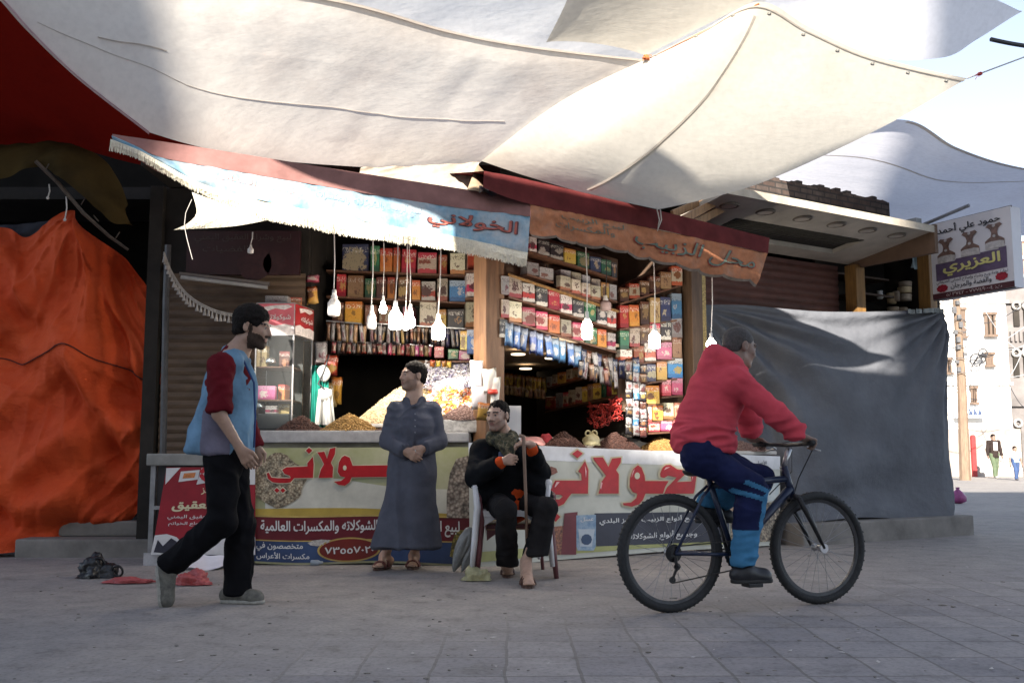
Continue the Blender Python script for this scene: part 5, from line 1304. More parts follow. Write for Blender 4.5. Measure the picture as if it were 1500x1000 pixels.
# --- left stall, back shelves (facing the street)
LYB = 9.62
lst = thing('shelf_rack', V(-.9, 9.9, 1.7), 'dark shelf rack of sweet cartons at the back of the left stall', 'shelf')
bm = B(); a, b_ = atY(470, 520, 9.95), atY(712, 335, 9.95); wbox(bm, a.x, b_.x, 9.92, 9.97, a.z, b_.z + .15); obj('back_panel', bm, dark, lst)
def lx(px_, Y=LYB): return atY(px_, 450, Y).x
def lz(px_, py_, Y=LYB): return atY(px_, py_, Y).z
g = 'sweet cartons on the back shelves of the left stall'
rows = [('top', 396, 402, [(500, 540, 354, 'navy'), (542, 556, 360, 'green'), (556, 575, 362, 'orange'), (576, 586, 360, 'orange'), (587, 609, 362, 'red'), (611, 640, 366, 'redcream'), (642, 655, 370, 'red'), (659, 682, 368, 'cream')]),
        ('middle', 434, 442, [(492, 506, 398, 'red'), (508, 532, 400, 'tan'), (534, 550, 404, 'green'), (551, 566, 403, 'brown'), (567, 578, 404, 'orange'), (583, 600, 405, 'brown'), (603, 616, 408, 'orange'), (617, 638, 410, 'redwhite'), (640, 656, 406, 'cream'), (658, 682, 408, 'blue')]),
        ('bottom', 473, 482, [(486, 503, 442, 'brown'), (504, 530, 440, 'orange'), (534, 552, 444, 'tan'), (555, 572, 446, 'redcream'), (590, 606, 446, 'pink'), (614, 640, 440, 'cream'), (641, 654, 452, 'yellow'), (655, 680, 450, 'black')])]
for ri, (rn, yb0, yb1, items) in enumerate(rows):
    a, b_ = atY(478, yb0 - 1, LYB), atY(690, yb1 + 1, LYB); a.y = b_.y = LYB - .01
    shelf_line(lst, 'shelf', '', (a, b_), .3, V(0, 1, 0))
    for k, (x0, x1, yt, key) in enumerate(items):
        f = (x0 + x1) / 2; yb = yb0 + (yb1 - yb0) * (f - 478) / 212
        p = atY(f, yb, LYB); w = (x1 - x0) / FPX * LYB * .97; h = lz(f, yt) - p.z
        carton_at(p, (1, 0, 0), w, .12 + .1 * rnd.random(), h, key, '%s carton, %s from the left on the %s shelf of the left stall' % (CART[key][1], ORD[k], rn), g)
# tall end cartons stacked at the right end
for k, (x0, x1, yt, yb, key, lab) in enumerate(((685, 706, 366, 394, 'red', 'short red carton at the top of the narrow stack left of the pillar'), (684, 705, 398, 434, 'redwhite', 'tall red and white carton in the narrow stack left of the pillar'), (683, 703, 438, 479, 'cream', 'tall cream carton with red lettering low in the narrow stack left of the pillar'))):
    Y = 9.35; p = atY((x0 + x1) / 2, yb, Y); carton_at(p, (1, .12, 0), (x1 - x0) / FPX * Y, .2, atY(0, yt, Y).z - p.z, key, lab, 'tall cartons stacked left of the pillar', 'tall_carton')
bm = B()
for yb in (396, 436, 481): p = atY(694, yb, 9.3); box(bm, p + V(.04, .12, -.012), (.24, .3, .018))
obj('end_shelf', bm, shw, lst)
# hanging packets in front of the shelves
g = 'bagged sweets hung in rows under the shelves of the left stall'
def hang_row(n, x0, x1, y0, y1, yb, Y, key, row, g, fx=(1, 0, 0), word=None, gap=.98):
    for k in range(n):
        f = (k + .5) / n; x = x0 + (x1 - x0) * f; y = y0 + (y1 - y0) * f; p = atY(x, y, Y + rnd.uniform(-.02, .02))
        w = abs(x1 - x0) / n / FPX * Y * gap
        packet_at(p, fx, w, (yb - y0) / FPX * Y, key if isinstance(key, str) else key[k % len(key)], '%s packet, %s from left in %s' % (CART[key if isinstance(key, str) else key[k % len(key)]][1], ORD[k] if k < 18 else 'further', row), g)
bm = B()
for (x0, y0, x1, y1, Y) in ((478, 470, 530, 474, 9.35), (536, 473, 690, 482, 9.3), (486, 500, 640, 506, 9.4)): tube(bm, [atY(x0, y0, Y), atY(x1, y1, Y)], .008, 6)
obj('hanging_rod', bm, steel, lst)
hang_row(9, 479, 538, 471, 476, 499, 9.3, ['tan', 'silver'], 'upper left hanging row of the left stall', g)
hang_row(8, 541, 592, 474, 478, 502, 9.28, ['silver', 'black'], 'middle hanging row of the left stall', g)
hang_row(9, 594, 645, 476, 481, 503, 9.3, ['black', 'brown'], 'dark hanging row of the left stall', g)
hang_row(6, 647, 684, 480, 484, 508, 9.26, ['silver', 'navy'], 'hanging row right of the longest bulb', g)
hang_row(11, 486, 566, 500, 502, 517, 9.4, ['redcream', 'silver', 'brown'], 'lower hanging row of the left stall', g)
hang_row(10, 568, 634, 502, 505, 520, 9.4, ['pink', 'redcream', 'tan'], 'lower right hanging row of the left stall', g)
for (x0, y0, x1, y1, key, Y, lab) in ((656, 511, 671, 526, 'green', 9.2, 'bright green carton below the hanging packets, left of the pink one'), (672, 512, 688, 527, 'pink', 9.2, 'bright pink carton below the hanging packets, right of the green one'), (636, 506, 650, 524, 'red', 9.25, 'deep red carton hanging beside the green carton'),
        (684, 481, 705, 518, 'blue', 9.05, 'blue and white packet propped left of the pillar'), (674, 481, 684, 512, 'yellow', 9.1, 'narrow yellow packet left of the blue and white packet')):
    p = atY((x0 + x1) / 2, y1, Y); carton_at(p, (1, 0, 0), (x1 - x0) / FPX * Y, .08, (y1 - y0) / FPX * Y, key, lab, 'bright cartons beside the pillar')
bm = B(); wbox(bm, atY(633, 0, 9.25).x, atY(708, 0, 9.2).x, 9.17, 9.4, atY(0, 528.5, 9.2).z - .018, atY(0, 528.5, 9.2).z); tag(obj('shelf', bm, shw), 'short shelf under the bright green and pink cartons', 'shelf')
hang_row(4, 630, 662, 527, 529, 537, 9.15, ['orange', 'yellow'], 'short orange row above the white wrapped sweets', 'orange packets above the white sweets')
# lit pale packets right of the sweets
for k, (x0, y0, x1, y1, key) in enumerate(((692, 530, 708, 556, 'cream'), (690, 560, 706, 584, 'cream'))):
    p = atY((x0 + x1) / 2, y1, 8.98); carton_at(p, (1, .1, 0), (x1 - x0) / FPX * 8.98, .08, (y1 - y0) / FPX * 8.98, key, ('upper' if k == 0 else 'lower') + ' pale packet leaning on the pillar beside the white sweets', 'pale packets by the pillar', 'pale_packet')
g = 'white packets on the lit pillar'
for k, (x, y, w, h, key, lab) in enumerate(((698, 536, 20, 42, 'cream', 'white packet highest on the lit pillar'), (716, 548, 22, 36, 'cream', 'white packet right of the highest one on the lit pillar'), (702, 574, 24, 34, 'silver', 'white packet in the middle of the lit pillar'), (727, 560, 14, 60, 'cream', 'long narrow white packet at the right edge of the lit pillar'), (712, 598, 26, 26, 'yellow', 'pale yellow packet low on the lit pillar'))):
    Y = 8.33 - .012 * k; o_ = packet_at(atY(x, y - 8, Y), (1, .15, 0), w / FPX * Y, h / FPX * Y, key, lab, g, puff=.03)
    if key != 'yellow': o_.data.materials[0] = mat('white_sacking', (.66, .63, .57)) if k % 2 else mat('white_wrapper', (.66, .64, .66))
bm = B(); c = atY(722, 574, 8.26); lathe(bm, [(.03, -.02), (.042, -.015), (.044, .0), (.036, .022)], c, seg=14); tag(obj('red_tub', bm, mat('red_tub', (.5, .05, .03), .4), smooth=True), 'small red tub among the white packets on the pillar', 'tub')
# left jamb: hanging things in the dark
g = 'dark packets hung along the left jamb of the left stall'
for k, (x, y, w, h, key) in enumerate(((458, 402, 22, 12, 'pink'), (456, 420, 18, 26, 'yellow'), (470, 500, 20, 34, 'silver'), (486, 520, 22, 30, 'red'), (494, 552, 18, 40, 'orange'), (484, 560, 18, 36, 'tan'))):
    Y = 9.1; packet_at(atY(x, y, Y), (1, 0, 0), w / FPX * Y, h / FPX * Y, key, '%s packet, %s from the top along the dark left jamb' % (CART[key][1], ORD[k]), g, puff=.03)

# --- glass case on the left counter
gc = thing('glass_case', V(-2.0, 8.8, 1.1), 'glass display case with a red printed header on the left counter', 'showcase')
a0 = atY(385, 626, 8.62); a1 = atY(437, 618, 8.62); z0, z1 = 1.106, atY(430, 444, 8.62).z; xL, xR, y0_, y1_ = a0.x - .08, atY(430, 500, 8.62).x, 8.62, 9.04
xR2 = atY(456, 500, 9.0).x
def gcp(k, z): return [V(xL, y0_, z), V(xR, y0_, z), V(xR2, y1_, z), V(xL, y1_, z)][k]
bm = B()
for k in range(4): tube(bm, [gcp(k, z0), gcp(k, z1)], .008, 6)
for z in (z0, z1 - .28, z1):
    for k in range(4): tube(bm, [gcp(k, z), gcp((k + 1) % 4, z)], .006, 6)
obj('frame', bm, steel, gc)
gl_m = glass('case_glass')
bm = B()
for k in (0, 1):
    vs = [bm.verts.new(p) for p in (gcp(k, z0 + .02), gcp(k + 1, z0 + .02), gcp(k + 1, z1 - .285), gcp(k, z1 - .285))]; bm.faces.new(vs)
obj('pane', bm, gl_m, gc)
hdr = thing
def hp(k): 
    def f(u, v, l=0.0):
        a, b = gcp(k, z1 - .275).lerp(gcp(k + 1, z1 - .275), u), gcp(k, z1 - .006).lerp(gcp(k + 1, z1 - .006), u)
        n = (gcp(k + 1, 0) - gcp(k, 0)).cross(V(0, 0, 1)).normalized()
        return a.lerp(b, v) + n * (.010 + l)
    return f
for k, mm in ((0, mat('header_sunlit_red', (.62, .14, .17), .3, .25, 6, 0)), (1, mat('header_shaded_red', (.30, .015, .02), .3, .25, 6, 0))):  # one red header: sunlit front and shaded side put into the colours
    f = hp(k); bm = B(); sheet(bm, f, 6, 4); h_ = obj('header', bm, mm, gc)
    bpoly(f, 'header_band', [(.0, .0), (1, .0), (1, .28), (.75, .34), (.5, .28), (.25, .36), (0, .28)], mat('header_white', (.66, .60, .58), .3, .3, 30, 0), gc, .003)
    bpoly(f, 'header_band', [(.25, .74), (.5, .85), (.75, .80), (.95, .9), (.85, .97), (.5, .95), (.2, .90)], MATS['header_white'], gc, .003)
    lettering('lettering', 'شوكولاته', f, (.28, .44, .92, .66), MATS['header_white'], gc, .02, .005)
bm = B()
for z in (z0 + .26, z0 + .55): wbox(bm, xL + .01, xR - .01, y0_ + .03, y1_ - .02, z, z + .012)
obj('shelf', bm, shw, gc)
bm = B(); wbox(bm, xL, xR, y1_ - .012, y1_ - .004, z0, z1); obj('back_panel', bm, mat('case_back', (.03, .028, .026), .5), gc)
bm = B(); wbox(bm, xL + .02, xR - .02, y0_ + .02, y1_ - .05, z0 + .004, z0 + .15, .01); obj('base_crate', bm, mat('black_crate', (.02, .02, .022), .5, .3, 8, .2), gc)
g = 'things displayed inside the glass case'
P_ = lambda x, y: atY(x, y, 8.72)
zs1, zs2 = z0 + .273, z0 + .563
carton_at(V(P_(408, 0).x, 8.66, zs1), (1, 0, 0), .16, .1, .13, 'pink', 'hot pink and yellow carton on the glass case shelf', g)
carton_at(V(P_(424, 0).x, 8.80, zs1), (1, 0, 0), .06, .15, .15, 'orange', 'orange carton beside the pink one in the glass case', g)
carton_at(V(P_(414, 0).x, 8.70, z0 + .152), (1, 0, 0), .1, .08, .07, 'redwhite', 'small red and white carton low in the glass case', g)
carton_at(V(P_(398, 0).x, 8.72, zs2), (1, 0, 0), .09, .1, .2, 'tan', 'tall tan carton on the top shelf of the glass case', g)
carton_at(V(P_(428, 0).x, 8.78, zs2), (1, .2, 0), .09, .12, .16, 'brown', 'dark brown carton on the top shelf of the glass case', g)
carton_at(V(P_(400, 0).x, 8.80, z0 + .152), (1, 0, 0), .09, .1, .17, 'brown', 'dark brown carton low in the glass case behind the foil ball', g)
carton_at(V(P_(428, 0).x, 8.80, z0 + .152), (1, .2, 0), .10, .1, .10, 'tan', 'tan carton low in the glass case', g)
for (x, z, r, lab) in ((392, zs1, .055, 'foil wrapped ball on the glass case shelf'), (394, z0 + .155, .07, 'large foil wrapped ball low in the glass case'), (410, zs2, .05, 'small foil ornament on the top shelf of the glass case')):
    lump('foil_ball', V(P_(x, 0).x, 8.74, z + r * .9), (r, r, r), mat('crumpled_foil', (.62, .62, .62), .25, .2, 20, .8, 25, metal=.9), lab, 'foil ball', 9, .3, 2)
carton_at(V(P_(416, 0).x, 8.74, z1 + .008), (1, 0, 0), .2, .2, .08, 'silver', 'flat silvery carton lying on top of the glass case', 'cartons on top of the glass case')
carton_at(V(P_(436, 0).x, 8.90, z1 + .008), (.9, .4, 0), .14, .2, .10, 'orange', 'orange carton lying on top of the glass case', 'cartons on top of the glass case')
# teal and white bundle
bt = thing('hanging_cloth', atY(474, 624, 8.75), 'teal and white cloth bundle hanging beside the glass case', 'cloth')
def drp(x0, x1, y0, y1, spread, Y, sd): return lambda u, v: atY((x0 + x1) / 2 + (u - .5) * (x1 - x0) * (1 + spread * v), y0 + (y1 - y0) * v, Y + .05 * math.sin(11 * u + sd) * v + .02 * math.sin(23 * u)) 
bm = B(); sheet(bm, drp(457, 480, 535, 626, .35, 8.78, 1), 30, 14); obj('teal_cloth', bm, cloth('teal_cloth', (.02, .22, .17), .3), bt, True)
bm = B(); sheet(bm, drp(466, 486, 570, 622, .5, 8.74, 4), 24, 12); obj('white_cloth', bm, cloth('white_cotton', (.62, .62, .60), .1), bt, True)
bm = B()
for (x, y, rx_, rz_) in ((474, 546, .055, .075), (476, 578, .06, .06)):
    c = atY(x, y, 8.74); bmesh.ops.create_icosphere(bm, subdivisions=3, radius=1, matrix=Matrix.Translation(c) @ Matrix.Diagonal((rx_, .05, rz_, 1)))
for v in bm.verts: v.co += V(wob(v.co, 12, .018, 2), 0, wob(v.co, 14, .015, 5))
obj('white_bundle', bm, cloth('white_cotton', (.62, .62, .60)), bt, True)
bm = B(); tube(bm, px([(482, 520, 8.72), (474, 545, 8.69), (466, 562, 8.69), (476, 570, 8.69)]), .008, 6); obj('strap', bm, wire_m, bt)

# --- right stall: bulkhead of cartons, inner room, right wall
Bk_A = F(.03, .0, 0); Bk_C = F(2.16, -.02, 0)
cB = onP(905, 455, F(1.45, 0, 0), FU)           # inner corner column of the bulkhead
Bk_B = V(cB.x, cB.y, 0)
bkx = (Bk_B - Bk_A).normalized(); bkn = bkx.cross(V(0, 0, 1))
rwx = (Bk_C - Bk_B).normalized(); rwn = rwx.cross(V(0, 0, 1))
def onB(x, y, off=0.0): return onP(x, y, Bk_A + bkn * off, bkn)
def onR(x, y, off=0.0): return onP(x, y, Bk_B + rwn * off, rwn)
bk = thing('shelf_rack', onB(820, 500), 'slanting rack of coffee and sweet cartons in the right stall', 'shelf')
def quad_obj(name, pts, m, par, th, d):
    bm = B(); poly(bm, pts, th, d); return obj(name, bm, m, par)
quad_obj('back_panel', [onB(738, 492, -.16), onB(905, 535, -.16), onB(905, 380, -.16), onB(738, 330, -.16)], plaster, bk, .02, -bkn)
g = 'cartons on the slanting rack of the right stall'
def rack_row(par, on, xs, yb, yt, keys, rn, g, fx, dep=.1, label='carton', place='slanting rack'):
    """cartons between successive columns xs; yb, yt are functions of the column"""
    for k, (x0, x1) in enumerate(zip(xs, xs[1:])):
        key = keys[k % len(keys)]
        if key is None: continue
        a, b = on(x0 + .4, yb(x0)), on(x1 - .4, yb(x1)); m_ = (a + b) / 2; top = on((x0 + x1) / 2, yt((x0 + x1) / 2))
        carton_at(V(m_.x, m_.y, m_.z + .003), fx, (b - a).length * .96, dep, top.z - m_.z, key, '%s carton, %s from the left, %s row of the %s' % (CART[key][1], ORD[k], rn, place), g)
    a, b = on(xs[0], yb(xs[0])), on(xs[-1], yb(xs[-1])); z = (a.z + b.z) / 2
    shelf_line(par, 'shelf', '', (V(a.x, a.y, a.z), V(b.x, b.y, b.z)), .15, V(fx[0], fx[1], 0).normalized().cross(V(0, 0, -1)) * 1.0)
lin = lambda x0, y0, x1, y1: (lambda x: y0 + (y1 - y0) * (x - x0) / (x1 - x0))
cols = [745, 765, 785, 803, 821, 839, 857, 875, 890, 903]
rack_row(bk, onB, cols, lin(745, 469, 905, 515), lin(745, 438, 905, 490), ['cream', 'redcream', 'redcream', 'orange', 'cream', 'redcream', 'green', 'orange', 'redwhite'], 'lowest', g, bkx)
rack_row(bk, onB, cols, lin(745, 433, 905, 482), lin(745, 402, 905, 455), ['cream', 'redwhite', 'blackwhite', 'red', 'redwhite', 'blackwhite', 'green', 'blackwhite', 'redwhite'], 'middle', g, bkx)
rack_row(bk, onB, [772, 790, 811], lin(745, 392, 905, 441), lin(745, 372, 905, 425), ['silver', 'silver'], 'left upper', g, bkx)
rack_row(bk, onB, [821, 837, 852, 866, 880, 893, 904], lin(745, 394, 905, 441), lin(745, 365, 905, 419), ['silver', 'cream', 'silver', 'cream', 'yellow', 'silver'], 'right upper', g, bkx)
rack_row(bk, onB, [775, 788, 806, 826, 845, 865, 881, 896, 904], lin(745, 357, 905, 408), lin(745, 335, 905, 385), ['redwhite', 'blackwhite', 'blackwhite', 'yellow', 'green', 'navy', 'green', 'black'], 'top', g, bkx)
bm = B()
for x0, x1, ya, yb_ in ((745, 905, 402, 452),): tube(bm, [onB(x0, ya, .04), onB(x1, yb_ + 4, .04)], .014, 6)
obj('rail', bm, ochre, bk)
rack_row(bk, lambda x, y: onB(x, y, .05), [820, 837, 852, 866, 881], lin(745, 399, 905, 449), lin(745, 378, 905, 428), ['cream'], 'loose front', g, bkx, .06)
# jamb packets on the pillar side
for k, (x, y) in enumerate(((741, 431), (741, 465), (738, 494))):
    p = onF(x, y, .03); carton_at(p, FU, .07, .05, .17, ('silver', 'cream', 'blackwhite')[k], '%s narrow carton down the pillar edge of the right stall' % ORD[k], 'narrow cartons on the pillar edge', 'narrow_carton')
# right wall of the stall
g = 'cartons on the right wall of the right stall'
rb = thing('shelf_rack', onR(960, 500), 'rack of cartons on the right wall of the right stall', 'shelf')
quad_obj('back_panel', [onR(905, 600, -.14), onR(1003, 625, -.14), onR(1003, 372, -.14), onR(905, 420, -.14)], plaster, rb, .02, -rwn)
cr_ = [908, 922, 938, 952, 968, 984, 1000]
rr = lambda ya, yb: lin(905, ya, 1003, yb)
rack_row(rb, onR, cr_, rr(445, 415), rr(425, 385), ['brown', 'redcream', 'brown', 'brown', 'tan', 'redcream'], 'top', g, rwx, .1, place='right wall')
rack_row(rb, onR, cr_, rr(482, 466), rr(450, 425), ['red', 'orange', 'brown', 'tan', 'navy', 'blue'], 'second', g, rwx, .1, place='right wall')
rack_row(rb, onR, cr_, rr(514, 492), rr(485, 462), ['green', 'cream', 'brown', 'redcream', 'blackwhite', 'silver'], 'third', g, rwx, .1, place='right wall')
rack_row(rb, onR, [908, 928, 944, 962, 985, 1000], rr(535, 523), rr(512, 492), ['redwhite', 'red', 'redwhite', 'pink', 'tan'], 'fourth', g, rwx, .1, place='right wall')
rack_row(rb, onR, [930, 942, 962, 978, 1001], rr(566, 552), rr(542, 520), ['red', 'navy', 'yellow', 'skyblue'], 'fifth', g, rwx, .12, place='right wall')
rack_row(rb, onR, [942, 968], rr(596, 588), rr(570, 558), ['yellow'], 'sixth', g, rwx, .12, place='right wall')
rack_row(rb, onR, [970, 984, 1001], rr(586, 578), rr(562, 552), ['pink', 'pink'], 'pink', g, rwx, .12, place='right wall')
rack_row(rb, onR, [940, 956, 972, 988, 1002], rr(622, 612), rr(602, 586), ['cream', 'yellow', 'cream', 'tan'], 'sunlit bottom', g, rwx, .12, place='right wall')
rack_row(rb, onR, [932, 950, 968, 986, 1002], rr(636, 630), rr(624, 614), ['orange', 'redcream', 'pink', 'orange'], 'counter level', g, rwx, .12, place='right wall')
# blue sachets along the foot of the slanting rack, then dark ones
g = 'sachet strips along the foot of the slanting rack'
def sachets(on, n, x0, x1, y0, y1, h, key, row, off=.04, fx=None):
    for k in range(n):
        f = (k + .5) / n; p = on(x0 + (x1 - x0) * f, y0 + (y1 - y0) * f, off); a, b = on(x0, y0, off), on(x1, y1, off)
        kk = key if isinstance(key, str) else key[k % len(key)]
        packet_at(p, fx or bkx, (b - a).length / n * .97, h, kk, '%s sachet, %s from left in the %s' % (CART[kk][1], ORD[k] if k < 18 else 'last', row), g, 'sachet', .012)
sachets(onB, 10, 741, 852, 471, 508, .20, 'blue', 'blue sachet strip')
sachets(onB, 7, 852, 905, 510, 527, .22, ['navy', 'brown', 'silver'], 'dark sachet strip')
sachets(onB, 8, 848, 905, 526, 545, .16, ['black', 'silver', 'brown'], 'lower dark sachet strip', .06)
sachets(onR, 3, 906, 936, 528, 522, .18, ['navy', 'brown'], 'dark sachets round the corner', .04, rwx)
# vertical strips hanging at the corner
g = 'vertical sachet strips hanging at the corner of the right stall'
for c_, (x, keys) in enumerate(((921, ['silver', 'black']), (932, ['blue', 'silver', 'silver']), (942, ['black', 'brown', 'silver']))):
    nm = ('left', 'middle', 'right')[c_]
    for k in range(8):
        key = keys[k % len(keys)]
        p = onR(x, 530 + 13 * k + 2 * c_, .16 + .01 * (k % 2)); packet_at(p, rwx, .075, .098, key, '%s sachet, %s from the top of the %s hanging strip' % (CART[key][1], ORD[k], nm), g, 'sachet', .012)
# inner room: ceiling with lamps, side shelves
inr = thing('inner_ceiling', onB(790, 500), 'pale boarded ceiling of the inner room with round lamps', 'ceiling')
zc = onB(740, 494).z + .02
cA, cB2 = onB(738, 492, -.02), onB(908, 536, -.02)
c_far = onZ(741, 556, zc)
pts = [V(cA.x, cA.y, zc), V(cB2.x, cB2.y, zc), V(cB2.x + .1, cB2.y + 1.2, zc), V(c_far.x, c_far.y, zc)]
quad_obj('panel', pts, mat('inner_ceiling_board', (.62, .47, .33), .8, .2, 3, .2), inr, .03, V(0, 0, 1))
for (x, y) in ((759, 512), (808, 518), (770, 534)):
    p = onZ(x, y, zc - .004); bm = B(); lathe(bm, [(.065, -.052), (.07, -.048), (.07, -.04)], p, seg=20); obj('lamp_disc', bm, emit('lamp_disc', (1, .80, .55), .8), inr)  # glow and drop below the board added to brighten the room
# inner right-hand shelves, coming towards the street on the right
in0, in1 = atY(790, 577, 10.9), atY(918, 540, 9.62)
inx = V(in1.x - in0.x, in1.y - in0.y, 0).normalized(); inn = inx.cross(V(0, 0, 1))
ino = V(in0.x, in0.y, 0)
def onI(x, y, off=0.0): return onP(x, y, ino + inn * off, inn)
ir = thing('shelf_rack', onI(860, 600), 'shelves of cartons on the inner wall behind the slanting rack', 'shelf')
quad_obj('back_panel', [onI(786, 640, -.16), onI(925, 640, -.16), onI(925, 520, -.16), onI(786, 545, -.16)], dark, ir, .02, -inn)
g = 'cartons on the inner shelves of the right stall'
rack_row(ir, onI, [800, 808, 816, 828, 838, 848, 862, 876, 890, 898], lin(790, 571, 918, 535), lin(790, 556, 918, 510), ['silver', 'cream', 'yellow', 'cream', 'redcream', 'redwhite', 'redwhite', 'redwhite', 'tan'], 'upper', g, inx, .12, place='inner shelves')
rack_row(ir, onI, [798, 814, 824, 832, 842, 852, 860, 868, 880, 888, 896, 910], lin(790, 604, 918, 574), lin(790, 584, 918, 545), ['red', 'silver', 'redcream', 'cream', 'cream', 'yellow', 'tan', 'yellow', 'green', 'red', 'yellow'], 'lower', g, inx, .12, place='inner shelves')
# yellow bags hanging at the back of the inner room
g = 'yellow bags hanging in two rows at the back of the inner room'
for r_, (y0, h, key) in enumerate(((546, .16, 'yellow'), (562, .12, 'tan'))):
    for k in range(10):
        p = atY(742 + 6 * k, y0 + .8 * k, 10.7); packet_at(p, (1, 0, 0), .05, h, key, '%s bag, %s from left, %s row at back of inner room' % (CART[key][1], ORD[k], ('upper', 'lower')[r_]), g, 'hanging_bag')
# red wrapped sweets hung in a bunch
wraps(lambda u, v: onI(862 + 48 * u, 588 + 32 * v + 6 * math.sin(5 * u), .10 + .08 * rnd.random()), 220, .016, [wred, wred, mat('dark_red_wrapper', (.22, .015, .015), .35, .4, 30, 0)], 'sweet_bunch', 'bunch of shiny red wrapped sweets under the inner shelves', 11)
# the pillar between the two stalls
bm = B(); pz = onF(720, 330, .0).z
sheet(bm, lambda u, v: F(-.20 + .24 * u, .015 + .004 * math.sin(30 * v), .9 + (3.25 - .9) * v), 4, 30)
bm.free(); bm2 = B(); fbox(bm2, -.15, .035, .01, -.2, .0, 3.2, .006); tag(obj('pillar', bm2, wood('orange_brown_post', (.17, .085, .04))), 'orange brown timber pillar between the two stalls', 'pillar')
bm = B(); fbox(bm, 2.17, 2.31, .02, -.12, 0, 3.2, .006); tag(obj('timber_post', bm, wood('dark_post', (.10, .06, .035))), 'dark timber post at the right edge of the right stall', 'post')
bm = B(); fbox(bm, 2.35, 2.42, -.05, -.07, 1.9, 2.95)
o = obj('patterned_strip', bm, mat('gold_strip', (.42, .30, .10), .5, .6, 60, 0)); tag(o, 'yellow patterned strip hanging right of the dark post', 'strip')

# ------------------------------------------------------------------ pendant bulbs
lit = emit('lit_bulb', (1, .90, .76), 32.0); unlit = mat('white_bulb_plastic', (.72, .70, .68), .35, .05, 9, 0); sock = mat('white_socket', (.66, .65, .63), .4, .08, 9, 0); cord_m = mat('white_flex', (.62, .60, .58), .6, .1, 9, 0); dull = mat('dusty_bulb', (.34, .25, .24), .5, .1, 9, 0)
g = 'bulbs hanging under the awnings'
def pendant(x, ytop, ysock, ybot, Y, kind, label, w=18):
    c = atY(x, ybot, Y); sc = Y / FPX; h = (ybot - ysock) * sc; r = w * sc / 2
    t = thing('pendant_bulb', c, label, 'bulb', g)
    ps = atY(x, ysock, Y); pt_ = atY(x + rnd.uniform(-2, 5), ytop, Y)
    bm = B(); tube(bm, [pt_, pt_.lerp(ps, .5) + V(.006, 0, 0), ps], .0045 if kind != 'small' else .003, 6); obj('cord', bm, cord_m if kind != 'dull' else wire_m, t)
    bm = B(); lathe(bm, [(r * .22, h), (r * .34, h * .97), (r * .36, h * .80), (r * .5, h * .74), (r * .5, h * .64)], c, seg=16); obj('socket', bm, sock, t, True)
    bm = B(); m_ = {'lit': lit, 'small': lit, 'off': unlit, 'dull': dull}[kind]
    if kind == 'small': lathe(bm, [(r * .45, h * .66), (r * .55, h * .5), (r * .95, h * .30), (r, h * .2), (r * .8, h * .06), (r * .3, 0)], c, seg=18)
    else: lathe(bm, [(r * .5, h * .655), (r * .62, h * .62), (r * .97, h * .50), (r, h * .46), (r, h * .12), (r * .93, h * .04), (r * .7, 0), (.002, -.001)], c, seg=20)
    obj('bulb', bm, m_, t, True)
pendant(489, 342, 423, 463, 8.1, 'off', 'leftmost large white bulb, unlit, on a long pale cord', 19)
pendant(544, 352, 446, 482, 8.5, 'off', 'small dusty unlit bulb right of the leftmost large bulb', 14)
pendant(561, 355, 432, 459, 8.6, 'small', 'smallest lit bulb, hanging highest over the left stall', 11)
pendant(579, 352, 439, 482, 8.0, 'lit', 'largest lit bulb, over the head of the man in the grey robe', 19)
pendant(601, 358, 444, 480, 8.2, 'small', 'round lit bulb just right of the largest bulb', 15)
pendant(594, 358, 456, 483, 8.4, 'small', 'lit bulb half hidden behind the round bulb', 11)
pendant(642, 366, 459, 497, 8.0, 'lit', 'lit bulb right of the man in the grey robe, nearest the pillar', 19)
pendant(801, 388, 472, 494, 8.9, 'dull', 'dull grey bulb before the blue sachets', 14)
pendant(860, 362, 455, 496, 8.3, 'lit', 'lit bulb in front of the slanting carton rack', 16)
pendant(887, 378, 432, 455, 9.2, 'dull', 'dull brown bulb high before the carton rack', 17)
pendant(959, 384, 474, 510, 8.6, 'lit', 'lit bulb before the right wall of cartons', 17)
pendant(1042, 402, 487, 516, 8.9, 'lit', 'lit bulb just above the hood of the cyclist', 14)
pendant(367, 340, 358, 371, 8.3, 'off', 'tiny white bulb in the dark under the torn fringe', 9)
pendant(1203, 300, 312, 340, 10.6, 'off', 'white bulb hanging below the beige canopy', 15)

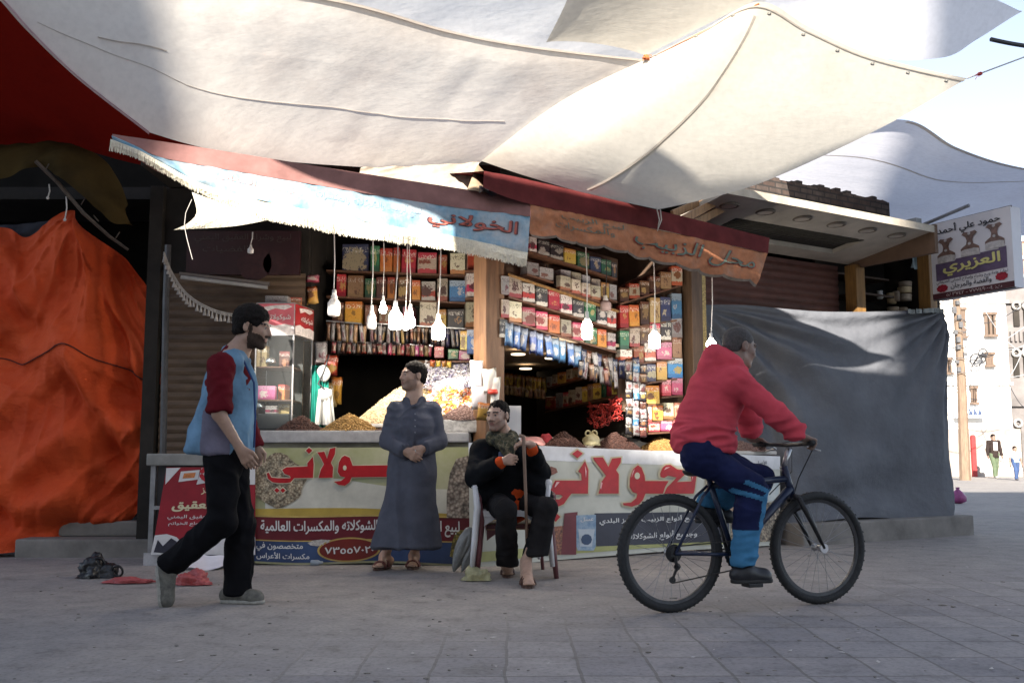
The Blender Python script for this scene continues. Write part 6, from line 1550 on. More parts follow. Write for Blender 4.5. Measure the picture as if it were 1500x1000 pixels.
# ------------------------------------------------------------------ bodies and clothes: smooth blended volumes turned into one surface
def cap_(a, b, r0, r1=None, k=.03, flat=None, sub=False): return ('c', Vector(a), Vector(b), r0, r0 if r1 is None else r1, k, flat, sub)
def ball(c, r, k=.02, rot=None, sub=False): return ('e', Vector(c), Vector(r) if hasattr(r, '__len__') else Vector((r, r, r)), rot, k, None, sub)
def cut(c, n, rad): return ('p', Vector(c), Vector(n).normalized(), rad)
def sdf_mesh(prims, h):
    lo = np.array([1e9] * 3); hi = -lo
    for p in prims:
        if p[0] == 'c' and not p[7]:
            for q, r in ((p[1], p[3]), (p[2], p[4])): lo = np.minimum(lo, np.array(q) - r); hi = np.maximum(hi, np.array(q) + r)
        elif p[0] == 'e' and not p[6]: r = max(p[2]); lo = np.minimum(lo, np.array(p[1]) - r); hi = np.maximum(hi, np.array(p[1]) + r)
    lo -= h * 3 + .012; hi += h * 3 + .012
    n = np.ceil((hi - lo) / h).astype(int) + 1
    ax = [(lo[i] + h * np.arange(n[i])).astype(np.float32) for i in range(3)]
    f = np.full(n, .1, np.float32)
    def win(c0, c1):
        a = np.clip(np.floor((c0 - lo) / h).astype(int), 0, n - 1); b = np.clip(np.ceil((c1 - lo) / h).astype(int) + 1, 1, n)
        sl = tuple(slice(a[i], b[i]) for i in range(3))
        return sl, ax[0][sl[0]][:, None, None], ax[1][sl[1]][None, :, None], ax[2][sl[2]][None, None, :]
    for p in prims:
        if p[0] == 'c':
            _, a, b, r0, r1, k, flat, sub = p; a, b = np.array(a), np.array(b); m = max(r0, r1) + k + .03
            sl, X, Y, Z = win(np.minimum(a, b) - m, np.maximum(a, b) + m)
            d = b - a; L2 = max(1e-12, d @ d)
            px_, py_, pz_ = X - a[0], Y - a[1], Z - a[2]
            t = np.clip((px_ * d[0] + py_ * d[1] + pz_ * d[2]) / L2, 0, 1)
            qx, qy, qz = px_ - t * d[0], py_ - t * d[1], pz_ - t * d[2]
            s2 = qx * qx + qy * qy + qz * qz
            if flat is not None:
                e, fac = np.array(flat[0]), flat[1]; w = qx * e[0] + qy * e[1] + qz * e[2]; s2 = s2 + w * w * (fac * fac - 1)
            v = np.sqrt(np.maximum(s2, 0)) - (r0 + (r1 - r0) * t)
        elif p[0] == 'e':
            _, c, r, rot, k, _f, sub = p; c, r = np.array(c), np.array(r); m = r.max() + k + .03
            sl, X, Y, Z = win(c - m, c + m); q = [X - c[0], Y - c[1], Z - c[2]]
            if rot is not None: q = [q[0] * rot[0][i] + q[1] * rot[1][i] + q[2] * rot[2][i] for i in range(3)]
            k0 = np.sqrt(sum((q[i] / r[i]) ** 2 for i in range(3))); k1 = np.sqrt(sum((q[i] / r[i] ** 2) ** 2 for i in range(3)))
            v = k0 * (k0 - 1) / np.maximum(k1, 1e-6)
        else:
            _, c, nn, rad = p; c, nn = np.array(c), np.array(nn)
            sl, X, Y, Z = win(c - rad, c + rad)
            pl = (X - c[0]) * nn[0] + (Y - c[1]) * nn[1] + (Z - c[2]) * nn[2]
            ins = ((X - c[0]) ** 2 + (Y - c[1]) ** 2 + (Z - c[2]) ** 2) < rad * rad
            g = f[sl]; f[sl] = np.where(ins, np.maximum(g, pl), g); continue
        g = f[sl]; v = v.astype(np.float32)
        if sub: v = -v; hh = np.clip(.5 - .5 * (g - v) / k, 0, 1); f[sl] = g * (1 - hh) + v * hh + k * hh * (1 - hh)
        else: hh = np.clip(.5 + .5 * (g - v) / k, 0, 1); f[sl] = g * (1 - hh) + v * hh - k * hh * (1 - hh)
    # surface nets
    s = f < 0
    cnt = np.zeros(n - 1, np.int8)
    cr = lambda i, j, k: (slice(i, n[0] - 1 + i), slice(j, n[1] - 1 + j), slice(k, n[2] - 1 + k))
    for i in (0, 1):
        for j in (0, 1):
            for k in (0, 1): cnt += s[cr(i, j, k)]
    act = (cnt > 0) & (cnt < 8)
    idx = np.full(n - 1, -1, np.int64); ijk = np.argwhere(act); idx[act] = np.arange(len(ijk))
    acc = np.zeros((len(ijk), 3)); num = np.zeros(len(ijk))
    I, J, K = ijk.T
    corner = [(i, j, k) for i in (0, 1) for j in (0, 1) for k in (0, 1)]
    for c0 in corner:
        for axis in range(3):
            if c0[axis]: continue
            c1 = list(c0); c1[axis] = 1
            a = f[I + c0[0], J + c0[1], K + c0[2]]; b = f[I + c1[0], J + c1[1], K + c1[2]]
            m = (a < 0) != (b < 0); t = np.where(m, a / np.where(m, a - b, 1), 0)
            pos = np.tile(np.array(c0, float), (len(ijk), 1)); pos[:, axis] = t
            acc[m] += pos[m]; num[m] += 1
    co = (ijk + acc / num[:, None]) * h + lo
    faces = []
    for axis in range(3):
        o1, o2 = [(1, 2), (2, 0), (0, 1)][axis]
        sa = [slice(None)] * 3; sb = [slice(None)] * 3; sa[axis] = slice(0, -1); sb[axis] = slice(1, None)
        ed = s[tuple(sa)] != s[tuple(sb)]; q = np.argwhere(ed)
        q = q[(q[:, o1] > 0) & (q[:, o2] > 0) & (q[:, o1] < n[o1] - 1) & (q[:, o2] < n[o2] - 1)]
        fl = s[tuple(q.T)]
        def at_(d1, d2):
            r = q.copy(); r[:, o1] -= d1; r[:, o2] -= d2; return idx[tuple(r.T)]
        quad = np.stack([at_(1, 1), at_(0, 1), at_(0, 0), at_(1, 0)], 1)
        quad[~fl] = quad[~fl][:, ::-1]; faces.append(quad)
    return co, np.concatenate(faces)
def sculpt(name, prims, h, mats, parent, classify=None, disp=None, smooth=1):
    co, fc = sdf_mesh(prims, h)
    for _ in range(smooth):
        e = np.concatenate([fc[:, [0, 1]], fc[:, [1, 2]], fc[:, [2, 3]], fc[:, [3, 0]]])
        sm = np.zeros_like(co); ct_ = np.zeros(len(co)); np.add.at(sm, e[:, 0], co[e[:, 1]]); np.add.at(ct_, e[:, 0], 1); np.add.at(sm, e[:, 1], co[e[:, 0]]); np.add.at(ct_, e[:, 1], 1)
        co = co * .5 + .5 * sm / np.maximum(ct_, 1)[:, None]
    me = bpy.data.meshes.new(name); o0 = ROOT[parent.name]
    if disp:
        nv = np.zeros_like(co); fn_ = np.cross(co[fc[:, 2]] - co[fc[:, 0]], co[fc[:, 3]] - co[fc[:, 1]])
        for k in range(4): np.add.at(nv, fc[:, k], fn_)
        nv /= np.maximum(1e-12, np.linalg.norm(nv, axis=1))[:, None]
        co = co + nv * np.array([disp(Vector(c)) for c in co])[:, None]
    me.vertices.add(len(co)); me.vertices.foreach_set('co', (co - np.array(o0)).astype(np.float32).ravel())
    me.loops.add(fc.size); me.loops.foreach_set('vertex_index', fc.ravel().astype(np.int32))
    me.polygons.add(len(fc)); me.polygons.foreach_set('loop_start', np.arange(0, fc.size, 4, dtype=np.int32))
    mats = mats if isinstance(mats, (list, tuple)) else [mats]
    for m in mats: me.materials.append(m)
    if classify:
        cen = co[fc].mean(1); me.polygons.foreach_set('material_index', np.asarray(classify(cen), dtype=np.int32))
    me.update(calc_edges=True); me.shade_smooth()
    o = bpy.data.objects.new(name, me); o.parent = parent; COL.objects.link(o); ROOT[o.name] = o0
    return o

# head, hand and foot as lists of volumes
class Head:
    def __init__(s, c, f, up=(0, 0, 1), k=1.0):
        s.c = Vector(c); s.f = Vector(f).normalized(); s.r = s.f.cross(Vector(up)).normalized(); s.u = s.r.cross(s.f); s.k = k
        s.rot = [list(v) for v in zip(s.r, s.f, s.u)]
        s.m = np.array([list(s.r), list(s.f), list(s.u)])
    def p(s, x, y, z): return s.c + (s.r * x + s.f * y + s.u * z) * s.k
    def e(s, x, y, z, a, b, c, k=.02, sub=False):
        return ball(s.p(x, y, z), (a * s.k, b * s.k, c * s.k), k, s.rot, sub)
    def q(s, a, b, r0, r1=None, k=.012): return cap_(s.p(*a), s.p(*b), r0 * s.k, (r0 if r1 is None else r1) * s.k, k)
    def local(s, P): return (P - np.array(s.c)) @ s.m.T / s.k
    def volumes(s, neck, nr=.056):
        L = [s.e(0, -.018, .03, .076, .095, .085), s.e(0, .03, -.035, .060, .066, .085, .03),
             s.q((-.045, .0, -.065), (-.018, .062, -.100), .024, .02, .02), s.q((.045, .0, -.065), (.018, .062, -.100), .024, .02, .02), s.q((-.012, .066, -.102), (.012, .066, -.102), .020, k=.015),
             s.q((-.04, .076, .022), (.04, .076, .022), .013, k=.015), s.q((0, .086, .016), (0, .106, -.030), .008, .0125, .01), s.q((-.012, .092, -.036), (.012, .092, -.036), .009, k=.008),
             s.q((-.040, .066, -.022), (-.030, .068, -.035), .018, k=.02), s.q((.040, .066, -.022), (.030, .068, -.035), .018, k=.02),
             s.e(-.031, .094, .003, .016, .016, .011, .012, True), s.e(.031, .094, .003, .016, .016, .011, .012, True),
             s.e(-.031, .077, .003, .0135, .0135, .0135, .003), s.e(.031, .077, .003, .0135, .0135, .0135, .003),
             s.q((-.020, .084, -.061), (.020, .084, -.061), .0075, k=.006), s.q((-.017, .084, -.072), (.017, .084, -.072), .0080, k=.006), s.q((-.026, .095, -.0665), (.026, .095, -.0665), .003, k=.003) [:7] + (True,),
             s.e(-.079, -.012, -.008, .010, .020, .032, .008), s.e(.079, -.012, -.008, .010, .020, .032, .008),
             s.e(-.088, -.004, -.004, .006, .010, .016, .006, True), s.e(.088, -.004, -.004, .006, .010, .016, .006, True)]
        L.append(cap_(s.p(0, -.025, -.06), neck, nr * s.k, nr * s.k * 1.12, .03))
        return L
    def hair(s, puff=.0, low=-.04, front=.055, top=.0):
        return [s.e(0, -.022, .036 + top, .083 + puff, .101 + puff, .087 + puff), s.e(0, -.055, -.02, .072 + puff, .058 + puff, .07),
                s.e(0, .130, -.02, .09, .07, .095, .03, True), s.e(0, .02, -.14, .10, .12, .09, .02, True), s.e(-.095, .012, -.03, .045, .034, .05, .01, True), s.e(.095, .012, -.03, .045, .034, .05, .01, True),
                s.e(0, .0, -.16, .2, .2, .10 - low * .3, .012, True)]
    def classes(s, P, beard=1.0, hair=None):
        """0 skin, 1 brow and eye dark, 2 eye white, 3 lip, 4 beard"""
        q = s.local(P); x, y, z = q[:, 0], q[:, 1], q[:, 2]; ax_ = np.abs(x); r = np.zeros(len(P), np.int32)
        near = (ax_ < .12) & (y < .14) & (y > -.13) & (z < .14) & (z > -.14)
        if beard:
            line = -.052 + .03 * np.clip((ax_ - .03) / .04, 0, 1.6)
            bd = near & (z < line - .008) & (y > .0) & (z > -.128)
            bd |= near & (ax_ > .056) & (y > .002) & (y < .022) & (z < .01) & (z > -.08)
            bd |= near & (np.abs(z + .046) < .007) & (ax_ < .030) & (y > .075)
            r[bd & ((ax_ * 0 + beard) > .5)] = 4
        r[near & (y > .07) & (((x / .023) ** 2 + ((z + .066) / .011) ** 2) < 1)] = 3
        for sg_ in (-1, 1):
            dx = x - sg_ * .031
            r[near & (y > .06) & ((dx / .0125) ** 2 + ((z - .001) / .0060) ** 2 < 1)] = 2
            r[near & (y > .06) & ((dx / .0065) ** 2 + ((z - .002) / .0075) ** 2 < 1)] = 1
            r[near & (y > .055) & (np.abs(dx + 0) < .021) & (np.abs(z - .026 + .18 * np.abs(dx)) < .0055)] = 1
        return r
def hand(w, d, n, s, curl=(.25, .3, .3), k=1.0, spread=.0, thumb=(.6, .5), curls=None):
    """w wrist, d towards the fingers, n where the palm faces, s the thumb side"""
    d, n, s = Vector(d).normalized(), Vector(n).normalized(), Vector(s).normalized(); w = Vector(w)
    L = [cap_(w - d * .02 * k, w + d * .03 * k, .026 * k, .030 * k, .015, (n, 1.35))]
    for o in (.022, .0, -.022): L.append(cap_(w + d * .02 * k + s * o * .7 * k, w + d * .082 * k + s * o * 1.15 * k, .016 * k, .0145 * k, .012, (n, 1.15)))
    for i, (o, ln, r) in enumerate(((.030, .070, .0092), (.010, .078, .0095), (-.010, .073, .0090), (-.029, .058, .0080))):
        p = w + d * (.082 - .004 * abs(i - 1)) * k + s * o * k; dd = (d + s * o * spread * 8).normalized(); a = 0; c = curls[i] if curls else curl
        for j, fr in enumerate((.45, .30, .25)):
            a += c[j]; v = dd * math.cos(a) + n * math.sin(a); q = p + v * ln * fr * k
            L.append(cap_(p, q, r * (1 - .08 * j) * k, r * (.93 - .08 * j) * k, .0035)); p = q
    p = w + d * .022 * k + s * .026 * k; v = (d * math.cos(thumb[0]) + s * math.sin(thumb[0])).normalized(); v2 = (d * math.cos(thumb[0] - thumb[1]) + s * math.sin(thumb[0] - thumb[1]) * .8 + n * .45).normalized()
    L += [cap_(p, p + v * .042 * k, .0145 * k, .0115 * k, .01), cap_(p + v * .042 * k, p + v * .042 * k + v2 * .030 * k, .0110 * k, .0095 * k, .004), cap_(p + v * .042 * k + v2 * .030 * k, p + v * .042 * k + v2 * .052 * k, .0095 * k, .0075 * k, .003)]
    return L
def foot(ankle, heel, toe, k=1.0, toes=True):
    """bare foot from the ankle, heel and toe points lying on the sole"""
    d = (toe - heel).normalized(); s = d.cross(V(0, 0, 1)).normalized(); u = s.cross(d)
    L = [cap_(ankle, heel + u * .04 * k, .036 * k, .034 * k, .03), cap_(heel + u * .032 * k, heel + d * .10 * k + u * .03 * k, .032 * k, .030 * k, .03), cap_(ankle + d * .01, heel + d * .16 * k + u * .022 * k, .034 * k, .026 * k, .04),
         cap_(heel + d * .12 * k + u * .022 * k - s * .018 * k, heel + d * .185 * k + u * .015 * k - s * .02 * k, .022 * k, .014 * k, .02), cap_(heel + d * .12 * k + u * .022 * k + s * .018 * k, heel + d * .185 * k + u * .015 * k + s * .02 * k, .022 * k, .014 * k, .02)]
    ln = (toe - heel).length
    for i in range(5):
        o = (-.034 + .017 * i) * k; q = heel + d * (.185 * k) + s * o + u * .012 * k; L.append(cap_(q, q + d * max(.01, ln - .185 * k - abs(i - 1.2) * .008 * k), .0105 * k, .0085 * k, .004))
    return L
def fold(f1=9, a1=.006, f2=24, a2=.003, st=(1, 1, .45), seed=0.0):
    def g(p):
        q = V(p.x * st[0], p.y * st[1], p.z * st[2]); w = V(noise.noise(q * 4 + V(seed, 0, 0)), noise.noise(q * 4 + V(0, seed, 5)), 0) * .12
        r = 1 - abs(noise.noise((q + w) * f1 + V(seed, seed, 0))) * 2
        return a1 * r + a2 * noise.noise((q + w) * f2 + V(0, 0, seed))
    return g
def skin_mat(name, c):
    m, nt, b = _new(name)
    n = noise_node(nt, 30, 4, .6); r = ramp(nt, n.outputs[0], [(.3, sh(c, .86)), (.7, sh(c, 1.1))]); nt.links.new(r.outputs[0], b.inputs['Base Color'])
    b.inputs['Roughness'].default_value = .5; b.inputs['Subsurface Weight'].default_value = .08; b.inputs['Subsurface Radius'].default_value = (.01, .004, .002); b.inputs['Subsurface Scale'].default_value = .5
    bump(nt, b, noise_node(nt, 160, 3, .6).outputs[0], .12, .002); return m
hair_m = mat('black_hair', (.007, .006, .0055), .8, .4, 90, .6, 160, c2=(.016, .013, .012), spec=.12); eye_w = mat('eye_white', (.30, .26, .235), .3, .05, 9, 0); dark_f = mat('brow_dark', (.018, .013, .011), .6, .2, 60, 0)
def face_mats(skin, lip, beard): return [skin, dark_f, eye_w, mat('lip_' + lip, (.24, .10, .08), .5, .1, 60, 0), beard]

# ------------------------------------------------------------------ the people
T_ = lambda x, y, Y: atY(x, y, Y)
stub = skin_mat('stubble_skin', (.27, .172, .128))
def sandal(parent, heel, toe, m_sole, m_strap, w=.045, thong=False):
    d = (toe - heel).normalized(); s = d.cross(V(0, 0, 1)).normalized()
    bm = B(); n = 14; top, bot = [], []
    L = (toe - heel).length
    for k in range(n):
        a = 2 * math.pi * k / n; x = math.cos(a); y = math.sin(a)
        q = heel + d * (L / 2 - .005 + (L / 2 + .015) * x) + s * w * y * (1.0 if x > -.2 else .85)
        top.append(bm.verts.new(q + V(0, 0, .002))); bot.append(bm.verts.new(q - V(0, 0, .016)))
    bm.faces.new(top); bm.faces.new(bot[::-1])
    for k in range(n): bm.faces.new((bot[k], bot[(k + 1) % n], top[(k + 1) % n], top[k]))
    so_ = obj('sandal', bm, m_sole, parent)
    bm = B()
    for fr, h_ in ((.45, .058), (.66, .047)):
        c = heel + d * L * fr; tube(bm, [c + s * w * math.cos(t) * 1.02 + V(0, 0, h_ * math.sin(t)) for t in [math.pi * k / 10 for k in range(11)]], .011, 6)
    obj('strap', bm, m_strap, so_)
    return so_
br_leather = mat('brown_leather', (.075, .035, .025), .45, .3, 30, .15); red_leather = mat('red_brown_leather', (.16, .055, .045), .45, .3, 30, .15)

# --- walking man
w_skin = skin_mat('walker_skin', (.34, .21, .15))
wk = thing('person', onZ(320, 884), 'man in a light blue vest and black trousers striding past the left counter', 'person')
hd = Head(T_(371, 479, 6.18), (.98, -.08, -.16), k=1.07)
nb = T_(344, 522, 6.18)
shN, shF = T_(324, 536, 5.99), T_(343, 534, 6.37)
elN, wrN = T_(321, 606, 5.94), T_(352, 657, 5.95)
elF, wrF = T_(356, 604, 6.43), T_(376, 655, 6.42)
pel = T_(330, 662, 6.18); hipN, hipF = T_(327, 678, 6.08), T_(336, 678, 6.28)
knN, anN = T_(325, 764, 6.07), T_(250, 826, 6.10); knF, anF = T_(352, 768, 6.26), T_(348, 860, 6.25)
chest = T_(338, 565, 6.18)
FX = V(1, 0, 0)
body = hd.volumes(nb, .057) + [cap_(nb, chest, .07, .14, .06), cap_(chest, pel, .15, .14, .05, (FX, 1.35)), cap_(shN, shF, .055, .055, .05), cap_(shN, elN, .052, .041, .03), cap_(elN, wrN, .041, .026, .02), cap_(shF, elF, .05, .04, .03), cap_(elF, wrF, .04, .027, .02),
        cap_(hipN, knN, .075, .05, .03), cap_(knN, anN, .05, .036, .02), cap_(hipF, knF, .075, .05, .03), cap_(knF, anF, .05, .036, .02)]
body += hand(wrN, T_(372, 690, 5.97) - wrN, V(-.15, 1, .1), V(.85, .0, .5), (.30, .35, .3)) + hand(wrF, T_(378, 690, 6.42) - wrF, V(-.2, -1, .1), V(.9, 0, .4), (.35, .4, .3))
sculpt('body', body, .005, face_mats(w_skin, 'a', mat('walker_beard', (.055, .038, .030), .8, .3, 80, .3, spec=.1)), wk, lambda P: hd.classes(P, 1))
hr = hd.hair(.008, top=.008)
sculpt('hair', hr, .0055, hair_m, wk, disp=lambda p: .006 * noise.noise(p * 38) + .004 * noise.noise(p * 80))
burg = cloth('burgundy_shirt', (.10, .008, .013)); vest = cloth('sky_blue_vest', (.19, .40, .62), .2)
def vestmat():
    m = cloth('washed_blue_vest', (.125, .225, .33), .3, .8, 220, 7, .5); return m
sl = elN + (shN - elN) * .12
sculpt('shirt', [cap_(nb, chest, .08, .15, .05), cap_(chest, pel, .162, .155, .05, (FX, 1.3)), cap_(shN, shF, .068, .068, .04), cap_(shN, sl, .074, .066, .03), cap_(sl + (elN - sl) * .0, sl + (elN - sl).normalized() * .03, .074, .072, .008), cap_(shF, elF, .07, .06, .03), cap_(elF, wrF, .058, .045, .02),
                 cut(sl + (elN - sl).normalized() * .028, elN - sl, .12), cut(wrF, wrF - elF, .08)], .008, burg, wk, disp=fold(11, .009, 28, .003, (1, 1, 1.2), 1.0))
vb = T_(322, 600, 6.18); hem = T_(322, 662, 6.18)
sculpt('vest', [cap_(T_(340, 532, 6.06), T_(342, 532, 6.30), .075, .075, .05), cap_(T_(337, 548, 6.18), chest, .11, .172, .08, (FX, 1.36)), cap_(chest, T_(326, 662, 6.18), .175, .205, .05, (FX, 1.2)), cap_(vb, T_(306, 664, 6.18), .14, .17, .08, (FX, 1.2)), cap_(hem, hem - V(0, 0, .08), .2, .2, .04, (FX, 1.1)),
                cap_(nb + V(-.05, 0, .035), nb + V(.055, -.07, -.02), .028, .022, .02), cap_(nb + V(-.05, 0, .035), nb + V(.055, .07, -.02), .028, .022, .02),
                ball(shN + V(0, -.06, -.06), (.075, .07, .12), .02, sub=True), cut(hem + V(0, 0, -.005), V(-.05, 0, -1), .5)], .008, [vestmat(), cloth('greyed_mauve_panel', (.15, .14, .19), .3)], wk, lambda P: ((P[:, 2] < T_(322, 612, 6.18).z + .05 * np.sin(P[:, 0] * 30)) & (P[:, 0] > T_(296, 640, 6).x) & (P[:, 0] < T_(338, 640, 6).x)).astype(np.int32), fold(7, .018, 18, .005, (1, 1, .6), 3.0))
bm = B(); tube(bm, [nb + V(.07, -.075, -.02), T_(372, 560, 6.03), T_(374, 610, 6.02), T_(372, 655, 6.04)], .006, 6); obj('vest_edge', bm, cloth('navy_trim', (.03, .06, .16)), wk)
bm = B()
blk = cloth('black_trousers', (.006, .006, .0075), .3)
sculpt('trousers', [cap_(hipN + V(0, .02, .06), hipF + V(0, -.02, .06), .115, .115, .04), cap_(hipN, knN, .105, .078, .04), cap_(knN, anN + (anN - knN).normalized() * .02, .078, .070, .03), cap_(hipF, knF, .105, .080, .04), cap_(knF, anF + V(0, 0, -.02), .080, .082, .03),
                    cut(anF + V(0, 0, -.035), V(0, 0, -1), .14), cut(anN + (anN - knN).normalized() * .03, anN - knN, .12)], .008, blk, wk, disp=fold(9, .013, 24, .004, (1, 1, .9), 5.0))
shoe_m = mat('worn_grey_shoe', (.12, .115, .10), .7, .4, 30, .3); sole_m = mat('pale_sole', (.30, .29, .26), .7, .3, 30, .2); lace_m = mat('pale_lace', (.5, .48, .44), .8)
def shoe(parent, ank, heel, toe, m, sm, laces=True):
    d = (toe - heel).normalized(); s = d.cross(V(0, 0, 1)).normalized() if abs(d.z) < .8 else V(0, -1, 0); u = s.cross(d); L = (toe - heel).length
    o = sculpt('shoe', [cap_(ank, heel + u * .05 + d * .03, .05, .042, .03), cap_(heel + u * .045 + d * .035, heel + d * (L - .05) + u * .035, .042, .040, .03, (s, 1.0)), cap_(ank + d * .02, heel + d * (L - .09) + u * .045, .045, .035, .04), ball(heel + d * (L - .05) + u * .032, .045, .03), cut(heel + u * .012, -u, .4)], .006, m, parent)
    sculpt('sole', [cap_(heel + d * .035 + u * .012, heel + d * (L - .045) + u * .012, .046, .050, .02), cut(heel, -u, .4), cut(heel + u * .024, u, .4)], .006, sm, o)
    if laces:
        bm = B()
        for k in range(4):
            c = heel + d * (L * (.42 + .09 * k)) + u * (.088 - .008 * k); tube(bm, [c - s * .03 - u * .008, c + u * .004, c + s * .03 - u * .008], .005, 5)
        tube(bm, [heel + d * L * .42 + u * .085, heel + d * L * .40 + u * .13], .010, 5)
        obj('lace', bm, lace_m, o)
h0, t0 = onZ(322, 884), onZ(386, 884); h0.y += .02; t0.y -= .0
shoe(wk, anF + V(0, 0, -.03), V(h0.x, 6.25, .0), V(t0.x, 6.2, .0), shoe_m, sole_m)
shoe(wk, T_(247, 829, 6.10), T_(230, 829, 6.10), T_(236, 892, 6.10), shoe_m, sole_m, False)

# --- man in the grey robe
s_skin = skin_mat('robe_man_skin', (.43, .27, .195))
rb_ = thing('person', onZ(585, 836), 'smiling man in a long grey robe leaning on the left counter, hands clasped', 'person')
hd2 = Head(T_(605, 550, 7.86), (-.84, -.54, .04), k=.98)
nb2 = T_(606, 590, 7.88); Y0 = 7.88
sL, sR = T_(580, 600, Y0), T_(633, 600, Y0 + .02); eL, eR = T_(569, 645, Y0 - .02), T_(642, 645, Y0); wL, wR = T_(593, 660, Y0 - .17), T_(620, 656, Y0 - .15)
FY = V(0, 1, 0); ch2, pe2 = T_(606, 625, Y0), T_(602, 690, Y0)
a1, a2 = onZ(563, 832), onZ(606, 831)
k1, k2 = T_(583, 755, Y0), T_(617, 755, Y0)
bd2 = hd2.volumes(nb2, .06) + [cap_(nb2, ch2, .07, .14, .06), cap_(ch2, pe2, .16, .15, .05, (FY, 1.4)), cap_(sL, sR, .05, .05, .05), cap_(sL, eL, .045, .04, .03), cap_(eL, wL, .04, .028, .02), cap_(sR, eR, .05, .04, .03), cap_(eR, wR, .04, .028, .02),
        cap_(T_(590, 700, Y0), k1, .075, .05, .03), cap_(k1, a1 + V(0, .02, .09), .05, .036, .03), cap_(T_(615, 700, Y0), k2, .075, .05, .03), cap_(k2, a2 + V(0, .02, .09), .05, .036, .03)]
bd2 += hand(wL, V(.80, -.12, -.45), V(.1, .9, -.1), V(.45, -.1, .8), (.35, .45, .4), 1.0) + hand(wR, V(-.72, -.25, -.6), V(-.1, .9, .1), V(-.5, -.1, .8), (.35, .45, .4), 1.0)
for a_, dx in ((a1, -.05), (a2, .0)): bd2 += foot(a_ + V(0, .03, .09), a_ + V(-dx * .6, .07, .018), a_ + V(dx, -.17, .018), .98)
sculpt('body', bd2, .005, face_mats(s_skin, 'b', stub), rb_, lambda P: hd2.classes(P, 1))
sculpt('hair', hd2.hair(.0), .0055, hair_m, rb_, disp=lambda p: .005 * noise.noise(p * 55) + .003 * noise.noise(p * 120))
for a_, dx in ((a1, -.05), (a2, .0)): sandal(rb_, a_ + V(-dx * .6, .08, .016), a_ + V(dx, -.18, .016), br_leather, red_leather, .05)
rf1, rf2 = fold(6.5, .022, 20, .004, (1, 1, .14), 7.0), fold(11, .009, 24, .003, (1, .6, 1.3), 2.0)
def robefold(p):
    k = min(1, max(0, (1.05 - p.z) / .35)); return rf1(p) * k + rf2(p) * (1 - .8 * k)
robe = cloth('grey_robe_cloth', (.085, .09, .115), .2, .8, 240, 8, .35)
hz = T_(594, 800, Y0)
def cuffed(a, b, r0, r1): return [cap_(a, b, r0, r1, .03)]
sculpt('robe', [cap_(nb2, ch2, .08, .15, .06), cap_(T_(582, 600, Y0), T_(631, 600, Y0 + .02), .060, .060, .05), cap_(ch2, pe2, .175, .172, .06, (FY, 1.3)), cap_(pe2, hz + V(0, 0, -.05), .172, .238, .06, (FY, 1.3)), cap_(T_(578, 760, Y0), T_(568, 804, Y0 - .02), .09, .10, .08), cap_(T_(618, 760, Y0), T_(624, 804, Y0 - .02), .09, .10, .08),
                cap_(sL, eL, .068, .064, .02), cap_(eL, wL, .066, .054, .02), cap_(sR, eR, .068, .064, .02), cap_(eR, wR, .066, .054, .02),
                cap_(T_(595, 585, Y0 - .045), T_(606, 594, Y0 - .10), .022, .018, .012), cap_(T_(619, 585, Y0 - .03), T_(608, 594, Y0 - .10), .022, .018, .012),
                ball(T_(606, 586, Y0 - .075), (.035, .05, .05), .012, sub=True),
                cut(hz, V(0, 0, -1), .6), cut(wL, wL - eL, .09), cut(wR, wR - eR, .09)], .008, robe, rb_, disp=robefold)
bm = B(); box(bm, T_(607, 597, Y0 - .085), (.05, .03, .04), None, .008); obj('undershirt', bm, cloth('white_undershirt', (.6, .58, .58), .1), rb_)
bm = B()
for k in range(4): lathe(bm, [(.006, 0), (.006, .004)], T_(608, 606 + 9 * k, Y0 - .165 - .004 * k), V(0, -1, 0), 8)
obj('button', bm, mat('grey_button', (.2, .2, .23), .4), rb_)
bm = B(); torus(bm, wL + V(.085, -.02, .0), V(.9, -.1, .1), .0115, .003, 14, 6); obj('ring', bm, mat('silver_ring', (.7, .68, .62), .25, .1, 9, 0, metal=.9), rb_)

# --- seated man
t_skin = skin_mat('seated_skin', (.45, .29, .215))
sm_ = thing('person', onZ(755, 848), 'seated man in a black jacket and camouflage scarf, both hands on a cane', 'person')
hd3 = Head(T_(729, 608, 7.50), (-.50, -.86, -.05), k=.96)
nb3 = T_(737, 640, 7.60); s3L, s3R = T_(706, 660, 7.56), T_(774, 663, 7.66); e3L, e3R = T_(698, 698, 7.45), T_(790, 692, 7.55); w3L, w3R = T_(737, 675, 7.34), T_(777, 650, 7.36)
pe3 = T_(744, 738, 7.72); ch3 = T_(740, 680, 7.64); h3L, h3R = T_(724, 738, 7.66), T_(766, 738, 7.70)
k3L, k3R = T_(741, 746, 7.22), T_(800, 744, 7.32); a3L, a3R = T_(743, 828, 7.50), T_(774, 812, 7.30)
b3_ = hd3.volumes(nb3, .056) + [cap_(nb3, ch3, .07, .13, .06), cap_(ch3, pe3, .15, .15, .05, (FY, 1.3)), cap_(s3L, s3R, .055, .055, .05), cap_(s3L, e3L, .05, .04, .03), cap_(e3L, w3L, .04, .027, .02), cap_(s3R, e3R, .05, .04, .03), cap_(e3R, w3R, .04, .027, .02),
       cap_(h3L, k3L, .075, .052, .03), cap_(k3L, a3L, .052, .036, .02), cap_(h3R, k3R, .075, .052, .03), cap_(k3R, a3R, .052, .034, .02)]
cane_t = T_(767, 640, 7.27); cane_b = onZ(773, 850)
b3_ += hand(w3L, cane_t.lerp(cane_b, .16) - w3L + V(-.01, -.025, .005), V(.25, .9, -.1), V(.1, -.1, 1), (.55, .85, .7), .95, thumb=(.5, .8))
b3_ += hand(w3R, V(-.80, -.25, .10), V(.0, .15, -1), V(-.1, -1, -.1), (.45, .7, .6), .98)
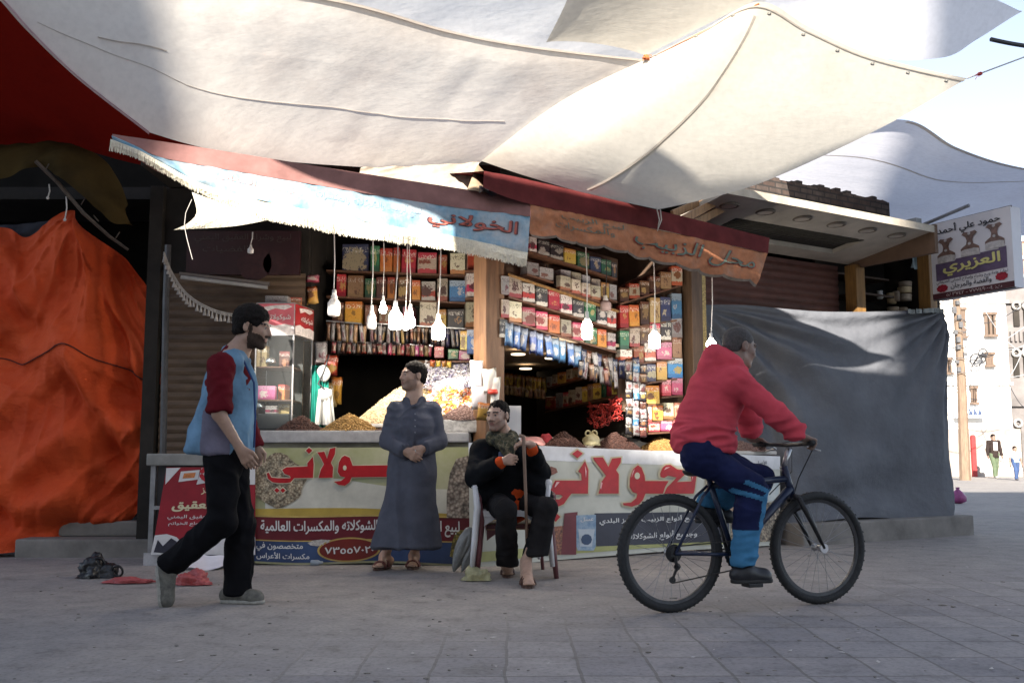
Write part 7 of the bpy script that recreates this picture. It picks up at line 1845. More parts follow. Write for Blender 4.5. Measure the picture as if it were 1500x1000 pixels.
g3 = onZ(771, 862); b3_ += foot(a3R + V(-.02, -.01, -.05), V(a3R.x - .02, g3.y + .2, .02), V(g3.x + .02, g3.y + .015, .018), .98)
g4 = onZ(744, 846); b3_ += foot(a3L, V(a3L.x, g4.y + .2, .02), V(g4.x, g4.y, .018), .95)
sculpt('body', b3_, .005, face_mats(t_skin, 'c', stub), sm_, lambda P: hd3.classes(P, 1))
sculpt('hair', hd3.hair(-.003), .0055, hair_m, sm_, disp=lambda p: .005 * noise.noise(p * 55) + .003 * noise.noise(p * 120))
sandal(sm_, V(a3R.x - .02, g3.y + .21, .016), V(g3.x + .02, g3.y, .016), br_leather, br_leather, .048); sandal(sm_, V(a3L.x, g4.y + .2, .016), V(g4.x, g4.y - .01, .016), br_leather, br_leather, .046)
jk = cloth('black_wool_jacket', (.007, .008, .010), .4, .8, 300, 8, .4)
ws = e3L.lerp(w3L, .82); ws2 = e3R.lerp(w3R, .72)
sculpt('jacket', [cap_(nb3 + V(0, .03, -.03), ch3, .10, .16, .06), cap_(s3L, s3R, .08, .08, .05), cap_(ch3, pe3 + V(0, -.02, .0), .185, .20, .06, (FY, 1.2)), cap_(s3L, e3L, .083, .078, .03), cap_(e3L, ws, .078, .060, .03), cap_(s3R, e3R, .083, .076, .03), cap_(e3R, ws2, .076, .058, .03),
                  cap_(T_(716, 722, 7.6), T_(712, 728, 7.55), .10, .08, .06), cap_(T_(778, 700, 7.55), T_(800, 728, 7.48), .085, .05, .05),
                  cut(ws, w3L - e3L, .085), cut(ws2, w3R - e3R, .085), cap_(T_(748, 666, 7.40), T_(764, 742, 7.32), .030, .070, .015, sub=True), cut(pe3 + V(0, 0, -.06), V(0, 0, -1), .24)], .008, jk, sm_, disp=fold(9, .009, 26, .003, (1, 1, 1.0), 9.0))
sculpt('shirt', [cap_(ch3 + V(0, -.02, .02), pe3 + V(.02, -.06, .02), .155, .165, .04, (FY, 1.25)), cap_(ws, ws.lerp(w3L, .5), .042, .039, .02), cap_(ws2, ws2.lerp(w3R, .4), .042, .039, .02)], .008, cloth('orange_shirt', (.55, .075, .018), .2), sm_, disp=fold(12, .006, 26, .003, (1, 1, .7), 2.0))
def camo():
    m, nt, b = _new('camouflage_scarf'); n = noise_node(nt, 22, 3, .5); r = ramp(nt, n.outputs[0], [(.38, (.02, .022, .015)), (.48, (.07, .065, .035)), (.58, (.16, .13, .08)), (.64, (.04, .045, .025))]); r.color_ramp.interpolation = 'CONSTANT'
    nt.links.new(r.outputs[0], b.inputs['Base Color']); b.inputs['Roughness'].default_value = .9; return m
sculpt('scarf', [cap_(T_(722, 641, 7.50), T_(745, 645, 7.50), .045, .045, .03), cap_(T_(722, 641, 7.52), T_(738, 634, 7.66), .045, .05, .03), cap_(T_(750, 640, 7.55), T_(738, 634, 7.66), .045, .05, .03), cap_(T_(728, 645, 7.47), T_(746, 668, 7.42), .038, .026, .03), cap_(T_(748, 644, 7.48), T_(748, 668, 7.42), .038, .026, .03),
                ball(hd3.p(0, -.02, -.07), (.062, .065, .06), .015, sub=True)], .007, camo(), sm_, disp=fold(16, .008, 40, .004, (1, 1, 1), 4.0))
bm = B(); box(bm, T_(735, 666, 7.46), (.05, .03, .05), None, .01); obj('undershirt', bm, cloth('slate_blue_shirt', (.12, .15, .24)), sm_)
chr_ = cloth('charcoal_trousers', (.020, .019, .020), .3)
sculpt('trousers', [cap_(h3L + V(0, 0, .02), h3R + V(0, 0, .02), .12, .12, .04), cap_(h3L, k3L, .098, .070, .04), cap_(k3L, a3L + V(0, 0, .02), .070, .078, .03), cap_(h3R, k3R, .098, .072, .04), cap_(k3R, a3R + V(.05, .02, .0), .072, .088, .03),
                    cut(a3R + V(.05, 0, -.01), V(.1, -.1, -1), .17), cut(a3L + V(0, 0, -.0), V(0, 0, -1), .16)], .008, chr_, sm_, disp=fold(9, .009, 24, .003, (1, 1, 1.0), 6.0))
bm = B(); tube(bm, [cane_t + V(-.03, .01, .012), cane_t + V(.0, 0, .004), cane_t.lerp(cane_b, .06), cane_t.lerp(cane_b, .4) + V(.003, 0, 0), cane_b], [.014, .016, .0125, .012, .010], 8)
cn_ = tag(obj('walking_cane', bm, wood('cane_wood', (.26, .17, .12)), smooth=True), 'worn wooden walking cane held upright by the seated man', 'cane')
bm = B(); lathe(bm, [(.014, 0), (.014, .04)], cane_b); obj('rubber_tip', bm, mat('black_rubber', (.02, .02, .02), .7), cn_)

# --- plastic chairs, one stacked on the other
def monobloc(name, o, fx, zs, m, label, leg_drop, m2=None):
    """o floor point under the seat centre, fx the chair's left-to-right, zs the seat height"""
    fx = Vector(fx).normalized(); fy = V(0, 0, 1).cross(fx)            # fy points to the back
    P = lambda x, y, z: o + fx * x + fy * y + V(0, 0, z)
    t = thing(name, o + V(0, 0, leg_drop), label, 'chair')
    bm = B(); sheet(bm, lambda u, v: P((u - .5) * .44, (v - .5) * .44, zs - .018 * math.sin(math.pi * u) * math.sin(math.pi * v) - (.05 * max(0, .12 - v) / .12)), 14, 14); obj('seat', bm, m2 or m, t, True)
    bm = B()
    for k in range(5): tube(bm, [P(-.17 + .085 * k, .22, zs), P(-.18 + .09 * k, .27, zs + .2), P(-.17 + .085 * k, .31, zs + .38)], .022, 6, flat=.35)
    tube(bm, [P(-.23, .29, zs + .30), P(-.19, .32, zs + .40), P(0, .335, zs + .43), P(.19, .32, zs + .40), P(.23, .29, zs + .30)], .026, 8); obj('backrest', bm, m, t, True)
    for s in (-1, 1):
        bm = B(); tube(bm, [P(s * .23, .29, zs + .32), P(s * .27, .15, zs + .23), P(s * .28, -.05, zs + .215), P(s * .28, -.19, zs + .205), P(s * .275, -.235, zs + .16)], [.02, .026, .030, .028, .024], 8, flat=.6); obj('armrest', bm, m, t, True)
        bm = B(); tube(bm, [P(s * .275, -.235, zs + .18), P(s * .255, -.24, zs + .02), P(s * .275, -.26, leg_drop + .2), P(s * .295, -.28, leg_drop)], [.034, .052, .048, .036], 8, flat=.5); obj('leg', bm, m, t, True)
        bm = B(); tube(bm, [P(s * .22, .22, zs), P(s * .25, .27, leg_drop + .2), P(s * .27, .30, leg_drop)], [.034, .028, .022], 8, flat=.6); obj('leg', bm, m, t, True)
        bm = B(); sheet(bm, lambda u, v: P(s * (.215 + .005 * v), -.22 + .44 * u, zs - .005 - (.02 + .08 * (2 * u - 1) ** 2) * v), 10, 2); obj('apron', bm, m, t, True)
    bm = B(); sheet(bm, lambda u, v: P(-.215 + .43 * u, -.215, zs - .01 - (.03 + .09 * (2 * u - 1) ** 2) * v), 12, 2); obj('apron', bm, m, t, True)
    return t
co_ = onZ(752, 838); co_ = V(co_.x - .035, 7.66, 0)
monobloc('plastic_chair', co_, (.99, .10, 0), .50, mat('white_chair_plastic', (.60, .60, .61), .45, .15, 5, .1), 'white plastic armchair under the seated man, stacked on a brown one', .09)
monobloc('plastic_chair', co_ + V(.03, .05, 0), (.99, .10, 0), .40, mat('brown_chair_plastic', (.13, .045, .05), .5, .3, 5, .1), 'brown and tan plastic armchair at the bottom of the stack', .0, mat('tan_chair_plastic', (.42, .28, .15), .5, .2, 5, .1))

# --- far pair
def far_person(x, yf, yt, label, hair_, top, trou, skin_, shoes, h, face=(0, -1, 0), stride=.12, child=False):
    g0 = onZ(x, yf); t = thing('person', g0, label, 'person'); k = h / 1.72
    if child: k = h / 1.55
    P = lambda a, b, c: g0 + V(a, b, c) * k
    top_z = h / k
    H = Head(P(0, 0, top_z - .125), face, k=k * 1.02)
    nb_ = P(0, 0, top_z - .27); sh_ = top_z - .32
    bd = H.volumes(nb_) + [cap_(nb_, P(0, 0, sh_ - .2), .07 * k, .13 * k, .05), cap_(P(0, 0, sh_ - .2), P(0, 0, .9), .14 * k, .14 * k, .05, (FY, 1.4))]
    sh1, sh2 = P(-.19, 0, sh_), P(.19, 0, sh_); e1, e2 = P(-.25, 0, sh_ - .28), P(.25, 0, sh_ - .28); w1, w2 = P(-.27, -.06, sh_ - .52), P(.28, -.05, sh_ - .52)
    hp1, hp2 = P(-.09, 0, .86), P(.09, 0, .86); kn1, kn2 = P(-.09, -.06 - stride, .47), P(.09, .05, .46); an1, an2 = P(-.09, -stride * 1.6, .09), P(.09, stride * 1.3, .10)
    for a, b, r0, r1 in ((sh1, e1, .05, .04), (e1, w1, .04, .03), (sh2, e2, .05, .04), (e2, w2, .04, .03), (hp1, kn1, .075, .05), (kn1, an1, .05, .04), (hp2, kn2, .075, .05), (kn2, an2, .05, .04)): bd.append(cap_(a, b, r0 * k, r1 * k, .02))
    bd += hand(w1, V(-.1, -.1, -1), V(1, 0, 0), V(0, -1, 0), (.3, .3, .3), k) + hand(w2, V(.1, -.1, -1), V(-1, 0, 0), V(0, -1, 0), (.3, .3, .3), k)
    sculpt('body', bd, .010, face_mats(skin_, 'd', skin_ if child else stub), t, lambda Q: H.classes(Q, 0 if child else 1))
    sculpt('hair', H.hair(.004), .010, hair_, t)
    nm, m_, long = top
    cl = [cap_(nb_, P(0, 0, sh_ - .2), .085 * k, .155 * k, .05), cap_(sh1, sh2, .07 * k, .07 * k, .04), cap_(P(0, 0, sh_ - .2), P(0, 0, .78), .165 * k, .18 * k, .05, (FY, 1.3)), cut(P(0, 0, .80), V(0, 0, -1), .4 * k)]
    for a, b, c in ((sh1, e1, w1), (sh2, e2, w2)):
        cl.append(cap_(a, b, .07 * k, .062 * k, .03))
        if long: cl += [cap_(b, c, .062 * k, .052 * k, .02), cut(c, c - b, .09 * k)]
        else: cl.append(cut(a.lerp(b, .75), b - a, .12 * k))
    sculpt(nm, cl, .012, m_, t, disp=fold(8, .01, 20, .004))
    sculpt('trousers', [cap_(hp1 + V(0, 0, .05), hp2 + V(0, 0, .05), .11 * k, .11 * k, .04), cap_(hp1, kn1, .095 * k, .075 * k, .03), cap_(kn1, an1, .075 * k, .065 * k, .03), cap_(hp2, kn2, .095 * k, .075 * k, .03), cap_(kn2, an2, .075 * k, .065 * k, .03)], .012, trou, t, disp=fold(8, .01, 20, .004))
    for a in (an1, an2):
        z = V(0, 0, a.z - g0.z); sculpt('shoe', [cap_(V(a.x, a.y + .03, g0.z + .05 * k), V(a.x, a.y - .14 * k, g0.z + .04 * k), .045 * k, .042 * k, .02), cut(V(a.x, a.y, g0.z), V(0, 0, -1), .3)], .012, shoes, t)
    return t, P, sh_
f_skin = skin_mat('far_skin', (.24, .15, .11))
t1, P1_, s1_ = far_person(1458, 700, 633, 'distant man in a dark jacket and green trousers walking with a child', hair_m, ('jacket', cloth('dark_brown_jacket', (.03, .022, .02)), True), cloth('green_trousers', (.10, .13, .08)), f_skin, mat('pale_shoes', (.4, .38, .34), .7), 1.72)
bm = B(); box(bm, P1_(0, -.15, s1_ - .16), (.16, .03, .34), None, .01); obj('shirt', bm, cloth('pale_pattern_shirt', (.5, .46, .44), .4), t1)
far_person(1489, 703, 656, 'small child in a pale blue shirt and jeans beside the distant man', hair_m, ('shirt', cloth('pale_blue_shirt', (.42, .55, .66)), False), cloth('child_jeans', (.05, .08, .17)), f_skin, mat('child_shoes', (.1, .1, .12), .7), 1.22, child=True)

# ------------------------------------------------------------------ cyclist and bicycle
Rc, Fc = onZ(984, 896.5), onZ(1201, 884)
bx = (Fc - Rc).normalized(); bn = V(bx.y, -bx.x, 0)                 # bn: the side facing the camera, the rider's right
def BP(x, y, off=0.0): return onP(x, y, Rc + bn * off, bn)
def bo(p, off): return p + bn * off
wr = .338
bk_ = thing('bicycle', (Rc + Fc) / 2, 'dark blue mountain bicycle with black tyres ridden past the right counter', 'bicycle')
rub = mat('tyre_rubber', (.022, .023, .025), .75, .3, 40, .4, 90); rimm = mat('dark_rim', (.05, .05, .055), .4, .2, 20, 0, metal=.6); spk = mat('spoke_steel', (.30, .30, .31), .35, .1, 9, 0, metal=.8)
frm = mat('navy_frame_paint', (.016, .024, .055), .28, .25, 9, .03); blkm = mat('black_component', (.015, .015, .017), .4, .3, 20, .1); alu = mat('scuffed_aluminium', (.42, .42, .43), .35, .2, 20, .1, metal=.8)
for g_, nm in ((Rc, 'rear'), (Fc, 'front')):
    c = g_ + V(0, 0, wr)
    bm = B(); lathe(bm, [(.018, -.05), (.024, -.035), (.015, -.03), (.015, .03), (.024, .035), (.018, .05)], c, bn, 14); hub = obj('wheel', bm, alu, bk_, True)
    hub['label'] = nm + ' bicycle wheel with black tyre and thin spokes'
    bm = B(); torus(bm, c, bn, wr - .025, .0255, 72, 12)
    for k in range(72):
        a = 2 * math.pi * k / 72; x, y, z = frame3(bn); e = x * math.cos(a) + y * math.sin(a); tt = bn.cross(e)
        for s in (-.012, .004): box(bm, c + e * (wr - .0005) + bn * (s + (.006 if k % 2 else 0)), (.009, .011, .003), Matrix((tt, bn, e)).transposed())
    obj('tyre', bm, rub, hub, True)
    bm = B(); x, y, z = frame3(bn); rings = []
    for k in range(72):
        a = 2 * math.pi * k / 72; e = x * math.cos(a) + y * math.sin(a); rings.append([bm.verts.new(c + e * r + bn * w) for r, w in ((wr - .046, -.011), (wr - .046, .011), (wr - .066, .008), (wr - .066, -.008))])
    for k in range(72):
        for j in range(4): bm.faces.new((rings[k][j], rings[k][(j + 1) % 4], rings[(k + 1) % 72][(j + 1) % 4], rings[(k + 1) % 72][j]))
    obj('rim', bm, rimm, hub)
    bm = B()
    for k in range(28):
        a = 2 * math.pi * k / 28; s = 1 if k % 2 else -1; o2 = .5 if (k // 2) % 2 else -.5
        e = x * math.cos(a) + y * math.sin(a); e2 = x * math.cos(a + o2 * 1.6) + y * math.sin(a + o2 * 1.6); tube(bm, [c + e2 * .022 + bn * s * .032, c + e * (wr - .06)], .0013, 4)
    obj('spokes', bm, spk, hub)
RC, FCn = Rc + V(0, 0, wr), Fc + V(0, 0, wr)
BB = BP(1074, 811); ST = BP(1038, 700); HT, HB = BP(1149, 688), BP(1160, 724); SD = BP(1034, 690)
bm = B()
tube(bm, [ST.lerp(BB, .1), HT.lerp(HB, .35)], [.019, .021], 10); tube(bm, [BB, HB.lerp(HT, .25)], [.024, .027], 10); tube(bm, [BB, ST + (ST - BB) * .04], .0175, 10); tube(bm, [HT + (HT - HB) * .15, HB - (HT - HB) * .1], .024, 12)
for s in (-1, 1):
    tube(bm, [bo(BB, s * .03), bo(BB.lerp(RC, .3), s * .045), bo(RC, s * .062)], .0105, 8); tube(bm, [bo(ST.lerp(BB, .08), s * .018), bo(ST.lerp(RC, .25), s * .04), bo(RC, s * .062)], .009, 8)
lathe(bm, [(.023, -.036), (.023, .036)], BB, bn, 14); obj('frame', bm, frm, bk_, True)
bm = B(); cr0 = HB - (HT - HB) * .12; tube(bm, [bo(cr0, -.06), bo(cr0 + V(0, 0, .012), 0), bo(cr0, .06)], .018, 8)
for s in (-1, 1): tube(bm, [bo(cr0, s * .06), bo(cr0.lerp(FCn, .5) + bx * .004, s * .062), bo(FCn, s * .062)], [.0175, .015, .010], 8)
tube(bm, [bo(cr0.lerp(FCn, .28), .06), bo(cr0.lerp(FCn, .20) + bx * .035, .0), bo(cr0.lerp(FCn, .28), -.06)], .010, 6)
obj('fork', bm, blkm, bk_, True)
bm = B(); q0 = BP(1151, 672); tube(bm, [HT + (HT - HB) * .1, q0, BP(1156, 657)], [.016, .017, .019], 10); obj('stem', bm, alu, bk_, True)
hbm = B(); hc = BP(1154, 652); tube(hbm, [bo(hc, .31) - bx * .04 + V(0, 0, .012), bo(hc, .12) - bx * .005 + V(0, 0, .004), hc, bo(hc, -.12) - bx * .005 + V(0, 0, .004), bo(hc, -.31) - bx * .04 + V(0, 0, .012)], .012, 10); hb_ = obj('handlebar', hbm, blkm, bk_, True)
for s in (-1, 1):
    bm = B(); tube(bm, [bo(hc, s * .31) - bx * .04 + V(0, 0, .012), bo(hc, s * .20) - bx * .02 + V(0, 0, .009)], .017, 10); obj('grip', bm, rub, hb_, True)
    bm = B(); tube(bm, [bo(hc, s * .17) - bx * .01, bo(hc, s * .18) + bx * .035 - V(0, 0, .02), bo(hc, s * .28) + bx * .03 - V(0, 0, .035)], .006, 6); obj('brake_lever', bm, alu, hb_, True)
bm = B()
tube(bm, [bo(hc, .16), bo(hc, .12) + bx * .12 + V(0, 0, .02), BP(1170, 700, .03), cr0], .0035, 5); tube(bm, [bo(hc, -.16), bo(hc, -.1) + bx * .10 + V(0, 0, .03), BP(1160, 690, -.03), HT.lerp(BB, .3)], .0035, 5)
obj('cable', bm, blkm, bk_)
# saddle and post
bm = B(); tube(bm, [ST, SD - V(0, 0, .02)], .0135, 8); obj('seat_post', bm, alu, bk_)
sculpt('saddle', [cap_(SD - bx * .09, SD + bx * .02, .06, .035, .03, (V(0, 0, 1), 2.0)), cap_(SD, SD + bx * .14, .034, .018, .03, (V(0, 0, 1), 1.5))], .007, blkm, bk_)
# drive train on the camera's side
bm = B(); x, y, z = frame3(bn); cc = bo(BB, .045); n = 40; r0, r1 = .075, .086
ro = [bm.verts.new(cc + (x * math.cos(2 * math.pi * k / n) + y * math.sin(2 * math.pi * k / n)) * (r1 if k % 2 else r0 + .004)) for k in range(n)]; ri = [bm.verts.new(cc + (x * math.cos(2 * math.pi * k / n) + y * math.sin(2 * math.pi * k / n)) * .055) for k in range(n)]
for k in range(n): bm.faces.new((ro[k], ro[(k + 1) % n], ri[(k + 1) % n], ri[k]))
for k in range(5): a = 2 * math.pi * k / 5; tube(bm, [cc, cc + (x * math.cos(a) + y * math.sin(a)) * .06], .008, 5)
obj('chainring', bm, blkm, bk_)
pedN = BP(1094, 868, .11); pedN = BB + V(0, 0, -.165) + bx * .045 + bn * .075; pedF = BB + V(0, 0, .165) - bx * .045 - bn * .075
for s, pd in ((1, pedN), (-1, pedF)):
    bm = B(); tube(bm, [bo(BB, s * .058), pd - bn * s * .012], [.014, .011], 8); ca = obj('crank', bm, blkm, bk_, True)
    bm = B(); box(bm, pd + bn * s * .05, (.095, .085, .022), Matrix((bx, bn, V(0, 0, 1))).transposed(), .004); obj('pedal', bm, blkm, ca)
bm = B()
for r, w in ((.052, .036), (.046, .040), (.040, .044), (.034, .048), (.028, .052)): lathe(bm, [(r, w - .0015), (r, w + .0015)], RC, bn, 22)
obj('cassette', bm, blkm, bk_)
dj, dl = RC - V(0, 0, .075) + bx * .015 + bn * .048, BP(985, 849, .05)
bm = B(); tube(bm, [RC + bn * .06 - V(0, 0, .02), RC - V(0, 0, .05) + bn * .062, dj + bn * .012], .010, 6); tube(bm, [dj, dl], .008, 6)
for c in (dj, dl): lathe(bm, [(.020, -.004), (.020, .004)], c, bn, 12)
obj('derailleur', bm, blkm, bk_)
bm = B(); tube(bm, [cc + V(0, 0, .082), RC + bn * .045 + V(0, 0, .038)], .004, 5); tube(bm, [cc - V(0, 0, .082), dl - V(0, 0, .018)], .004, 5); tube(bm, [dl + bx * .0 - bn * .0 + V(0, 0, .018), dj + bx * .018, RC + bn * .045 - V(0, 0, .038)], .004, 5); obj('chain', bm, mat('oily_chain', (.08, .075, .07), .45, .2, 60, 0, metal=.6), bk_)
bm = B(); lathe(bm, [(.028, 0), (.028, .006)], FCn + bn * .06, bn, 14); obj('reflector', bm, mat('clear_reflector', (.6, .6, .62), .2), bk_)

# --- rider
c_skin = skin_mat('rider_skin', (.20, .125, .095))
rd = thing('person', onZ(1060, 880), 'cyclist in a red hooded sweatshirt and navy tracksuit trousers', 'person')
hd5 = Head(BP(1084, 508, 0), (.90, .32, -.22), k=1.0)
nb5 = BP(1068, 533, 0); s5N, s5F = BP(1076, 558, .17), BP(1070, 556, -.17); e5N, e5F = BP(1138, 606, .25), BP(1098, 612, -.25)
gN, gF = bo(hc, .265) - bx * .03 + V(0, 0, .012), bo(hc, -.265) - bx * .03 + V(0, 0, .012)
w5N, w5F = gN - bx * .055 + V(0, 0, .035), gF - bx * .055 + V(0, 0, .035)
ch5, pe5 = BP(1052, 578, 0), BP(1036, 648, 0); h5N, h5F = BP(1031, 668, .085), BP(1031, 668, -.085)
footN, footF = pedN + bn * .045 + V(0, 0, .02), pedF - bn * .045 + V(0, 0, .02)
a5N, a5F = footN + V(0, 0, .085) - bx * .05, footF + V(0, 0, .085) - bx * .05
k5N = BP(1101, 716, .10); k5F = BP(1112, 702, -.10)
b5 = hd5.volumes(nb5, .055) + [cap_(nb5, ch5, .07, .13, .06), cap_(ch5, pe5, .13, .11, .05, (bx, 1.2)), cap_(s5N, s5F, .055, .055, .05), cap_(s5N, e5N, .05, .04, .03), cap_(e5N, w5N, .04, .027, .02), cap_(s5F, e5F, .05, .04, .03), cap_(e5F, w5F, .04, .027, .02),
      cap_(h5N, k5N, .070, .054, .03), cap_(k5N, a5N, .052, .036, .02), cap_(h5F, k5F, .070, .054, .03), cap_(k5F, a5F, .052, .036, .02)]
b5 += hand(w5N, (gN - w5N) * .6 + bx * .05, -V(0, 0, 1) - bx * .2, -bn, (.9, 1.0, .8), .95, thumb=(.9, .6)) + hand(w5F, (gF - w5F) * .6 + bx * .05, -V(0, 0, 1) - bx * .2, bn, (.9, 1.0, .8), .95, thumb=(.9, .6))
sculpt('body', b5, .005, face_mats(c_skin, 'e', stub), rd, lambda P: hd5.classes(P, 1))
sculpt('hair', hd5.hair(-.004), .0055, mat('greying_hair', (.05, .045, .045), .7, .5, 120, .5, 160), rd, disp=lambda p: .002 * noise.noise(p * 60))
hf1, hf2 = fold(7, .010, 22, .004, (.8, .8, 1.2), 11.0), fold(9, .026, 20, .005, (.5, .5, 2.2), 4.0)
def hoodfold(p):
    k = min(1, max(0, (BP(1030, 600, 0).z - p.z) / .15)); return hf1(p) * (1 - .5 * k) + hf2(p) * k
hood = cloth('faded_red_fleece', (.52, .065, .09), .16, .85, 240, 8, .4)
sculpt('sweatshirt', [cap_(nb5 - bx * .02, ch5, .09, .155, .06), cap_(s5N, s5F, .085, .085, .05), cap_(ch5 - bx * .03, BP(1033, 640, 0), .160, .165, .07, (bx, 1.12)), cap_(BP(1030, 612, 0), BP(1026, 640, 0), .150, .160, .06, (bx, 1.05)), cap_(BP(1032, 646, 0), BP(1031, 655, 0), .168, .158, .015, (bx, 1.0)),
                      cap_(s5N, e5N, .075, .060, .03), cap_(e5N, w5N, .058, .048, .03), cap_(s5F, e5F, .08, .066, .03), cap_(e5F, w5F, .064, .050, .03),
                      cap_(BP(1048, 521, .05), BP(1072, 530, .075), .045, .035, .04), cap_(BP(1048, 521, -.05), BP(1072, 530, -.075), .045, .035, .04), cap_(BP(1046, 519, .05), BP(1046, 519, -.05), .052, .052, .04), cap_(BP(1072, 532, .075), BP(1090, 541, .02), .032, .026, .03), cap_(BP(1040, 538, .04), BP(1040, 538, -.04), .06, .06, .06),
                      ball(hd5.p(0, -.01, -.03), (.085, .095, .10), .012, sub=True), cut(BP(1026, 658, 0), V(0, 0, -1) + bx * .0, .35), cut(w5N + (e5N - w5N) * .12, w5N - e5N, .075), cut(w5F + (e5F - w5F) * .12, w5F - e5F, .075)], .008, hood, rd, disp=hoodfold)
navyc = cloth('navy_tracksuit', (.012, .016, .055), .3); ltb = cloth('bright_blue_panel', (.05, .17, .31), .2)
zk, zl = BP(1100, 748, .1).z, BP(1100, 775, .1).z
def pcls(P):
    z = P[:, 2]; al = (P - np.array(k5N)) @ np.array(bx); lat = (P - np.array(Rc)) @ np.array(bn)
    mid = np.array(k5N)[2] - z; axis = mid / (k5N.z - a5N.z); ctr = al - ((np.array(a5N) - np.array(k5N)) @ np.array(bx)) * axis
    r = np.zeros(len(P), np.int32)
    r[(z < zl) & (lat > 0)] = 1
    r[(z < zk + .10) & (ctr > .025) & (lat > 0)] = 1
    q = (P - np.array(BP(1092, 712, .16))); th = np.array((k5N - h5N).normalized()); tq = q @ th; up_ = z - BP(1092, 712, .1).z
    r[(lat > .10) & (tq > -.03) & (np.abs(up_ - .02 + .35 * (tq)) < .012)] = 1; r[(lat > .10) & (tq > -.06) & (np.abs(up_ + .035 + .30 * (tq)) < .012)] = 1
    z2 = (k5F.z + a5F.z) / 2 + .03; r[(lat < -.02) & (z < z2)] = 1
    return r
sculpt('trousers', [cap_(h5N - bx * .025 + V(0, 0, .0), h5F - bx * .025 + V(0, 0, .0), .105, .105, .04), cap_(h5N + V(0, 0, .03), h5F + V(0, 0, .03), .085, .085, .04), cap_(h5N - bx * .0, k5N, .094, .078, .05), cap_(k5N, a5N + V(0, 0, .03), .086, .070, .03), cap_(h5F, k5F, .092, .078, .05), cap_(k5F, a5F + V(0, 0, .02), .084, .068, .03),
                    cut(a5N + V(0, 0, .01), V(0, 0, -1), .12), cut(a5F + V(0, 0, .0), V(0, 0, -1), .10)], .007, [navyc, ltb], rd, pcls, fold(8, .012, 24, .004, (.8, .8, 1.6), 13.0))
for ft, an in ((footN, a5N), (footF, a5F)):
    hl, te = ft - bx * .125 - V(0, 0, .008), ft + bx * .13 - V(0, 0, .012)
    shoe(rd, an - V(0, 0, .03), hl, te, mat('black_slip_on', (.018, .018, .022), .4, .3, 20, .1), mat('black_sole', (.02, .02, .02), .7), False)

# ------------------------------------------------------------------ things lying on the street
def crumple(name, x, y, s, m, label, cat='bag', seed=0, amp=.5, yaw=0):
    c = onZ(x, y); bm = B(); bmesh.ops.create_icosphere(bm, subdivisions=5, radius=1)
    for v in bm.verts:
        q = v.co.copy(); k = 1 + amp * noise.noise(q * 1.5 + V(seed, 0, 0)) + amp * .45 * abs(noise.noise(q * 4 + V(0, seed, 0))) + .10 * noise.noise(q * 11 + V(0, 0, seed))
        p = V(q.x * s[0] * k, q.y * s[1] * k, max(-.02, q.z) * s[2] * k); v.co = c + Matrix.Rotation(yaw, 3, 'Z') @ p + V(0, 0, .008)
    return tag(obj(name, bm, m, smooth=True), label, cat)
blackb = mat('black_bag_plastic', (.012, .012, .014), .3, .4, 12, .6, 20); pinkf = plastic_film('pink_film', (.55, .12, .12), .4, .25)
o = crumple('plastic_bag', 140, 845, (.135, .09, .13), blackb, 'black plastic bag with a loop handle lying near the orange tarpaulin', seed=1)
bm = B(); c = onZ(168, 846); torus(bm, c + V(.02, 0, .05), V(.2, 1, .2), .04, .009, 20, 6); torus(bm, c + V(-.13, 0, .10), V(-.3, 1, .1), .045, .012, 20, 6); obj('handle', bm, blackb, o, True)
crumple('plastic_bag', 186, 854, (.15, .06, .03), pinkf, 'flattened pink plastic bag beside the black bag', seed=4)
crumple('plastic_bag', 284, 856, (.11, .08, .08), pinkf, 'crumpled pink plastic bag behind the walking feet', seed=7)
bm = B(); c = onZ(300, 832); sheet(bm, lambda u, v: c + V((u - .5) * .30 + .05 * v, (v - .5) * .28, .012 + .10 * v * v * (1 - u * .5) + .012 * math.sin(7 * u + 3 * v)), 16, 10)
tag(obj('paper_sheet', bm, mat('white_paper', (.62, .61, .66), .6, .08, 9, .1), smooth=True), 'crumpled white paper lying under the red poster', 'paper')
crumple('plastic_bag', 698, 850, (.10, .06, .085), plastic_film('pale_green_film', (.55, .52, .30), .35, .3), 'pale yellow plastic bag by the foot of the brown chair', seed=9)
for k, (x, y, s, sd, lab) in enumerate(((676, 800, (.055, .05, .34), 3, 'tall clear plastic bag leaning left of the chairs'), (688, 812, (.045, .04, .28), 6, 'short clear plastic bag tucked against the chair leg'))):
    c = V(atY(x, 800, 7.75).x, 7.80, 0); bm = B(); bmesh.ops.create_icosphere(bm, subdivisions=4, radius=1)
    for v in bm.verts:
        q = v.co.copy(); f = 1 + .3 * noise.noise(V(q.x * 3, q.y * 3, q.z * .8 + sd)); v.co = c + V(q.x * s[0] * f * (1 + .4 * q.z), q.y * s[1] * f, (q.z + 1) * s[2] * .5 + .01) + V(.06 * q.z, 0, 0)
    tag(obj('plastic_bag', bm, plastic_film('clear_film', (.34, .35, .34), .2, .3), smooth=True), lab, 'bag')
bm = B(); c = onZ(464, 829); lathe(bm, [(.018, -.06), (.022, -.055), (.022, .0), (.012, .02), (.012, .04)], c + V(0, .05, .025), V(1, 0, 0), 14)
tag(obj('bottle', bm, plastic_film('bottle_plastic', (.45, .52, .60), .2, .4), smooth=True), 'small plastic bottle lying under the left banner', 'bottle')
r = random.Random(5); bm = B()
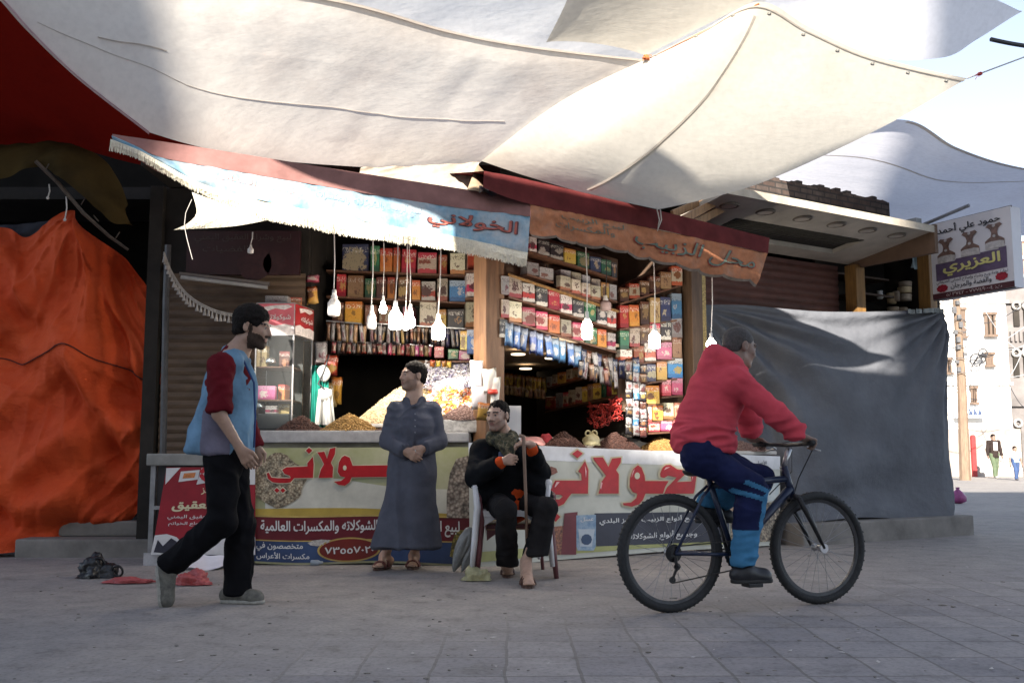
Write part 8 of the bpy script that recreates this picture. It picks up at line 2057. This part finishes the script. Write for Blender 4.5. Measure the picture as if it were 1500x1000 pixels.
for k in range(230):
    px_ = r.uniform(-60, 1560); py_ = 795 + 205 * r.random() ** 1.1; p = onZ(px_, py_)
    if p.y > 8.3 + max(0, p.x) * .6: continue
    s = r.uniform(.003, .011) * (1.6 if r.random() < .12 else 1); q = Matrix.Translation(p + V(0, 0, s * .25)) @ Matrix.Rotation(r.random() * 6.3, 4, 'Z') @ Matrix.Diagonal((s * r.uniform(1, 2.2), s, s * .4, 1))
    bmesh.ops.create_icosphere(bm, subdivisions=1, radius=1, matrix=q)
for f in bm.faces: f.material_index = 0
tag(obj('litter', bm, mat('street_litter', (.12, .105, .09), .8, .4, 3, 0, c2=(.34, .31, .28))), kind='stuff')
r = random.Random(15); bm = B()
for k in range(60):
    px_ = r.uniform(0, 1500); py_ = 800 + 195 * r.random(); p = onZ(px_, py_)
    if p.y > 8.2 + max(0, p.x) * .6: continue
    s = r.uniform(.006, .016); a = r.random() * 6.28
    pts = [p + V(s * math.cos(a + b) * w, s * math.sin(a + b) * w, .004 + .006 * r.random()) for b, w in ((0, 1.6), (1.5, .7), (3.1, 1.4), (4.6, .6))]; poly(bm, pts)
tag(obj('litter', bm, mat('pale_scraps', (.45, .42, .40), .8, .3, 3, 0)), kind='stuff')
bm = B()
for k in range(26):
    p = onZ(70 + 60 * r.random(), 806 + 8 * r.random()); s = r.uniform(.01, .035); bmesh.ops.create_icosphere(bm, subdivisions=1, radius=1, matrix=Matrix.Translation(p + V(0, 0, s * .3)) @ Matrix.Diagonal((s * 1.5, s, s * .7, 1)) @ Matrix.Rotation(r.random() * 6, 4, 'Z'))
tag(obj('rubble', bm, mat('rubble_stone', (.28, .26, .24), .9, .4, 20, .3)), kind='stuff')
for k, (x, y) in enumerate(((68, 801), (118, 800))):
    bm = B(); p = onZ(x, y); box(bm, p + V(0, .05, .05), (.18, .12, .11), Matrix.Rotation(.3 * k, 3, 'Z'), .012); tag(obj('stone_block', bm, concrete), ('left' if k == 0 else 'right') + ' grey stone block weighing down the foot of the orange tarpaulin', 'stone')
